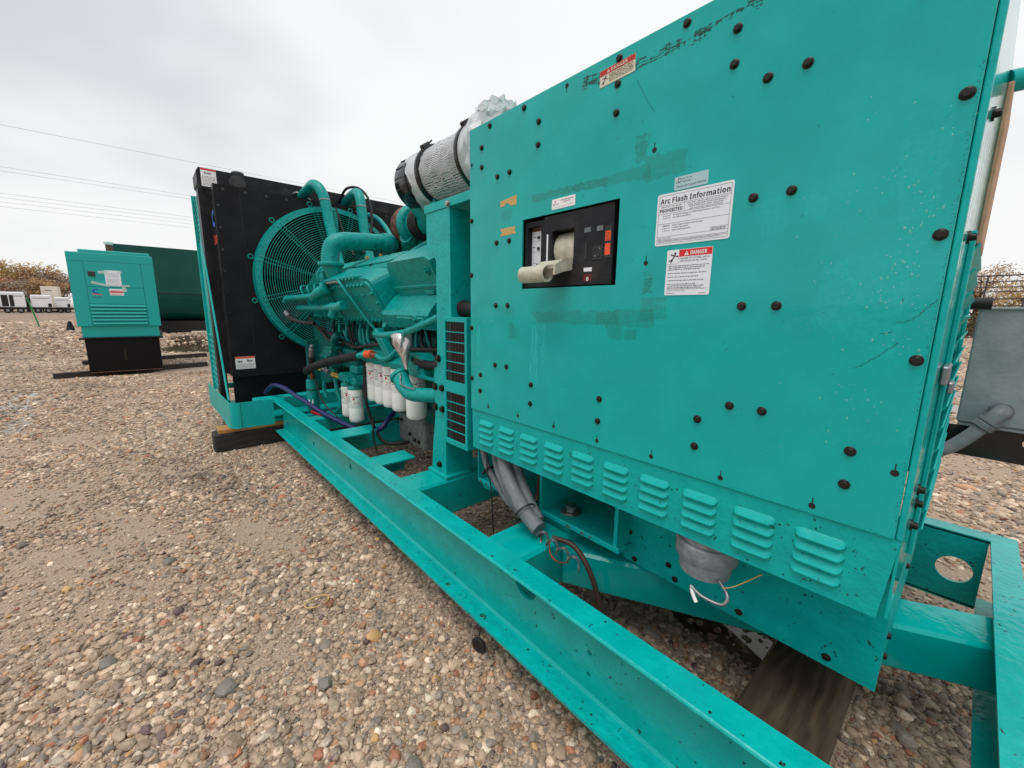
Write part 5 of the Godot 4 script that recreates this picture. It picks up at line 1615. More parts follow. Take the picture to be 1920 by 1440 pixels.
	pipe(s, "hose", [Vector3(-4.32, 1.26, 0.06), Vector3(-4.22, 1.22, 0.05), Vector3(-4.08, 1.19, 0.0), Vector3(-3.9, 1.185, -0.06)], 0.018, M.rubber, 10)
	b = MB.new()
	b.cyl(Vector3(-4.34, 1.275, 0.06), Vector3(-4.26, 1.24, 0.055), 0.022, 10, 0.003)
	put(s, "hose_fitting", b, M.galv)
	for k in 16:
		var x := -4.1 + 0.13 * k
		var y := gr.randf_range(0.86, 1.06)
		pipe(s, "wire_loom", [Vector3(x, y + 0.16, -0.26 + gr.randf_range(-0.05, 0.03)), Vector3(x + 0.10, y + 0.04 + gr.randf_range(-0.03, 0.05), -0.235), Vector3(x + 0.22, y, -0.25), Vector3(x + 0.33, y + gr.randf_range(-0.04, 0.08), -0.31)], gr.randf_range(0.007, 0.015), M.rubber if k % 3 else M.engine, 7, 4)
	for k in 15:
		copy_of(s, "cover_bolt", cm, bk(-4.28 + 0.145 * k, -0.345, -0.05), BANK.basis)
	# front support plate
	b = MB.new()
	b.prism(PackedVector2Array([Vector2(-4.30, 1.20), Vector2(-4.24, 1.20), Vector2(-3.66, 0.93), Vector2(-3.70, 0.70), Vector2(-4.12, 0.60), Vector2(-4.22, 0.62), Vector2(-4.28, 1.0)]), Transform3D(Basis(), Vector3(0, 0, -0.19)), 0.025)
	b.span(Vector3(-4.24, 0.55, -0.19), Vector3(-4.20, 1.02, -0.06), 0.004)
	put(s, "front_support", b, M.engine_shade_dirt)
	# accessory pump
	b = MB.new()
	b.cyl(Vector3(-3.80, 0.90, -0.16), Vector3(-3.62, 0.90, -0.16), 0.095, 22, 0.015)
	b.cyl(Vector3(-3.85, 0.90, -0.16), Vector3(-3.80, 0.90, -0.16), 0.06, 18, 0.008)
	for k in 6:
		var a := TAU * k / 6.0
		b.cyl(Vector3(-3.615, 0.90 + 0.075 * sin(a), -0.16 + 0.075 * cos(a)), Vector3(-3.60, 0.90 + 0.075 * sin(a), -0.16 + 0.075 * cos(a)), 0.014, 6)
		b.cyl(Vector3(-3.82, 0.90 + 0.085 * sin(a), -0.16 + 0.085 * cos(a)), Vector3(-3.62, 0.90 + 0.085 * sin(a), -0.16 + 0.085 * cos(a)), 0.022, 8)
	b.tube(smooth([Vector3(-3.68, 0.98, -0.15), Vector3(-3.66, 1.05, -0.14), Vector3(-3.60, 1.10, -0.16)], 4), 0.032, 12)
	b.tube(smooth([Vector3(-3.70, 0.83, -0.12), Vector3(-3.66, 0.76, -0.11), Vector3(-3.68, 0.70, -0.13)], 4), 0.028, 12)
	b.span(Vector3(-3.60, 0.82, -0.30), Vector3(-3.30, 0.98, -0.18), 0.015)
	put(s, "accessory_pump", b, M.engine_shade_dirt)
	# filter manifold and the white cans below it
	b = MB.new()
	b.prism(PackedVector2Array([Vector2(-0.40, 0.935), Vector2(-0.145, 0.935), Vector2(-0.135, 0.965), Vector2(-0.20, 1.03), Vector2(-0.40, 1.06)]), Transform3D(Basis(Vector3(0, 0, 1), Vector3(0, 1, 0), Vector3(-1, 0, 0)), Vector3(-2.22, 0, 0)), 0.90)
	put(s, "filter_manifold", b, M.engine)
	b = MB.new()
	b.prism(PackedVector2Array([Vector2(-2.40, 0.93), Vector2(-2.40, 1.00), Vector2(-2.34, 1.05), Vector2(-2.20, 1.06), Vector2(-2.12, 1.02), Vector2(-2.10, 0.93)]), Transform3D(Basis(), Vector3(0, 0, -0.30)), 0.17)
	b.span(Vector3(-2.40, 0.915, -0.34), Vector3(-1.95, 0.935, -0.125), 0.004)
	put(s, "manifold_end", b, M.engine)
	for q in [[-2.34, 0.98], [-2.17, 0.98], [-2.255, 1.03]]:
		b = MB.new()
		b.cyl(Vector3(q[0], q[1], -0.131), Vector3(q[0], q[1], -0.112), 0.016, 6, 0.002)
		put(s, "manifold_bolt", b, M.engine)
	for q in [[-2.37, 0.068, 0.305], [-2.60, 0.059, 0.30], [-2.745, 0.059, 0.30], [-2.885, 0.059, 0.30], [-3.025, 0.059, 0.30]]:
		filter(g, Vector3(q[0], 0.920 if q[0] < -2.5 else 0.915, -0.215), q[1], q[2], 0.75 + rng.randf_range(-0.25, 0.25), int(absf(q[0]) * 100))
	# fuel filters with their own head
	for q in [[-3.245, 0.059, 0.268, -0.145], [-3.43, 0.058, 0.262, -0.155]]:
		filter(g, Vector3(q[0], 0.683, q[3]), q[1], q[2], 0.9, int(absf(q[0]) * 100))
	b = MB.new()
	b.cyl(Vector3(-3.245, 0.415, -0.145), Vector3(-3.245, 0.385, -0.145), 0.022, 10, 0.004)
	b.cyl(Vector3(-3.245, 0.385, -0.145), Vector3(-3.245, 0.360, -0.145), 0.012, 8, 0.003)
	put(s, "drain_tap", b, M.galv)
	b = MB.new()
	b.span(Vector3(-3.52, 0.715, -0.24), Vector3(-3.16, 0.79, -0.10), 0.02)
	b.cyl(Vector3(-3.245, 0.755, -0.11), Vector3(-3.245, 0.755, -0.075), 0.028, 16, 0.005)
	b.cyl(Vector3(-3.245, 0.755, -0.075), Vector3(-3.245, 0.755, -0.06), 0.016, 6, 0.002)
	b.span(Vector3(-3.40, 0.79, -0.26), Vector3(-3.26, 0.86, -0.16), 0.015)
	put(s, "fuel_filter_head", b, M.engine)
	b = MB.new()
	b.cyl(Vector3(-3.62, 0.76, -0.10), Vector3(-3.50, 0.745, -0.13), 0.028, 12, 0.006)
	put(s, "brass_union", b, M.brass)
	b = MB.new()
	b.cyl(Vector3(-3.78, 0.80, -0.06), Vector3(-3.66, 0.775, -0.08), 0.022, 12, 0.004)
	b.cyl(Vector3(-3.70, 0.80, -0.07), Vector3(-3.70, 0.83, -0.07), 0.018, 8)
	put(s, "ball_valve", b, M.galv)
	b = MB.new()
	b.bar(Vector3(-3.86, 0.795, -0.03), Vector3(-3.76, 0.785, -0.05), 0.03, 0.012, 0.003)
	put(s, "valve_lever", b, mat(Color(0.85, 0.62, 0.1), 0.5))
	# insulated hose to the water heater, and the heater's upright cylinder
	b = MB.new()
	b.tube(smooth([Vector3(-3.94, 0.76, 0.02), Vector3(-3.90, 0.765, 0.03), Vector3(-3.80, 0.80, 0.04), Vector3(-3.45, 0.89, -0.01), Vector3(-3.08, 0.96, -0.07), Vector3(-2.98, 0.975, -0.085)], 6), 0.033, 16)
	put(s, "foam_hose", b, M.foam)
	pipe(s, "foam_hose", [Vector3(-3.88, 0.79, 0.0), Vector3(-3.86, 0.84, -0.005), Vector3(-3.83, 0.90, 0.0)], 0.028, M.rubber, 14, 4)
	b = MB.new()
	b.cyl(Vector3(-3.84, 0.90, 0.0), Vector3(-3.80, 0.975, 0.005), 0.024, 12, 0.004)
	b.cyl(Vector3(-3.80, 0.975, 0.005), Vector3(-3.79, 1.005, 0.008), 0.018, 6, 0.003)
	put(s, "hose_fitting", b, M.galv)
	b = MB.new()
	b.tube(smooth([Vector3(-2.99, 0.975, -0.083), Vector3(-2.92, 0.99, -0.09), Vector3(-2.86, 1.0, -0.10)], 3), 0.024, 12)
	put(s, "hose_stub", b, M.engine)
	b = MB.new()
	b.cyl(Vector3(-2.875, 0.998, -0.098), Vector3(-2.80, 1.006, -0.108), 0.028, 14, 0.004)
	put(s, "orange_union", b, M.orange)
	b = MB.new()
	b.cyl(Vector3(-2.80, 1.006, -0.108), Vector3(-2.73, 1.0, -0.115), 0.022, 10, 0.004)
	put(s, "copper_union", b, M.copper)
	pipe(s, "heater_line", [Vector3(-2.73, 1.0, -0.115), Vector3(-2.66, 0.985, -0.12), Vector3(-2.58, 1.0, -0.14), Vector3(-2.52, 1.06, -0.17)], 0.018, M.engine, 10)
	b = MB.new()
	b.cyl(Vector3(-3.905, 0.395, -0.005), Vector3(-3.885, 0.695, -0.005), 0.052, 24, 0.008)
	put(s, "coolant_heater", b, M.engine)
	b = MB.new()
	b.lathe([Vector2(0.0505, 0.0), Vector2(0.0545, 0.0), Vector2(0.0545, 0.01), Vector2(0.0505, 0.01)], Vector3(-3.892, 0.60, -0.005), Vector3(0.066, 1, 0), 24)
	b.box(Vector3(-3.97, 0.605, 0.0), Vector3(0.06, 0.012, 0.03), 0.002)
	put(s, "heater_strap", b, M.black_gloss)
	b = MB.new()
	b.prism(PackedVector2Array([Vector2(-4.06, 0.46), Vector2(-3.97, 0.46), Vector2(-3.98, 0.66), Vector2(-4.04, 0.66)]), Transform3D(Basis(), Vector3(0, 0, -0.04)), 0.05)
	put(s, "heater_bracket", b, M.engine)
	b = MB.new()
	card(b, 0.04, 0.045, 0.002)
	b.moved(Transform3D(Basis(Vector3.UP, 0.9), Vector3(-3.872, 0.47, 0.043)))
	put(s, "heater_sticker", b, M.paper)
	pipe(s, "copper_pipe", [Vector3(-3.885, 0.695, -0.005), Vector3(-3.883, 0.73, -0.005), Vector3(-3.89, 0.765, 0.01)], 0.018, M.copper, 10, 3)
	b = MB.new()
	b.cyl(Vector3(-3.86, 0.40, 0.02), Vector3(-3.66, 0.41, 0.0), 0.02, 10, 0.004)
	put(s, "valve_handle", b, M.red)
	# hoses low down
	pipe(g, "blue_hose", [Vector3(-4.72, 0.46, 0.22), Vector3(-4.66, 0.51, 0.20), Vector3(-4.52, 0.565, 0.185), Vector3(-4.30, 0.575, 0.15), Vector3(-4.0, 0.51, 0.08), Vector3(-3.6, 0.425, -0.01), Vector3(-3.3, 0.37, -0.10), Vector3(-3.08, 0.36, -0.16), Vector3(-2.98, 0.40, -0.22), Vector3(-2.98, 0.45, -0.28), Vector3(-3.02, 0.50, -0.36)], 0.020, M.blue_hose, 14)
	pipe(s, "hose", [Vector3(-3.06, 0.92, -0.16), Vector3(-3.04, 0.70, -0.14), Vector3(-3.03, 0.52, -0.16), Vector3(-2.98, 0.36, -0.2), Vector3(-2.92, 0.30, -0.24), Vector3(-2.85, 0.295, -0.30), Vector3(-2.82, 0.30, -0.38)], 0.013, M.rubber, 8)
	pipe(s, "hose", [Vector3(-3.0, 0.50, -0.18), Vector3(-2.97, 0.36, -0.16), Vector3(-2.90, 0.27, -0.15), Vector3(-2.80, 0.22, -0.13)], 0.007, M.rubber, 6)
	pipe(s, "wire_loom", [Vector3(-3.80, 0.76, 0.0), Vector3(-3.72, 0.62, 0.0), Vector3(-3.62, 0.50, -0.02), Vector3(-3.45, 0.40, -0.08)], 0.006, M.rubber, 6)
	pipe(s, "drain_pipe", [Vector3(-3.70, 0.70, -0.05), Vector3(-3.72, 0.62, -0.05), Vector3(-3.70, 0.55, -0.06)], 0.016, M.engine, 8)
	pipe(s, "drain_pipe", [Vector3(-3.66, 0.82, -0.12), Vector3(-3.60, 0.62, -0.12), Vector3(-3.58, 0.50, -0.14), Vector3(-3.66, 0.42, -0.12), Vector3(-3.74, 0.40, -0.08)], 0.018, M.engine, 8)
	# filler neck in front of the last can
	b = MB.new()
	b.tube(smooth([Vector3(-2.235, 0.925, -0.04), Vector3(-2.19, 0.885, -0.035), Vector3(-2.10, 0.845, -0.035), Vector3(-1.99, 0.85, -0.06), Vector3(-1.88, 0.86, -0.10)], 6), [0.05, 0.05, 0.05, 0.048, 0.048, 0.048, 0.048, 0.046, 0.044, 0.042, 0.042, 0.042, 0.04, 0.04, 0.04, 0.04, 0.04, 0.04, 0.04, 0.04, 0.04, 0.04, 0.04, 0.04, 0.04], 20)
	b.lathe([Vector2(0.0, 0.0), Vector2(0.058, 0.0), Vector2(0.06, 0.008), Vector2(0.056, 0.022), Vector2(0.03, 0.03), Vector2(0.0, 0.03)], Vector3(-2.235, 0.922, -0.04), Vector3(-0.75, 0.62, 0.1), 24)
	put(s, "oil_filler", b, M.engine)
	pipe(s, "filler_chain", [Vector3(-2.20, 0.95, -0.03), Vector3(-2.17, 0.935, -0.01), Vector3(-2.15, 0.90, 0.0), Vector3(-2.10, 0.89, 0.0), Vector3(-2.02, 0.885, -0.02)], 0.004, M.galv, 6)
	# crumpled foil round a fitting on the long pipe
	b = MB.new()
	var fo := noise_of(FastNoiseLite.TYPE_SIMPLEX_SMOOTH, 1.0, 4, 93)
	var rings := [[1.180, 0.045], [1.165, 0.058], [1.14, 0.064], [1.115, 0.062], [1.09, 0.052], [1.065, 0.038], [1.04, 0.026], [1.01, 0.016], [0.975, 0.010]]
	var pts := []
	for r in rings:
		var ring := []
		for k in 26:
			var a := TAU * k / 26.0
			var d: float = r[1] * (1.0 + 0.55 * fo.get_noise_3d(cos(a) * 3.0, r[0] * 22.0, sin(a) * 3.0))
			ring.append(Vector3(-2.235 + d * cos(a) + 0.25 * (1.178 - r[0]), r[0] + 0.012 * fo.get_noise_2d(a * 2.0, r[0] * 9.0), -0.055 + d * 0.8 * sin(a)))
		pts.append(ring)
	skin(b, pts, true, Vector3(-2.20, 1.08, -0.055))
	put(s, "foil_wrap", b, M.foil)
	# sensors on top
	for q in [[-3.55, 1.76, -0.42], [-3.45, 1.78, -0.50], [-3.36, 1.77, -0.56]]:
		b = MB.new()
		b.cyl(Vector3(q[0], q[1] - 0.12, q[2]), Vector3(q[0], q[1], q[2]), 0.014, 8, 0.003)
		put(s, "sensor", b, M.brass)
	b = MB.new()
	b.span(Vector3(-3.75, 1.60, -0.62), Vector3(-3.25, 1.665, -0.36), 0.01)
	put(s, "thermostat_housing", b, M.engine_shade_dirt)
	pipe(s, "wire_loom", [Vector3(-3.55, 1.70, -0.42), Vector3(-3.35, 1.72, -0.50), Vector3(-3.15, 1.68, -0.5), Vector3(-2.9, 1.64, -0.5)], 0.012, M.rubber, 8)
	pipe(s, "vent_pipe", [Vector3(-3.2, 1.62, -0.45), Vector3(-3.05, 1.72, -0.52), Vector3(-2.85, 1.82, -0.62), Vector3(-2.7, 1.84, -0.7)], 0.022, M.engine, 10)

# ---------- radiator, fan guard and air cleaner ----------

func build_radiator(g: Node3D) -> void:
	var s := group_in(g, "radiator")
	var zc := -0.596
	var b := MB.new()
	# fan shroud: black sheet box; the round opening lies behind the guard
	b.holed(Transform3D(Basis(Vector3(0, 0, -1), Vector3(0, 1, 0), Vector3(1, 0, 0)), Vector3(-4.906, 0, 0)), -0.456 - 0.0, 1.648, 0.622, 2.45, 0.006, [Vector3(0.596, 1.60, 0.775)], 56)
	var o := put(s, "shroud_face", b, M.shroud)
	b = MB.new()
	b.span(Vector3(-5.22, 0.622, 0.450), Vector3(-4.907, 2.45, 0.456), 0.001)
	b.span(Vector3(-5.22, 0.622, -1.648), Vector3(-4.907, 2.45, -1.642), 0.001)
	b.span(Vector3(-5.22, 2.444, -1.642), Vector3(-4.907, 2.45, 0.450), 0.001)
	b.span(Vector3(-5.22, 0.622, -1.642), Vector3(-4.907, 0.628, 0.450), 0.001)
	put(s, "shroud_side", b, M.black_gloss)
	for z in [0.245, -1.44]:
		b = MB.new()
		b.span(Vector3(-4.901, 0.625, z - 0.004), Vector3(-4.8975, 2.448, z + 0.004))
		put(s, "shroud_seam", b, M.black)
	b = MB.new()
	for k in 12: b.cyl(Vector3(-4.90, 2.41, 0.38 - 0.18 * k), Vector3(-4.894, 2.41, 0.38 - 0.18 * k), 0.014, 8)
	for k in 9: b.cyl(Vector3(-4.90, 0.66 + 0.2 * k, 0.43), Vector3(-4.894, 0.66 + 0.2 * k, 0.43), 0.012, 8)
	put(s, "shroud_screws", b, M.black_gloss)
	b = MB.new()
	b.span(Vector3(-5.10, 0.234, -1.33), Vector3(-5.08, 0.621, 0.44), 0.0)
	put(s, "lower_panel", b, M.shroud)
	# core and its steel columns
	b = MB.new()
	b.span(Vector3(-5.40, 0.62, -1.66), Vector3(-5.222, 2.47, 0.47), 0.0)
	put(s, "core", b, M.black)
	for z in [0.50, -1.70]:
		b = MB.new()
		b.span(Vector3(-5.42, 0.24, z - 0.035), Vector3(-5.26, 2.47, z + 0.035), 0.004)
		put(s, "side_column", b, M.black)
	# header tank with slanted ends
	b = MB.new()
	b.prism(PackedVector2Array([Vector2(0.515, 2.655), Vector2(0.535, 2.62), Vector2(0.535, 2.51), Vector2(0.49, 2.462), Vector2(-1.68, 2.462), Vector2(-1.725, 2.51), Vector2(-1.725, 2.62), Vector2(-1.705, 2.655)]), Transform3D(Basis(Vector3(0, 0, 1), Vector3(0, 1, 0), Vector3(-1, 0, 0)), Vector3(-5.24, 0, 0)), 0.34)
	put(s, "header_tank", b, M.black)
	b = MB.new()
	b.lathe([Vector2(0.0, 0.0), Vector2(0.075, 0.0), Vector2(0.075, 0.012), Vector2(0.055, 0.018), Vector2(0.055, 0.03), Vector2(0.03, 0.034), Vector2(0.0, 0.034)], Vector3(-5.24, 2.565, 0.20), Vector3(1, 0, 0), 24)
	b.cyl(Vector3(-5.36, 2.655, 0.17), Vector3(-5.36, 2.70, 0.17), 0.06, 20, 0.006)
	put(s, "filler_cap", b, M.black_gloss)
	pipe(s, "vent_line", [Vector3(-5.24, 2.56, -0.32), Vector3(-5.20, 2.57, -0.36), Vector3(-5.18, 2.53, -0.44), Vector3(-5.16, 2.47, -0.52)], 0.012, M.galv, 8)
	# front guard, seen edge on: teal frame with a wire mesh
	b = MB.new()
	for z in [0.512, -1.71]:
		b.span(Vector3(-5.90, 0.36, z - 0.03), Vector3(-5.86, 2.50, z + 0.03), 0.003)
		b.span(Vector3(-5.86, 0.36, z - 0.006), Vector3(-5.43, 1.55, z + 0.006), 0.001)
		b.span(Vector3(-5.86, 1.55, z - 0.006), Vector3(-5.62, 2.46, z + 0.006), 0.001)
	b.span(Vector3(-5.90, 2.44, -1.68), Vector3(-5.86, 2.50, 0.482), 0.003)
	b.span(Vector3(-5.90, 0.36, -1.68), Vector3(-5.86, 0.42, 0.482), 0.003)
	put(s, "guard_frame", b, M.teal)
	for k in 9:
		b = MB.new()
		b.bar(Vector3(-5.885, 2.42 - 0.05 * k, 0.528), Vector3(-5.70, 2.47 - 0.05 * k, 0.522), 0.008, 0.008)
		put(s, "guard_bar", b, M.teal)
	for k in 10:
		b = MB.new()
		b.box(Vector3(-5.64, 0.46 + 0.06 * k, 0.524), Vector3(0.36, 0.03, 0.012), 0.003, Basis(Vector3.RIGHT, 0.5))
		put(s, "guard_louver", b, M.teal)
	b = MB.new()
	for k in 6: b.cyl(Vector3(-5.50, 0.6 + 0.33 * k, 0.518), Vector3(-5.50, 0.6 + 0.33 * k, 0.53), 0.012, 6)
	put(s, "guard_screws", b, M.bolt)
	# hoses from the header tank down to the engine
	b = MB.new()
	b.tube(smooth([Vector3(-5.26, 2.545, -0.41), Vector3(-5.15, 2.545, -0.40), Vector3(-4.95, 2.565, -0.40), Vector3(-4.78, 2.575, -0.40), Vector3(-4.66, 2.52, -0.42), Vector3(-4.60, 2.40, -0.445), Vector3(-4.56, 2.20, -0.46), Vector3(-4.48, 1.98, -0.47), Vector3(-4.38, 1.78, -0.47), Vector3(-4.25, 1.62, -0.46)], 6), 0.052, 20)
	put(s, "coolant_pipe", b, M.engine)
	b = MB.new()
	b.tube(smooth([Vector3(-5.26, 2.535, -0.87), Vector3(-5.15, 2.535, -0.86), Vector3(-4.95, 2.57, -0.85), Vector3(-4.78, 2.575, -0.84), Vector3(-4.66, 2.52, -0.83), Vector3(-4.60, 2.40, -0.82), Vector3(-4.56, 2.20, -0.82), Vector3(-4.50, 1.98, -0.82), Vector3(-4.42, 1.78, -0.82), Vector3(-4.3, 1.60, -0.80)], 6), 0.052, 20)
	put(s, "coolant_pipe", b, M.engine)
	for q in [[Vector3(-4.60, 2.40, -0.445), Vector3(0.2, -1, 0)], [Vector3(-4.60, 2.40, -0.82), Vector3(0.2, -1, 0)]]:
		b = MB.new()
		b.lathe([Vector2(0.051, 0.0), Vector2(0.057, 0.0), Vector2(0.057, 0.012), Vector2(0.051, 0.012)], q[0], q[1], 20)
		put(s, "hose_band", b, M.galv)
	pipe(s, "coolant_pipe", [Vector3(-5.2, 2.46, -1.02), Vector3(-4.7, 2.34, -1.0), Vector3(-4.5, 2.22, -1.03), Vector3(-4.3, 2.0, -1.05)], 0.026, M.engine, 10)
	pipe(s, "vent_line", [Vector3(-5.2, 2.54, -0.80), Vector3(-4.9, 2.63, -0.78), Vector3(-4.74, 2.62, -0.86), Vector3(-4.62, 2.48, -0.92), Vector3(-4.54, 2.2, -0.90), Vector3(-4.45, 1.9, -0.76)], 0.014, M.rubber, 8)
	pipe(s, "vent_line", [Vector3(-4.6, 2.35, -0.55), Vector3(-4.5, 2.1, -0.58), Vector3(-4.3, 1.85, -0.60)], 0.009, M.rubber, 6)
	# stickers
	var p := MB.new(); var k := MB.new(); var r := MB.new()
	card(p, 0.125, 0.165, 0.002)
	rect_in(r, 0.001, 0.148, 0.124, 0.164, 0.001)
	small_print(k, 0.03, 0.095, 0.115, 0.022, 0.001, 81)
	for i in 7: small_print(k, 0.01, 0.115, 0.09 - 0.013 * i, 0.006, 0.001, 82 + i)
	place_label(s, "warning_sticker", [[p, M.white], [r, M.red], [k, M.ink]], Transform3D(Basis(Vector3(0, 0, -1), Vector3.UP, Vector3(1, 0, 0)), Vector3(-5.239, 2.486, 0.50)), "white sticker with red head on the header tank's near end")
	p = MB.new(); k = MB.new(); r = MB.new()
	card(p, 0.17, 0.125, 0.002)
	rect_in(r, 0.001, 0.106, 0.169, 0.124, 0.001)
	small_print(k, 0.02, 0.06, 0.065, 0.03, 0.001, 91)
	small_print(k, 0.10, 0.15, 0.07, 0.028, 0.001, 92)
	for i in 5: small_print(k, 0.01, 0.16, 0.048 - 0.010 * i, 0.005, 0.001, 93 + i)
	place_label(s, "warning_sticker", [[p, M.white], [r, M.orange], [k, M.ink]], Transform3D(Basis(Vector3(0, 0, -1), Vector3.UP, Vector3(1, 0, 0)), Vector3(-4.8995, 0.70, 0.425)), "white sticker with orange head low on the fan shroud")
	p = MB.new()
	card(p, 0.05, 0.05, 0.002)
	r = MB.new()
	rect_in(r, 0.0, 0.035, 0.05, 0.05, 0.001)
	place_label(s, "warning_sticker", [[p, M.white], [r, M.red]], Transform3D(Basis(Vector3(0, 0, -1), Vector3.UP, Vector3(1, 0, 0)), Vector3(-5.239, 2.58, -1.60)))
	p = MB.new(); r = MB.new(); k = MB.new()
	logo_c(k, 0.14, 0.30, 0.16, 0.0)
	text_in(r, "Onan", 0.03, 0.06, 0.10, 0.0, 0.22, true)
	place_label(s, "maker_mark", [[k, M.logo_blue], [r, M.red]], Transform3D(Basis(Vector3(1, 0, 0), Vector3.UP, Vector3(0, 0, 1)), Vector3(-5.20, 1.86, 0.4575)), "blue and red maker's mark on the shroud's side")

	# ---------- fan and guard ----------
	var f := group_in(g, "fan_guard")
	var ctr := Vector3(-4.80, 1.60, zc)
	b = MB.new()
	b.lathe([Vector2(0.735, 0.0), Vector2(0.79, -0.01), Vector2(0.795, -0.07), Vector2(0.80, -0.10), Vector2(0.775, -0.10), Vector2(0.765, -0.04), Vector2(0.735, 0.0)], ctr, Vector3(1, 0, 0), 72)
	put(f, "ring", b, M.engine)
	var n := 30
	for i in n:
		var rad := 0.10 + (0.735 - 0.10) * i / (n - 1.0)
		b = MB.new()
		var pts := []
		for q in 65: pts.append(ctr + Vector3(0.008, rad * sin(TAU * q / 64.0), rad * cos(TAU * q / 64.0)))
		b.tube(pts, 0.0034, 5, false)
		put(f, "wire_ring", b, M.engine)
	for i in 24:
		var a := TAU * (i / 2 + 0.5) / 12.0 + (0.028 if i % 2 else -0.028)
		b = MB.new()
		b.tube([ctr + Vector3(0.0, 0.12 * sin(a), 0.12 * cos(a)), ctr + Vector3(0.0, 0.765 * sin(a), 0.765 * cos(a)), ctr + Vector3(-0.06, 0.798 * sin(a), 0.798 * cos(a))], 0.0052, 6)
		put(f, "spoke", b, M.engine)
	for i in 12:
		var a := TAU * (i + 0.5) / 12.0
		b = MB.new()
		var pts := []
		var c := ctr + Vector3(-0.09, 0.83 * sin(a), 0.83 * cos(a))
		for q in 13: pts.append(c + Vector3(0, 0.022 * sin(TAU * q / 12.0), 0.022 * cos(TAU * q / 12.0)))
		b.tube(pts, 0.006, 6, false)
		put(f, "eyelet", b, M.engine)
	# the fan itself, black, behind the wires
	b = MB.new()
	b.cyl(ctr + Vector3(-0.26, 0, 0), ctr + Vector3(-0.10, 0, 0), 0.14, 24, 0.01)
	put(f, "fan_hub", b, M.black)
	for i in 8:
		var a := TAU * i / 8.0 + 0.2
		var rd := Vector3(0, sin(a), cos(a))
		var tn := Vector3(0, cos(a), -sin(a))
		b = MB.new()
		b.box(ctr + Vector3(-0.17, 0, 0) + rd * 0.42, Vector3(0.012, 0.22, 0.60), 0.003, Basis(Vector3(1, 0, 0).rotated(rd, 0.6), tn.rotated(rd, 0.6), rd))
		put(f, "fan_blade", b, M.black)
	b = MB.new()
	b.span(Vector3(-4.795, 1.72, -0.62), Vector3(-4.75, 2.36, -0.58), 0.004)
	put(f, "guard_stay", b, M.engine)

	# ---------- air cleaner in its wrapping ----------
	var a := group_in(g, "air_cleaner")
	a.position = Vector3(0.09, -0.045, 0)
	var ax := Vector3(0, 2.26, -0.55)
	var ra := 0.176
	b = MB.new()
	b.lathe([Vector2(0.0, 0.0), Vector2(0.15, 0.0), Vector2(0.175, 0.012), Vector2(0.182, 0.03), Vector2(0.180, 0.15), Vector2(0.186, 0.155), Vector2(0.186, 0.175), Vector2(0.176, 0.18), Vector2(0.176, 0.26)], Vector3(-3.0, ax.y, ax.z), Vector3(1, 0, 0), 44)
	for i in 16:
		var t := TAU * i / 16.0
		b.box(Vector3(-2.91, ax.y + 0.182 * sin(t), ax.z + 0.182 * cos(t)), Vector3(0.12, 0.006, 0.006), 0.001, Basis(Vector3.RIGHT, -t))
	put(a, "end_cap", b, M.black_gloss)
	# bubble wrap sleeve, slightly lumpy
	b = MB.new()
	var fo := noise_of(FastNoiseLite.TYPE_SIMPLEX_SMOOTH, 2.2, 3, 111)
	var m := 44
	var rows := 30
	var grid := []
	for i in rows + 1:
		var x := -2.74 + 0.74 * i / rows
		var row := []
		for j in m:
			var t := TAU * j / m
			var rr := ra + 0.010 * fo.get_noise_3d(x * 2.5, cos(t) * 1.2, sin(t) * 1.2) + 0.006 * fo.get_noise_3d(x * 9.0, cos(t) * 3.0, sin(t) * 3.0)
			for sx in [-2.66, -2.20]:
				rr -= 0.012 * exp(-pow((x - sx) / 0.02, 2.0))
			row.append(Vector3(x, ax.y + rr * sin(t), ax.z + rr * cos(t)))
		grid.append(row)
	skin(b, grid, true, Vector3(-2.4, ax.y, ax.z))
	put(a, "bubble_wrap", b, M.bubble)
	for x in [-2.66, -2.20]:
		b = MB.new()
		b.lathe([Vector2(0.168, -0.016), Vector2(0.184, -0.016), Vector2(0.192, -0.010), Vector2(0.192, 0.010), Vector2(0.184, 0.016), Vector2(0.168, 0.016)], Vector3(x, ax.y, ax.z), Vector3(1, 0, 0), 44)
		b.box(Vector3(x, ax.y + 0.150, ax.z + 0.105), Vector3(0.036, 0.05, 0.07), 0.006, Basis(Vector3.RIGHT, 0.6))
		b.cyl(Vector3(x, ax.y + 0.165, ax.z + 0.10), Vector3(x, ax.y + 0.205, ax.z + 0.06), 0.006, 6)
		put(a, "strap", b, M.black_gloss)
	# plastic bag: loose skirt over the cap's edge and the crumpled end by the cabinet
	b = MB.new()
	grid = []
	for i in 9:
		var row := []
		for j in 40:
			var t := TAU * j / 40.0
			var hang := 0.045 * clampf(-sin(t - 0.6), 0, 1) + 0.03 * fo.get_noise_2d(cos(t) * 2.0, sin(t) * 2.0)
			var x := -2.645 - (0.10 + hang + 0.05 * sin(t * 3.0)) * i / 8.0
			var rr := ra + 0.004 + 0.022 * i / 8.0 + 0.014 * fo.get_noise_3d(x * 6.0, cos(t) * 4.0, sin(t) * 4.0) * i / 5.0
			row.append(Vector3(x, ax.y + rr * sin(t), ax.z + rr * cos(t)))
		grid.append(row)
	skin(b, grid, true, Vector3(-2.68, ax.y, ax.z))
	put(a, "plastic_bag", b, M.film)
	b = MB.new()
	grid = []
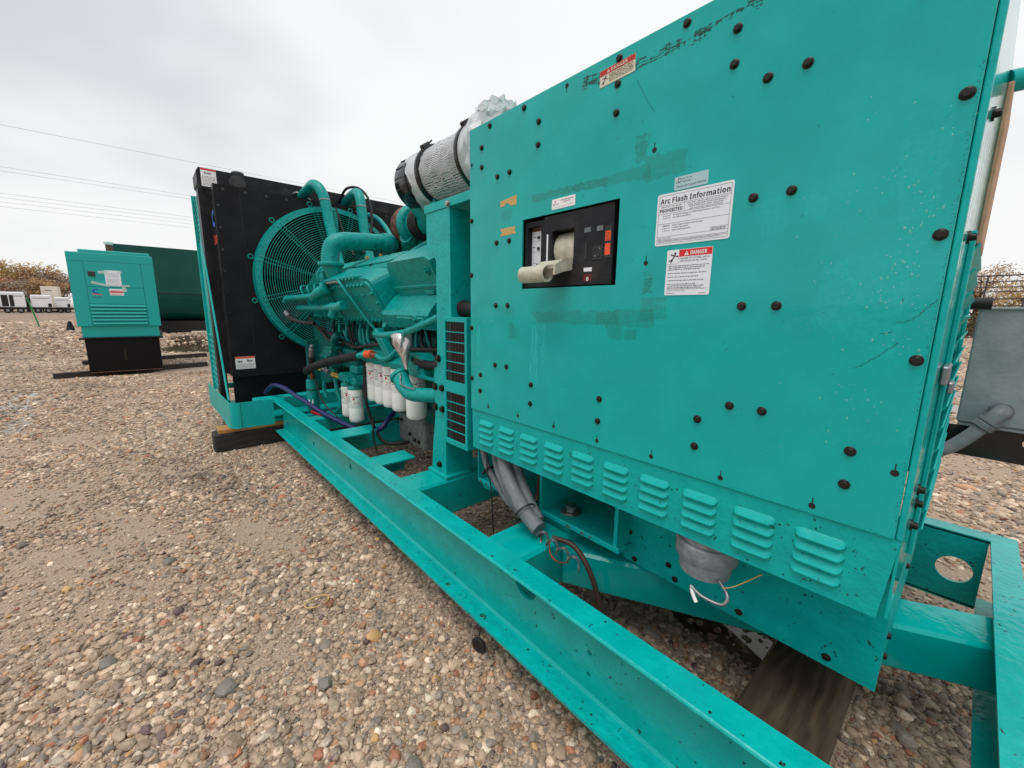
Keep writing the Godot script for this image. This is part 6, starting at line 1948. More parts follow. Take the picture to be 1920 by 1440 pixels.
	for i in 15:
		var row := []
		for j in 40:
			var t := TAU * j / 40.0
			var q := i / 14.0
			var x := -2.183 + 0.28 * q
			var rr := ra + 0.008 + 0.05 * sin(q * PI) * (0.5 + fo.get_noise_3d(x * 7.0, cos(t) * 3.5, sin(t) * 3.5)) - 0.05 * q * q
			row.append(Vector3(x, ax.y + rr * sin(t) + 0.03 * q * clampf(sin(t), 0, 1), ax.z + rr * cos(t)))
		grid.append(row)
	skin(b, grid, true, Vector3(-2.2, ax.y, ax.z))
	# the gathered tuft of the bag
	grid = []
	for i in 10:
		var row := []
		for j in 24:
			var t := TAU * j / 24.0
			var q := i / 9.0
			var rr := (0.05 + 0.035 * q) * (1.0 + 0.55 * fo.get_noise_3d(cos(t) * 3.0, q * 2.0 + 5.0, sin(t) * 3.0))
			row.append(Vector3(-2.04 + rr * cos(t) * 1.6 + 0.05 * q, ax.y + 0.12 + 0.065 * q + 0.04 * fo.get_noise_2d(t * 2.0, q * 3.0), ax.z + 0.07 + rr * sin(t)))
		grid.append(row)
	skin(b, grid, true, Vector3(-2.06, ax.y + 0.2, ax.z + 0.07))
	put(a, "plastic_bag", b, M.film)
	b = MB.new()
	b.span(Vector3(-2.69, 1.56, -0.68), Vector3(-2.63, 2.10, -0.48), 0.004)
	put(a, "cradle", b, M.engine)

func skin(b: MB, grid: Array, closed: bool, inside: Vector3) -> void:
	# a smooth surface through rows of points
	var nr := grid.size()
	var nc: int = grid[0].size()
	var nm := []
	for i in nr:
		var row := []
		for j in nc:
			var jl: int = (j + nc - 1) % nc if closed else maxi(j - 1, 0)
			var jr: int = (j + 1) % nc if closed else mini(j + 1, nc - 1)
			var du: Vector3 = grid[mini(i + 1, nr - 1)][j] - grid[maxi(i - 1, 0)][j]
			var dv: Vector3 = grid[i][jr] - grid[i][jl]
			var nn := du.cross(dv).normalized()
			if nn.dot(grid[i][j] - inside) < 0: nn = -nn
			row.append(nn)
		nm.append(row)
	for i in nr - 1:
		for j in (nc if closed else nc - 1):
			var j2: int = (j + 1) % nc
			b.quads([grid[i][j], grid[i][j2], grid[i + 1][j2], grid[i + 1][j]], [nm[i][j], nm[i][j2], nm[i + 1][j2], nm[i + 1][j]])

# ---------- ground ----------

var sand: FastNoiseLite
var puddles := []     # [centre x, z, radius x, radius z]

func damp(x: float, z: float) -> float:
	# 0 loose stone .. 1 bare sand
	var packed := 0.0
	for q in [[-2.75, 0.72, 0.75, 0.16, -0.42], [-3.3, 1.25, 0.8, 0.14, -0.5], [-1.62, 0.86, 0.22, 0.12, 0.0], [-5.2, 1.5, 1.1, 0.2, -0.3]]:
		packed = maxf(packed, 1.1 - Vector2((x - q[0]) / q[2], (z - q[1] - q[4] * (x - q[0])) / q[3]).length())
	return clampf(0.5 + sand.get_noise_2d(x, z) * 1.7 + sand.get_noise_2d(x * 3.1 + 40.0, z * 3.1) * 0.6 - 0.28 + clampf(packed, 0, 0.75), 0, 1)

func in_puddle(x: float, z: float) -> float:
	var best := -1.0
	for p in puddles:
		var d := Vector2((x - p[0]) / p[2], (z - p[1]) / p[3]).length()
		d += 0.35 * sand.get_noise_2d(x * 9.0, z * 9.0) + 0.18 * sand.get_noise_2d(x * 31.0, z * 31.0)
		best = maxf(best, 1.0 - d)
	return best

func land(x: float, z: float) -> float:
	# height of the sand
	var e := clampf(minf(minf(x + 15.0, 3.0 - x), minf(z + 9.0, 9.0 - z)) / 1.4, 0, 1)
	var h := 0.005 + e * (0.005 + 0.005 * sand.get_noise_2d(x * 1.5, z * 1.5) + 0.003 * sand.get_noise_2d(x * 9.0, z * 9.0))
	if x > -4.6: h -= 0.016 * smoothstep(-0.15, 0.25, in_puddle(x, z))
	return h

func build_ground() -> void:
	sand = noise_of(FastNoiseLite.TYPE_SIMPLEX_SMOOTH, 0.42, 3, 201)
	puddles = [ [-0.60, -0.66, 0.28, 0.15], [-0.98, -0.56, 0.14, 0.07], [-0.80, -0.60, 0.2, 0.06],
		[-8.3, 2.5, 1.1, 0.22], [-7.0, 2.25, 0.8, 0.10], [-7.5, 2.45, 0.6, 0.10], [-13.5, 5.0, 3.2, 0.4], [-17.0, 0.0, 3.0, 0.7], [-21.0, -0.2, 3.0, 0.6], [0.4, -7.5, 1.5, 0.5], [1.5, -4.2, 0.9, 0.3], [-0.1, -9.0, 1.0, 0.5]]
	# gravel as seen from afar: broken pale and brown grains
	var cell := noise_of(FastNoiseLite.TYPE_CELLULAR, 0.045, 1, 211)
	cell.fractal_type = FastNoiseLite.FRACTAL_NONE
	cell.cellular_return_type = FastNoiseLite.RETURN_CELL_VALUE
	var stones := ramp_tex(cell, 1024, [[0.0, Color(0.42, 0.355, 0.30)], [0.2, Color(0.54, 0.455, 0.395)], [0.45, Color(0.67, 0.58, 0.505)], [0.7, Color(0.74, 0.66, 0.585)], [0.88, Color(0.80, 0.745, 0.675)], [0.94, Color(0.60, 0.43, 0.33)], [1.0, Color(0.84, 0.80, 0.75)]])
	var bump := noise_of(FastNoiseLite.TYPE_CELLULAR, 0.045, 1, 211)
	bump.fractal_type = FastNoiseLite.FRACTAL_NONE
	bump.cellular_return_type = FastNoiseLite.RETURN_DISTANCE2_SUB
	var gm := mat(Color.WHITE, 0.85)
	gm.albedo_texture = stones
	gm.normal_enabled = true
	gm.normal_texture = relief(bump, 1024, 9.0)
	gm.normal_scale = 1.2
	triplanar(gm, 0.85)
	gm.detail_enabled = true
	gm.detail_uv_layer = BaseMaterial3D.DETAIL_UV_2
	gm.detail_blend_mode = BaseMaterial3D.BLEND_MODE_MUL
	gm.detail_albedo = ramp_tex(noise_of(FastNoiseLite.TYPE_SIMPLEX_SMOOTH, 0.012, 5, 218), 512, [[0.0, Color(0.72, 0.69, 0.66)], [0.5, Color(0.92, 0.9, 0.88)], [1.0, Color(1, 1, 1)]])
	gm.uv2_triplanar = true
	gm.uv2_world_triplanar = true
	gm.uv2_scale = Vector3.ONE * 0.07
	M.gravel_far = gm
	# sandy fines between the stones
	var fines := noise_of(FastNoiseLite.TYPE_CELLULAR, 0.12, 1, 215)
	fines.fractal_type = FastNoiseLite.FRACTAL_NONE
	fines.cellular_return_type = FastNoiseLite.RETURN_CELL_VALUE
	var sm := mat(Color.WHITE, 0.8)
	sm.albedo_texture = ramp_tex(fines, 1024, [[0.0, Color(0.54, 0.45, 0.38)], [0.3, Color(0.64, 0.55, 0.47)], [0.7, Color(0.70, 0.615, 0.53)], [1.0, Color(0.71, 0.635, 0.565)]])
	sm.normal_enabled = true
	sm.normal_texture = relief(noise_of(FastNoiseLite.TYPE_SIMPLEX_SMOOTH, 0.09, 3, 216), 512, 6.0)
	sm.normal_scale = 0.8
	triplanar(sm, 1.9)
	var b := MB.new()
	var up := Vector3.UP
	b.quad(Vector3(-420, 0, -420), Vector3(160, 0, -420), Vector3(160, 0, 300), Vector3(-420, 0, 300), up)
	tag(put(self, "ground", b, gm), "", "", "", "structure")
	# near sheet of sand, gently uneven, hollowed where water stands; finer mesh close to the viewer
	b = MB.new()
	var fb := MB.new()
	var cells := 150
	var xa := -15.0
	var za := -9.0
	var step := 0.12
	var up3 := func(mb: MB, x: float, z: float, s: float) -> void:
		var p0 := Vector3(x, land(x, z), z)
		var p1 := Vector3(x + s, land(x + s, z), z)
		var p2 := Vector3(x + s, land(x + s, z + s), z + s)
		var p3 := Vector3(x, land(x, z + s), z + s)
		mb.tri(p0, p1, p2, up, up, up)
		mb.tri(p0, p2, p3, up, up, up)
	for i in cells:
		for j in cells:
			if i >= 92 and i < 130 and j >= 62 and j < 90:
				for a in 3:
					for c in 3: up3.call(b, xa + i * step + a * 0.04, za + j * step + c * 0.04, 0.04)
			else:
				up3.call(b, xa + i * step, za + j * step, step)
	tag(put(self, "sandy_ground", b, sm), "", "", "", "structure")
	# standing water
	for p in puddles:
		b = MB.new()
		var far: bool = Vector2(p[0], p[1] - 1.0).length() > 5.0
		var m := 64
		var ring := []
		for k in m:
			var a := TAU * k / m
			var r := 1.5
			if far: r = 1.0 + 0.30 * sand.get_noise_2d(p[0] * 7.0 + cos(a) * 1.5, p[1] * 7.0 + sin(a) * 1.5) + 0.14 * sand.get_noise_2d(cos(a) * 9.0, p[0] + sin(a) * 9.0)
			ring.append(Vector3(p[0] + p[2] * r * cos(a), 0.0045 if not far else 0.017, p[1] + p[3] * r * sin(a)))
		for k in m: b.tri(Vector3(p[0], ring[0].y, p[1]), ring[k], ring[(k + 1) % m], up, up, up)
		tag(put(self, "puddle", b, M.water), "", "", "", "structure")
	scatter()

func stone_mesh(sd: int, flat: float, mat_: Material) -> ArrayMesh:
	# an angular pebble about 1 across
	var sp := SphereMesh.new()
	sp.radius = 0.5
	sp.height = 1.0
	sp.radial_segments = 9
	sp.rings = 5
	var arr := sp.get_mesh_arrays()
	var vs: PackedVector3Array = arr[Mesh.ARRAY_VERTEX]
	var ids: PackedInt32Array = arr[Mesh.ARRAY_INDEX]
	var f := noise_of(FastNoiseLite.TYPE_SIMPLEX_SMOOTH, 1.3, 2, sd)
	var g := RandomNumberGenerator.new()
	g.seed = sd
	var cuts := []
	for k in 7: cuts.append([Vector3(g.randfn(), g.randfn(), g.randfn()).normalized(), g.randf_range(0.30, 0.42)])
	var w := PackedVector3Array()
	for p in vs:
		var q := p * (1.0 + 0.45 * f.get_noise_3dv(p * 1.6))
		for c in cuts:
			var over: float = q.dot(c[0]) - c[1]
			if over > 0: q -= c[0] * over * 0.85
		q.y *= flat
		w.append(q)
	# every facet keeps its own flat face: broken stone, not beads
	var fw := PackedVector3Array()
	var nm := PackedVector3Array()
	for k in range(0, ids.size(), 3):
		var n := (w[ids[k + 2]] - w[ids[k]]).cross(w[ids[k + 1]] - w[ids[k]])
		if n.length() < 1e-7: continue
		n = n.normalized()
		for e in 3:
			fw.append(w[ids[k + e]])
			nm.append((n * 0.75 + w[ids[k + e]].normalized() * 0.25).normalized())
	var out := []
	out.resize(Mesh.ARRAY_MAX)
	out[Mesh.ARRAY_VERTEX] = fw
	out[Mesh.ARRAY_NORMAL] = nm
	var am := ArrayMesh.new()
	am.add_surface_from_arrays(Mesh.PRIMITIVE_TRIANGLES, out)
	am.surface_set_material(0, mat_)
	return am

func stone_color(g: RandomNumberGenerator) -> Color:
	var t := g.randf()
	var c: Color
	if t < 0.40: c = Color(0.46, 0.375, 0.295)
	elif t < 0.60: c = Color(0.36, 0.30, 0.245)
	elif t < 0.76: c = Color(0.58, 0.495, 0.40)
	elif t < 0.86: c = Color(0.29, 0.265, 0.24)
	elif t < 0.91: c = Color(0.74, 0.68, 0.59)
	elif t < 0.95: c = Color(0.48, 0.31, 0.20)
	elif t < 0.965: c = Color(0.14, 0.10, 0.105)
	elif t < 0.985: c = Color(0.40, 0.19, 0.12)
	else: c = Color(0.50, 0.34, 0.17)
	c = c * g.randf_range(0.55, 1.2)
	return Color(c.r * 1.27, c.g * 1.14, c.b * 1.05)

func clear_of(x: float, z: float, r: float) -> bool:
	# stones do not stand in the timbers
	for q in [[-4.62, -4.42, -1.6, 0.72], [-0.345, -0.11, -1.5, 0.40], [-11.45, -10.6, 0.1, 2.4], [-14.1, -13.3, 0.1, 2.45]]:
		if x > q[0] - r * 0.5 and x < q[1] + r * 0.5 and z > q[2] - r * 0.5 and z < q[3] + r * 0.5: return false
	return true

func scatter() -> void:
	var wet_m := mat(Color.WHITE, 0.55)
	wet_m.vertex_color_use_as_albedo = true
	wet_m.albedo_texture = ramp_tex(noise_of(FastNoiseLite.TYPE_SIMPLEX_SMOOTH, 0.03, 4, 221), 256, [[0.0, Color(0.78, 0.76, 0.74)], [0.5, Color(0.93, 0.92, 0.9)], [1.0, Color(1.0, 1.0, 1.0)]])
	triplanar(wet_m, 14.0)
	var kinds := []
	for k in 7: kinds.append(stone_mesh(300 + k, [0.62, 0.75, 0.5, 0.68, 0.82, 0.56, 0.45][k], wet_m))
	var g := RandomNumberGenerator.new()
	g.seed = 42
	var lists := []
	for k in kinds.size(): lists.append([])
	# three passes: coarse stones everywhere, small stones close by, and a carpet that thins out with distance
	var drop := func(x: float, z: float, s: float, dens: float) -> void:
		var d := damp(x, z)
		var pud := in_puddle(x, z)
		if pud > 0.04 and g.randf() > (0.10 if x > -4.0 else 0.33): return
		if g.randf() > dens * (1.0 - 0.86 * d): return
		if not clear_of(x, z, s): return
		var size := s * exp(g.randfn(0.0, 0.30)) * (1.0 - 0.35 * d)
		var bs := Basis(Vector3.UP, g.randf() * TAU) * Basis(Vector3.RIGHT, g.randfn(0.0, 0.35)) * Basis().scaled(Vector3(size * g.randf_range(0.85, 1.5), size * g.randf_range(0.75, 1.1), size))
		var col := stone_color(g)
		# stones still soaked from the rain are darker, and so are those below the set
		var darkening := clampf(1.25 - Vector2((x + 3.9) / 0.85, (z - 0.88 + 0.39 * (x + 3.9)) / 0.20).length(), 0, 1) + clampf(sand.get_noise_2d(x * 0.8 + 70.0, z * 1.6) * 2.2 - 0.55, 0, 0.7)
		if z < 0.22 and z > -1.45 and x > -4.4: darkening += 0.5
		if g.randf() < 0.85: col = col * (1.0 - 0.45 * clampf(darkening, 0, 1))
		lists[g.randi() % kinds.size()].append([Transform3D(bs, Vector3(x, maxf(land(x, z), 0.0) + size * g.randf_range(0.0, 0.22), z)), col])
	var wedge := func(count: int, r0: float, r1: float, a0: float, a1: float, base: float, grow: float, dens: float) -> void:
		for k in count:
			var r := sqrt(lerpf(r0 * r0, r1 * r1, g.randf()))
			var a := deg_to_rad(lerpf(a0, a1, g.randf()))
			# angle 0 looks along -x, 90 along -z
			drop.call(CAM.x - cos(a) * r, CAM.z - sin(a) * r, base + grow * r, dens)
	# the open yard on the left and under the set
	wedge.call(36000, 0.45, 2.6, -48.0, 95.0, 0.0165, 0.0030, 1.0)
	wedge.call(52000, 0.45, 2.6, -48.0, 95.0, 0.008, 0.001, 1.0)
	wedge.call(120000, 2.6, 6.5, -20.0, 72.0, 0.0145, 0.0022, 1.0)
	wedge.call(120000, 6.5, 15.0, -20.0, 30.0, 0.017, 0.0019, 0.95)
	wedge.call(70000, 15.0, 48.0, -16.0, 26.0, 0.02, 0.0026, 0.9)
	wedge.call(42000, 2.2, 7.5, 72.0, 104.0, 0.018, 0.0026, 1.0)
	wedge.call(18000, 7.5, 16.0, 84.0, 101.0, 0.032, 0.0030, 0.95)
	wedge.call(9000, 16.0, 34.0, 85.0, 96.0, 0.04, 0.0030, 0.9)
	# and behind and beside the viewer
	wedge.call(34000, 0.35, 3.6, 95.0, 312.0, 0.0165, 0.0030, 1.0)
	wedge.call(26000, 2.6, 6.5, -48.0, -20.0, 0.0160, 0.0024, 1.0)
	wedge.call(16000, 3.6, 7.5, 104.0, 150.0, 0.022, 0.0026, 1.0)
	# a few big ones
	for q in [[-1.55, 0.98, 0.075], [-1.95, 1.30, 0.06], [-1.1, 1.05, 0.055], [-0.9, 0.62, 0.055], [-0.72, -0.36, 0.06], [-0.62, -0.28, 0.05], [-1.35, 0.72, 0.05], [-2.6, 1.1, 0.06]]:
		var sc: float = q[2]
		lists[0].append([Transform3D(Basis(Vector3.UP, g.randf() * TAU).scaled(Vector3(sc * 1.3, sc, sc)), Vector3(q[0], 0.02, q[1])), Color(0.25, 0.22, 0.19)])
	for k in kinds.size():
		var mm := MultiMesh.new()
		mm.transform_format = MultiMesh.TRANSFORM_3D
		mm.use_colors = true
		mm.mesh = kinds[k]
		mm.instance_count = lists[k].size()
		for i in lists[k].size():
			mm.set_instance_transform(i, lists[k][i][0])
			mm.set_instance_color(i, lists[k][i][1])
		var o := MultiMeshInstance3D.new()
		o.name = numbered("gravel")
		o.multimesh = mm
		add_child(o)
		tag(o, "loose brown and grey gravel covering the yard", "gravel", "", "stuff")


# ---------- timbers and small things on the ground ----------

func build_timbers() -> void:
	var t := thing("timber_block", "dark square timber block under the radiator end of the big generator", "timber", Vector3(-4.52, 0, -0.45))
	var b := MB.new()
	plank(b, Vector3(-4.52, 0.090, -0.45), Vector3(0.19, 0.175, 2.32), 0.012, 2)
	put(t, "beam", b, M.timber_black)
	t = thing("wood_shim", "thin yellow new board between tray and dark timber block", "board", Vector3(-4.52, 0.178, -0.2))
	b = MB.new()
	plank(b, Vector3(-4.515, 0.1985, -0.27), Vector3(0.17, 0.039, 1.88), 0.003, 2, 1.6)
	put(t, "board", b, M.timber_new)
	t = thing("timber_plank", "wet brown grained timber under the cabinet end of the big generator", "timber", Vector3(-0.225, 0, -0.55))
	b = MB.new()
	plank(b, Vector3(-0.225, 0.0705, -0.55), Vector3(0.225, 0.141, 1.95), 0.010, 2)
	put(t, "beam", b, M.timber_old)
	# a looped straw tie and a flat clear scrap lying on the stones
	t = thing("plastic_tie", "thin pale yellow plastic loop lying on the gravel", "plastic tie", Vector3(-1.78, 0.03, 0.62))
	var pts := []
	for k in 15: pts.append(Vector3(-1.78 + 0.035 * cos(k * 0.42), 0.035, 0.62 + 0.05 * sin(k * 0.42)))
	b = MB.new()
	b.tube(pts, 0.003, 6)
	put(t, "loop", b, M.tan_tape)


# ---------- the smaller generator set in the background ----------

func build_far_set() -> void:
	var at := Vector3(-10.70, 0, 1.41)
	var t := thing("enclosed_generator", "teal enclosed generator on a black fuel tank, paper sheet taped to its door", "generator", at)
	t.rotation.y = deg_to_rad(-1.0)
	org = Vector3.ZERO       # its parts are laid out round its own base: x out of the front, z across, to its left when facing it
	var L := 2.5
	var box := func(called: String, x0: float, y0: float, z0: float, x1: float, y1: float, z1: float, m: Material, bev := 0.006, parent: Node = t) -> MeshInstance3D:
		var b := MB.new()
		b.span(Vector3(minf(x0, x1), y0, minf(z0, z1)), Vector3(maxf(x0, x1), y1, maxf(z0, z1)), bev)
		return put(parent, called, b, m)
	# black base tank with end feet
	box.call("fuel_tank", -L, 0.10, -0.515, 0.0, 0.70, 0.515, M.tank_black, 0.01)
	box.call("tank_flange", -L - 0.04, 0.70, -0.58, 0.03, 0.735, 0.58, M.tank_black, 0.006)
	box.call("tank_foot", -0.14, 0.085, -0.50, 0.02, 0.10, 0.50, M.rust, 0.004)
	box.call("tank_foot", -L, 0.075, -0.50, -L + 0.16, 0.10, 0.50, M.rust, 0.004)
	# housing
	box.call("plinth", -L + 0.02, 0.737, -0.535, -0.02, 0.935, 0.535, M.teal_far, 0.006)
	var body: MeshInstance3D = box.call("body", -L, 0.935, -0.575, 0.0, 2.245, 0.575, M.teal_far, 0.008)
	box.call("roof_cap", -L + 0.05, 2.246, -0.54, -0.03, 2.30, 0.42, M.teal_far, 0.01)
	# front: surround, door, lower panel, louvers
	box.call("top_band", 0.001, 2.09, -0.572, 0.010, 2.24, 0.572, M.teal_far, 0.003)
	box.call("corner_post", 0.001, 0.94, 0.375, 0.010, 2.085, 0.572, M.teal_far, 0.003)
	box.call("corner_post", 0.001, 0.94, -0.572, 0.010, 2.085, -0.395, M.teal_far, 0.003)
	var door: MeshInstance3D = box.call("door", 0.001, 1.65, -0.390, 0.013, 2.083, 0.370, M.teal_far, 0.004)
	box.call("handle", 0.0131, 1.83, 0.235, 0.03, 1.92, 0.33, M.black_gloss, 0.01, door)
	var low: MeshInstance3D = box.call("lower_panel", 0.001, 1.345, -0.390, 0.011, 1.646, 0.370, M.teal_far, 0.004)
	box.call("louver_recess", -0.02, 0.95, -0.390, 0.002, 1.34, 0.370, M.teal_far, 0.0)
	for k in 6:
		var b := MB.new()
		b.box(Vector3(0.012, 1.305 - 0.064 * k, -0.01), Vector3(0.050, 0.038, 0.755), 0.004, Basis(Vector3.BACK, 0.45))
		put(t, "louver", b, M.teal_far)
	# exhaust stub with a white cover
	var b := MB.new()
	b.cyl(Vector3(-0.55, 2.30, 0.03), Vector3(-0.55, 2.46, 0.03), 0.05, 18)
	put(t, "exhaust_stub", b, M.rust)
	b = MB.new()
	b.cyl(Vector3(-0.55, 2.46, 0.03), Vector3(-0.55, 2.52, 0.03), 0.062, 18, 0.01, 0.07)
	put(t, "stub_cover", b, M.white)
	b = MB.new()
	b.lathe([Vector2(0.0, 0.0), Vector2(0.02, 0.0), Vector2(0.02, 0.2), Vector2(0.026, 0.22), Vector2(0.0, 0.23)], Vector3(0.012, 0.30, 0.0), Vector3.UP, 12)
	put(t, "drain_tube", b, M.black_gloss)
	# taped paper, label and lettering
	var p := MB.new(); var k2 := MB.new()
	card(p, 0.21, 0.27, 0.001, 0.002)
	for i in 9: small_print(k2, 0.02, 0.19, 0.21 - 0.02 * i - (0.02 if i > 3 else 0.0), 0.008, 0.0025, 130 + i)
	var face := Basis(Vector3(0, 0, -1), Vector3.UP, Vector3(1, 0, 0))
	place_label(t, "paper_sheet", [[p, M.paper], [k2, M.grey_ink]], Transform3D(face, Vector3(0.0135, 1.68, 0.115)))
	b = MB.new()
	for q in [[0.13, 1.915, 0.14, 0.05, 0.15], [-0.085, 1.915, -0.06, 0.05, -0.12], [0.19, 1.70, 0.24, 0.045, -0.25], [-0.05, 1.68, 0.30, 0.03, 0.0], [-0.12, 1.63, 0.05, 0.12, 0.15]]:
		b.box(Vector3(0.0155, q[1], q[0]), Vector3(0.0012, q[3], absf(q[2])), 0.0, Basis(Vector3.RIGHT, q[4]))
	put(t, "clear_tape", b, M.tape_clear)
	p = MB.new(); var r := MB.new()
	card(p, 0.19, 0.115, 0.001, 0.002)
	rect_in(r, 0.002, 0.045, 0.188, 0.075, 0.0025)
	for i in 2: small_print(r, 0.01, 0.18, 0.024 - 0.014 * i, 0.009, 0.0025, 150 + i)
	small_print(r, 0.03, 0.17, 0.085, 0.009, 0.0025, 153)
	place_label(t, "caution_label", [[p, M.paper], [r, M.red]], Transform3D(face, Vector3(0.0118, 1.505, 0.085)))
	p = MB.new(); r = MB.new(); k2 = MB.new()
	logo_c(p, 0.055, 0.115, 0.09, 0.0)
	text_in(r, "Onan", 0.0, 0.045, 0.034, 0.0, 0.13, true)
	text_in(k2, "GenSet", 0.005, 0.0, 0.020, 0.0, 0.12, true)
	place_label(t, "maker_mark", [[p, M.logo_blue], [r, M.red], [k2, M.ink]], Transform3D(face, Vector3(0.0118, 1.455, 0.315)))
	# the two bars it stands on
	for q in [[Vector3(-10.83, 0.037, 2.40), Vector3(-11.32, 0.037, 0.14), "near steel bar on the gravel under the black fuel tank"], [Vector3(-12.95, 0.037, 2.20), Vector3(-13.50, 0.037, -0.05), "far steel bar on the gravel under the black fuel tank"]]:
		var mid: Vector3 = (q[0] + q[1]) * 0.5
		var o := thing("skid_bar", q[2], "bar", Vector3(mid.x, 0, mid.z), "bars under the far generator")
		b = MB.new()
		b.bar(q[0] + Vector3(0, 0.018, 0), q[1] + Vector3(0, 0.018, 0), 0.13, 0.11, 0.004)
		put(o, "bar", b, M.skid_bar)

func build_green_tank() -> void:
	var t := thing("green_enclosure", "long dark green tank enclosure with rounded lower side behind the small generator", "tank", Vector3(-27.5, 0, -3.2))
	var b := MB.new()
	var prof := PackedVector2Array([Vector2(-25.9, 4.02), Vector2(-25.9, 1.92)])
	for k in 9:
		var a := PI / 2 * k / 8.0
		prof.append(Vector2(-26.9 + 1.0 * cos(a), 1.92 - 1.30 * sin(a)))
	prof.append(Vector2(-28.6, 0.62))
	prof.append(Vector2(-28.6, 4.02))
	b.prism(prof, Transform3D(Basis(), Vector3(0, 0, -8.0)), 9.9)
	put(t, "shell", b, M.tank_green)
	b = MB.new()
	b.span(Vector3(-25.895, 1.90, -8.0), Vector3(-25.88, 1.93, 1.9))
	put(t, "seam", b, M.rubber)
	b = MB.new()
	b.span(Vector3(-28.5, 0.06, -7.8), Vector3(-26.2, 0.62, 1.7), 0.02)
	put(t, "base", b, M.black_gloss)
	b = MB.new()
	for k in 5: b.span(Vector3(-26.3, 0.0, -7.5 + 2.1 * k), Vector3(-25.9, 0.10, -6.9 + 2.1 * k), 0.01)
	put(t, "blocking", b, M.trailer_old)


# ---------- far yard ----------

func trailer(at: Vector3, turn: float, w: float, h: float, d: float, label: String, open: bool) -> void:
	var t := thing("generator_trailer", label, "trailer", at, "white trailers along the tree line")
	t.rotation.y = turn
	org = Vector3.ZERO
	var b := MB.new()
	b.span(Vector3(-d, 0.85, -w / 2), Vector3(0, 0.85 + h, w / 2), 0.10)
	var body := put(t, "body", b, M.trailer)
	b = MB.new()
	b.span(Vector3(0.005, 0.85 + h * 0.72, -w * 0.42), Vector3(0.02, 0.85 + h * 0.76, w * 0.42))
	put(body, "trim", b, M.conduit)
	if open:
		b = MB.new()
		b.span(Vector3(-0.05, 1.0, -w * 0.05), Vector3(0.03, 0.85 + h * 0.80, w * 0.42), 0.02)
		put(body, "bay_shade", b, M.rubber)  # dark raised block painted in for the shade inside the bay
		b = MB.new()
		b.span(Vector3(0.0, 1.0, w * 0.12), Vector3(0.06, 0.85 + h * 0.8, w * 0.16), 0.01)
		put(body, "bay_post", b, M.trailer)
	else:
		b = MB.new()
		b.span(Vector3(0.01, 0.95, -w * 0.46), Vector3(0.025, 1.5, -w * 0.28), 0.0)
		put(body, "vent", b, M.rubber)
	b = MB.new()
	b.span(Vector3(-d, 0.55, -w / 2 - 0.3), Vector3(0.1, 0.85, w / 2), 0.02)
	put(t, "chassis", b, M.tyre)
	b = MB.new()
	b.bar(Vector3(-d * 0.3, 0.6, -w / 2), Vector3(-d * 0.4, 0.55, -w / 2 - 1.7), 0.15, 0.15, 0.01)
	b.span(Vector3(-d * 0.4 - 0.05, 0.0, -w / 2 - 1.55), Vector3(-d * 0.4 + 0.05, 0.6, -w / 2 - 1.45))
	put(t, "tow_bar", b, M.tyre)
	for z in [-0.25, 0.25]:
		b = MB.new()
		b.cyl(Vector3(-0.15, 0.40, z * w), Vector3(0.12, 0.40, z * w), 0.40, 18, 0.05)
		var wh := put(t, "wheel", b, M.tyre)
		b = MB.new()
		b.cyl(Vector3(0.10, 0.40, z * w), Vector3(0.135, 0.40, z * w), 0.2, 12, 0.02)
		put(wh, "rim", b, M.galv)

func tree(called: String, label: String, at: Vector3, h: float, wide: float, cols: Array, count: int, sd: int, leaf: float, sparse := 0.0) -> void:
	var t := thing(called, label, "tree", at, "trees along the yard's edge")
	var g := RandomNumberGenerator.new()
	g.seed = sd
	var b := MB.new()
	var tips := []
	var top := at + Vector3(g.randf_range(-0.3, 0.3), h * 0.62, g.randf_range(-0.3, 0.3))
	b.tube(smooth([at - Vector3(0, 0.1, 0), at + Vector3(0.1, h * 0.25, 0.05), top], 4), [0.26, 0.25, 0.24, 0.23, 0.21, 0.18, 0.15, 0.12, 0.09], 8)
	var spots := []
	for k in 13:
		var y := g.randf_range(0.12, 0.6)
		var p := at.lerp(top, y / 0.62 * 0.95)
		var a := g.randf() * TAU
		var reach := wide * g.randf_range(0.30, 0.52)
		var q := p + Vector3(cos(a) * reach, h * g.randf_range(0.08, 0.38), sin(a) * reach)
		b.tube([p, p.lerp(q, 0.5) + Vector3(0, h * 0.03, 0), q], [0.09, 0.06, 0.025], 5)
		spots.append(q)
		spots.append(p.lerp(q, 0.7))
		for e in 2:
			var q2 := q + Vector3(g.randfn(), absf(g.randfn()) * 0.8, g.randfn()) * wide * 0.13
			b.tube([p.lerp(q, 0.75), q2], [0.04, 0.012], 4)
			spots.append(q2)
	spots.append(top + Vector3(0, h * 0.25, 0))
	spots.append(top + Vector3(0, h * 0.1, 0))
	var tr := put(t, "trunk", b, mat(Color(0.27, 0.23, 0.2), 0.9))
	var lists := []
	for c in cols: lists.append(MB.new())
	for k in count:
		var sp: Vector3 = spots[g.randi() % spots.size()]
		var p := sp + Vector3(g.randfn(), g.randfn() * 0.75, g.randfn()) * wide * (0.105 + sparse)
		if p.y < at.y + 0.3: continue
		var s := leaf * g.randf_range(0.6, 1.4)
		var u := Vector3(g.randfn(), g.randfn(), g.randfn()).normalized()
		var v := u.cross(Vector3(g.randfn(), g.randfn(), g.randfn())).normalized()
		var nn := u.cross(v)
		var mb: MB = lists[g.randi() % cols.size()]
		mb.quad(p - u * s, p + v * s * 0.6, p + u * s, p - v * s * 0.6, nn)
	var pairs := []
	for i in cols.size():
		var m := mat(cols[i], 0.85)
		m.backlight_enabled = true
		m.backlight = cols[i].darkened(0.25)
		pairs.append([lists[i], m])
	put_many(t, "crown", pairs)

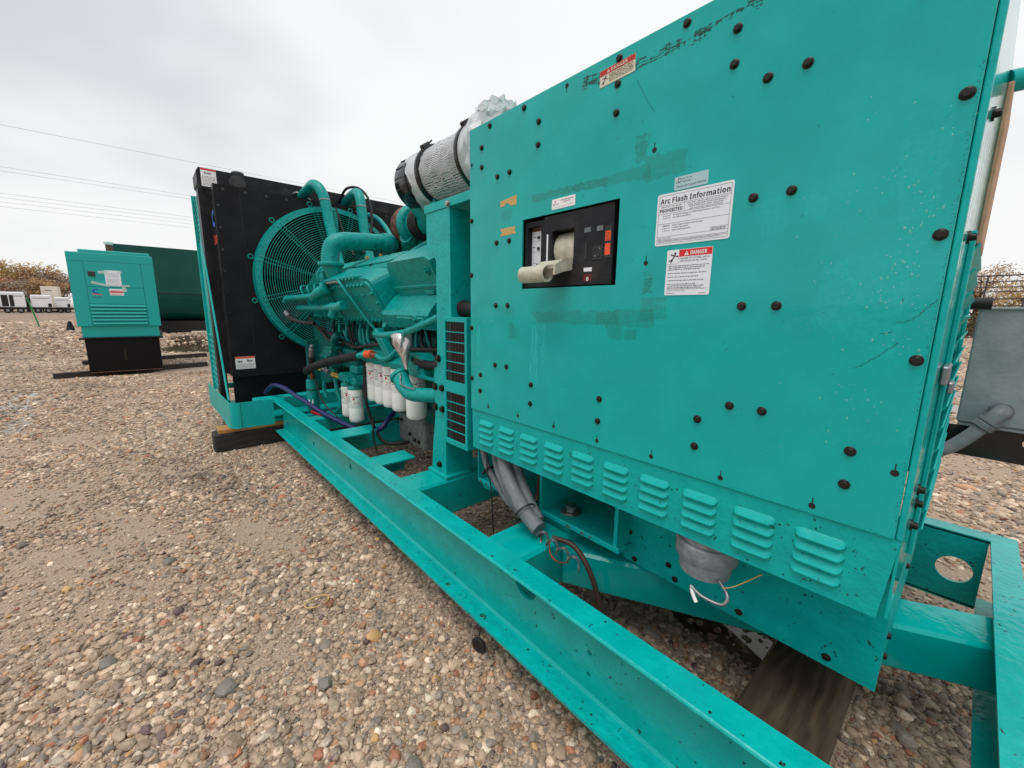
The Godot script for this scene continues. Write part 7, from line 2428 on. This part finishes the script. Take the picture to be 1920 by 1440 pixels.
func build_far_yard() -> void:
	# white trailers at the edge of the wood
	trailer(Vector3(-97.0, 0, 15.75), deg_to_rad(8), 2.55, 2.3, 4.0, "white trailer with an open dark bay on its left half", true)
	trailer(Vector3(-98.0, 0, 12.95), deg_to_rad(8), 2.2, 1.95, 4.0, "closed white trailer beside the open one, behind the green stake", false)
	trailer(Vector3(-101.0, 0, 11.0), deg_to_rad(8), 1.7, 1.7, 3.0, "low white trailer partly hidden by the teal generator's left edge", false)
	trailer(Vector3(-96.0, 0, 18.3), deg_to_rad(6), 1.9, 1.1, 3.0, "low white trailer cut off by the picture's left edge", false)
	var t := thing("storage_box", "tall beige storage box standing behind the white trailers", "container", Vector3(-105, 0, 12.6))
	var b := MB.new()
	b.span(Vector3(-108, 0.3, 11.7), Vector3(-105, 4.35, 13.7), 0.05)
	put(t, "box", b, M.trailer_old)
	b = MB.new()
	b.span(Vector3(-107.8, 0.0, 11.8), Vector3(-105.2, 0.3, 13.6), 0.02)
	put(t, "base", b, M.tyre)
	b = MB.new()
	small_print(b, 0.0, 0.8, 3.6, 0.22, 0.0, 4)
	b.moved(Transform3D(Basis(Vector3(0, 0, -1), Vector3.UP, Vector3(1, 0, 0)), Vector3(-104.98, 0, 13.2)))
	put(t, "lettering", b, M.grey_ink)
	# the wood behind
	var brown := [Color(0.66, 0.54, 0.41), Color(0.7, 0.57, 0.4), Color(0.58, 0.5, 0.41), Color(0.74, 0.6, 0.44)]
	var olive := [Color(0.64, 0.62, 0.42), Color(0.7, 0.65, 0.44), Color(0.6, 0.56, 0.42), Color(0.74, 0.64, 0.42)]
	var rusty := [Color(0.76, 0.55, 0.4), Color(0.7, 0.53, 0.41), Color(0.62, 0.51, 0.42)]
	var gold := [Color(0.76, 0.65, 0.41), Color(0.72, 0.6, 0.41), Color(0.64, 0.57, 0.42)]
	var grey := [Color(0.6, 0.54, 0.48), Color(0.66, 0.6, 0.52), Color(0.56, 0.51, 0.46)]
	tree("autumn_tree", "olive brown tree at the picture's left edge, above the open trailer", Vector3(-118, 0, 21.3), 7.8, 5.2, olive, 7000, 1, 0.17)
	tree("autumn_tree", "rust coloured tree left of the tall golden one", Vector3(-115, 0, 18.9), 7.0, 4.6, rusty, 7000, 2, 0.17)
	tree("autumn_tree", "tall golden olive tree, the highest over the white trailers", Vector3(-116, 0, 16.9), 9.0, 5.4, gold, 8500, 3, 0.17)
	tree("autumn_tree", "brown tree right of the tall golden one, above the beige box", Vector3(-117, 0, 14.4), 7.6, 4.8, brown, 7000, 4, 0.17)
	tree("autumn_tree", "thin grey brown tree by the teal generator's left edge", Vector3(-114, 0, 12.3), 7.0, 4.2, grey, 3600, 5, 0.15, 0.04)
	tree("autumn_tree", "bare greyish tree behind the rust coloured one", Vector3(-126, 0, 21.0), 8.4, 5.0, grey, 3000, 6, 0.15, 0.05)
	tree("autumn_tree", "low brown tree filling the gap behind the trailers", Vector3(-110, 0, 14.2), 5.6, 4.6, brown, 5500, 7, 0.16)
	tree("autumn_tree", "low dull tree behind the open trailer", Vector3(-110, 0, 17.0), 5.4, 4.8, grey, 5500, 8, 0.16)
	tree("autumn_tree", "low rusty tree at the left edge behind the lowest trailer", Vector3(-110, 0, 19.8), 5.6, 4.4, rusty, 5000, 9, 0.16)
	# green stake and black cone
	t = thing("marker_stake", "thin green marker stake standing in the open gravel", "stake", Vector3(-36.5, 0, 5.75))
	b = MB.new()
	b.tube([Vector3(-36.5, 0, 5.75), Vector3(-36.6, 1.75, 6.05)], 0.035, 8)
	put(t, "stake", b, mat(Color(0.1, 0.5, 0.25), 0.5))
	t = thing("traffic_cone", "small dark cone standing left of the teal generator", "cone", Vector3(-30.5, 0, 3.95))
	b = MB.new()
	b.lathe([Vector2(0.26, 0.0), Vector2(0.26, 0.04), Vector2(0.17, 0.06), Vector2(0.06, 0.50), Vector2(0.0, 0.52)], Vector3(-30.5, 0, 3.95), Vector3.UP, 14)
	put(t, "cone_body", b, M.tyre)
	# overhead lines
	for q in [[-48.3, 14.0, 60.0, "topmost overhead wire, alone above the others"], [-52.6, 12.0, 60.0, "upper wire of the middle pair of overhead wires"], [-54.2, 12.0, 60.0, "lower wire of the middle pair of overhead wires"], [-52.6, 10.0, 60.0, "uppermost of the four lowest overhead wires"], [-54.6, 10.0, 60.0, "second of the four lowest overhead wires"], [-56.9, 10.0, 60.0, "third of the four lowest overhead wires"], [-59.6, 10.0, 60.0, "lowest of the overhead wires"]]:
		var o := thing("overhead_wire", q[3], "wire", Vector3(q[0], q[1], -20), "power lines across the sky")
		var pts := []
		for k in 13:
			var f := k / 12.0 * 2.0 - 1.0
			pts.append(Vector3(q[0], q[1] - 0.25 * (1.0 - f * f) + 0.16, -12.0 + f * 90.0))
		b = MB.new()
		b.tube(pts, 0.008, 6)
		put(o, "wire", b, M.wire)
	# steel railing on the far right, with bushes below
	t = thing("steel_railing", "dark steel pipe railing high up behind the grey junction box", "railing", Vector3(0, 0, -34))
	for k in 6:
		b = MB.new()
		var y: float = 3.52 - [0.0, 0.33, 0.62, 0.86, 1.25, 1.62][k]
		b.tube([Vector3(-2.2, y - 0.02, -34.5), Vector3(9.0, y + 0.02, -33.0)], 0.03 if k else 0.04, 8)
		put(t, "rail", b, M.rail_iron)
	for k in 7:
		b = MB.new()
		b.tube([Vector3(-1.6 + 1.45 * k, 0, -34.4 + 0.2 * k), Vector3(-1.5 + 1.45 * k, 3.52, -34.4 + 0.2 * k)], 0.04, 8)
		put(t, "post", b, M.rail_iron)
	tree("autumn_tree", "brown tree behind the steel railing on the right", Vector3(-0.6, 0, -62), 6.4, 4.0, brown, 3600, 11, 0.09)
	tree("autumn_tree", "golden brown tree behind the railing at the right edge", Vector3(3.2, 0, -60), 5.6, 5.0, gold, 4200, 12, 0.10)
	for q in [[-0.5, -37.0, 1.5, 21, "dry brown bush below the railing, beside the cabinet's edge"], [1.9, -36.0, 1.5, 22, "dry brown bush below the railing, above the grey junction box"], [4.6, -37.0, 1.7, 23, "dry bush below the railing at the picture's right edge"]]:
		var o := thing("bush", q[4], "bush", Vector3(q[0], 0, q[1]), "bushes under the railing")
		var g := RandomNumberGenerator.new()
		g.seed = q[3]
		var lists := [MB.new(), MB.new()]
		for k in 1500:
			var p: Vector3 = Vector3(q[0], 0.1, q[1]) + Vector3(g.randfn() * 0.85, absf(g.randfn()) * 0.62, g.randfn() * 0.6) * (q[2] / 1.5)
			var u := Vector3(g.randfn(), g.randfn(), g.randfn()).normalized()
			var v := u.cross(Vector3(g.randfn(), g.randfn(), g.randfn())).normalized()
			var s := g.randf_range(0.05, 0.12)
			lists[k % 2].quad(p - u * s, p + v * s * 0.5, p + u * s, p - v * s * 0.5, u.cross(v))
		put_many(o, "foliage", [[lists[0], mat(Color(0.36, 0.30, 0.2), 0.9)], [lists[1], mat(Color(0.42, 0.36, 0.22), 0.9)]])

func _ready() -> void:
	rng.seed = 7
	font = SystemFont.new()
	font.font_names = PackedStringArray(["Droid Sans"])
	font_bold = SystemFont.new()
	font_bold.font_names = PackedStringArray(["Droid Sans"])
	font_bold.font_weight = 700
	make_light()
	make_materials()
	build_ground()
	print("ground ", Time.get_ticks_msec())
	build_timbers()
	var g := thing("generator_set", "large teal diesel generator set with open engine, black radiator and flat control cabinet", "generator", Vector3(-2.5, 0.14, -0.596))
	build_skid(g)
	build_cabinet(g)
	print("cabinet ", Time.get_ticks_msec())
	build_breaker(g)
	build_base(g)
	build_engine(g)
	build_radiator(g)
	print("set ", Time.get_ticks_msec())
	build_far_set()
	build_green_tank()
	build_far_yard()
	print("yard ", Time.get_ticks_msec())
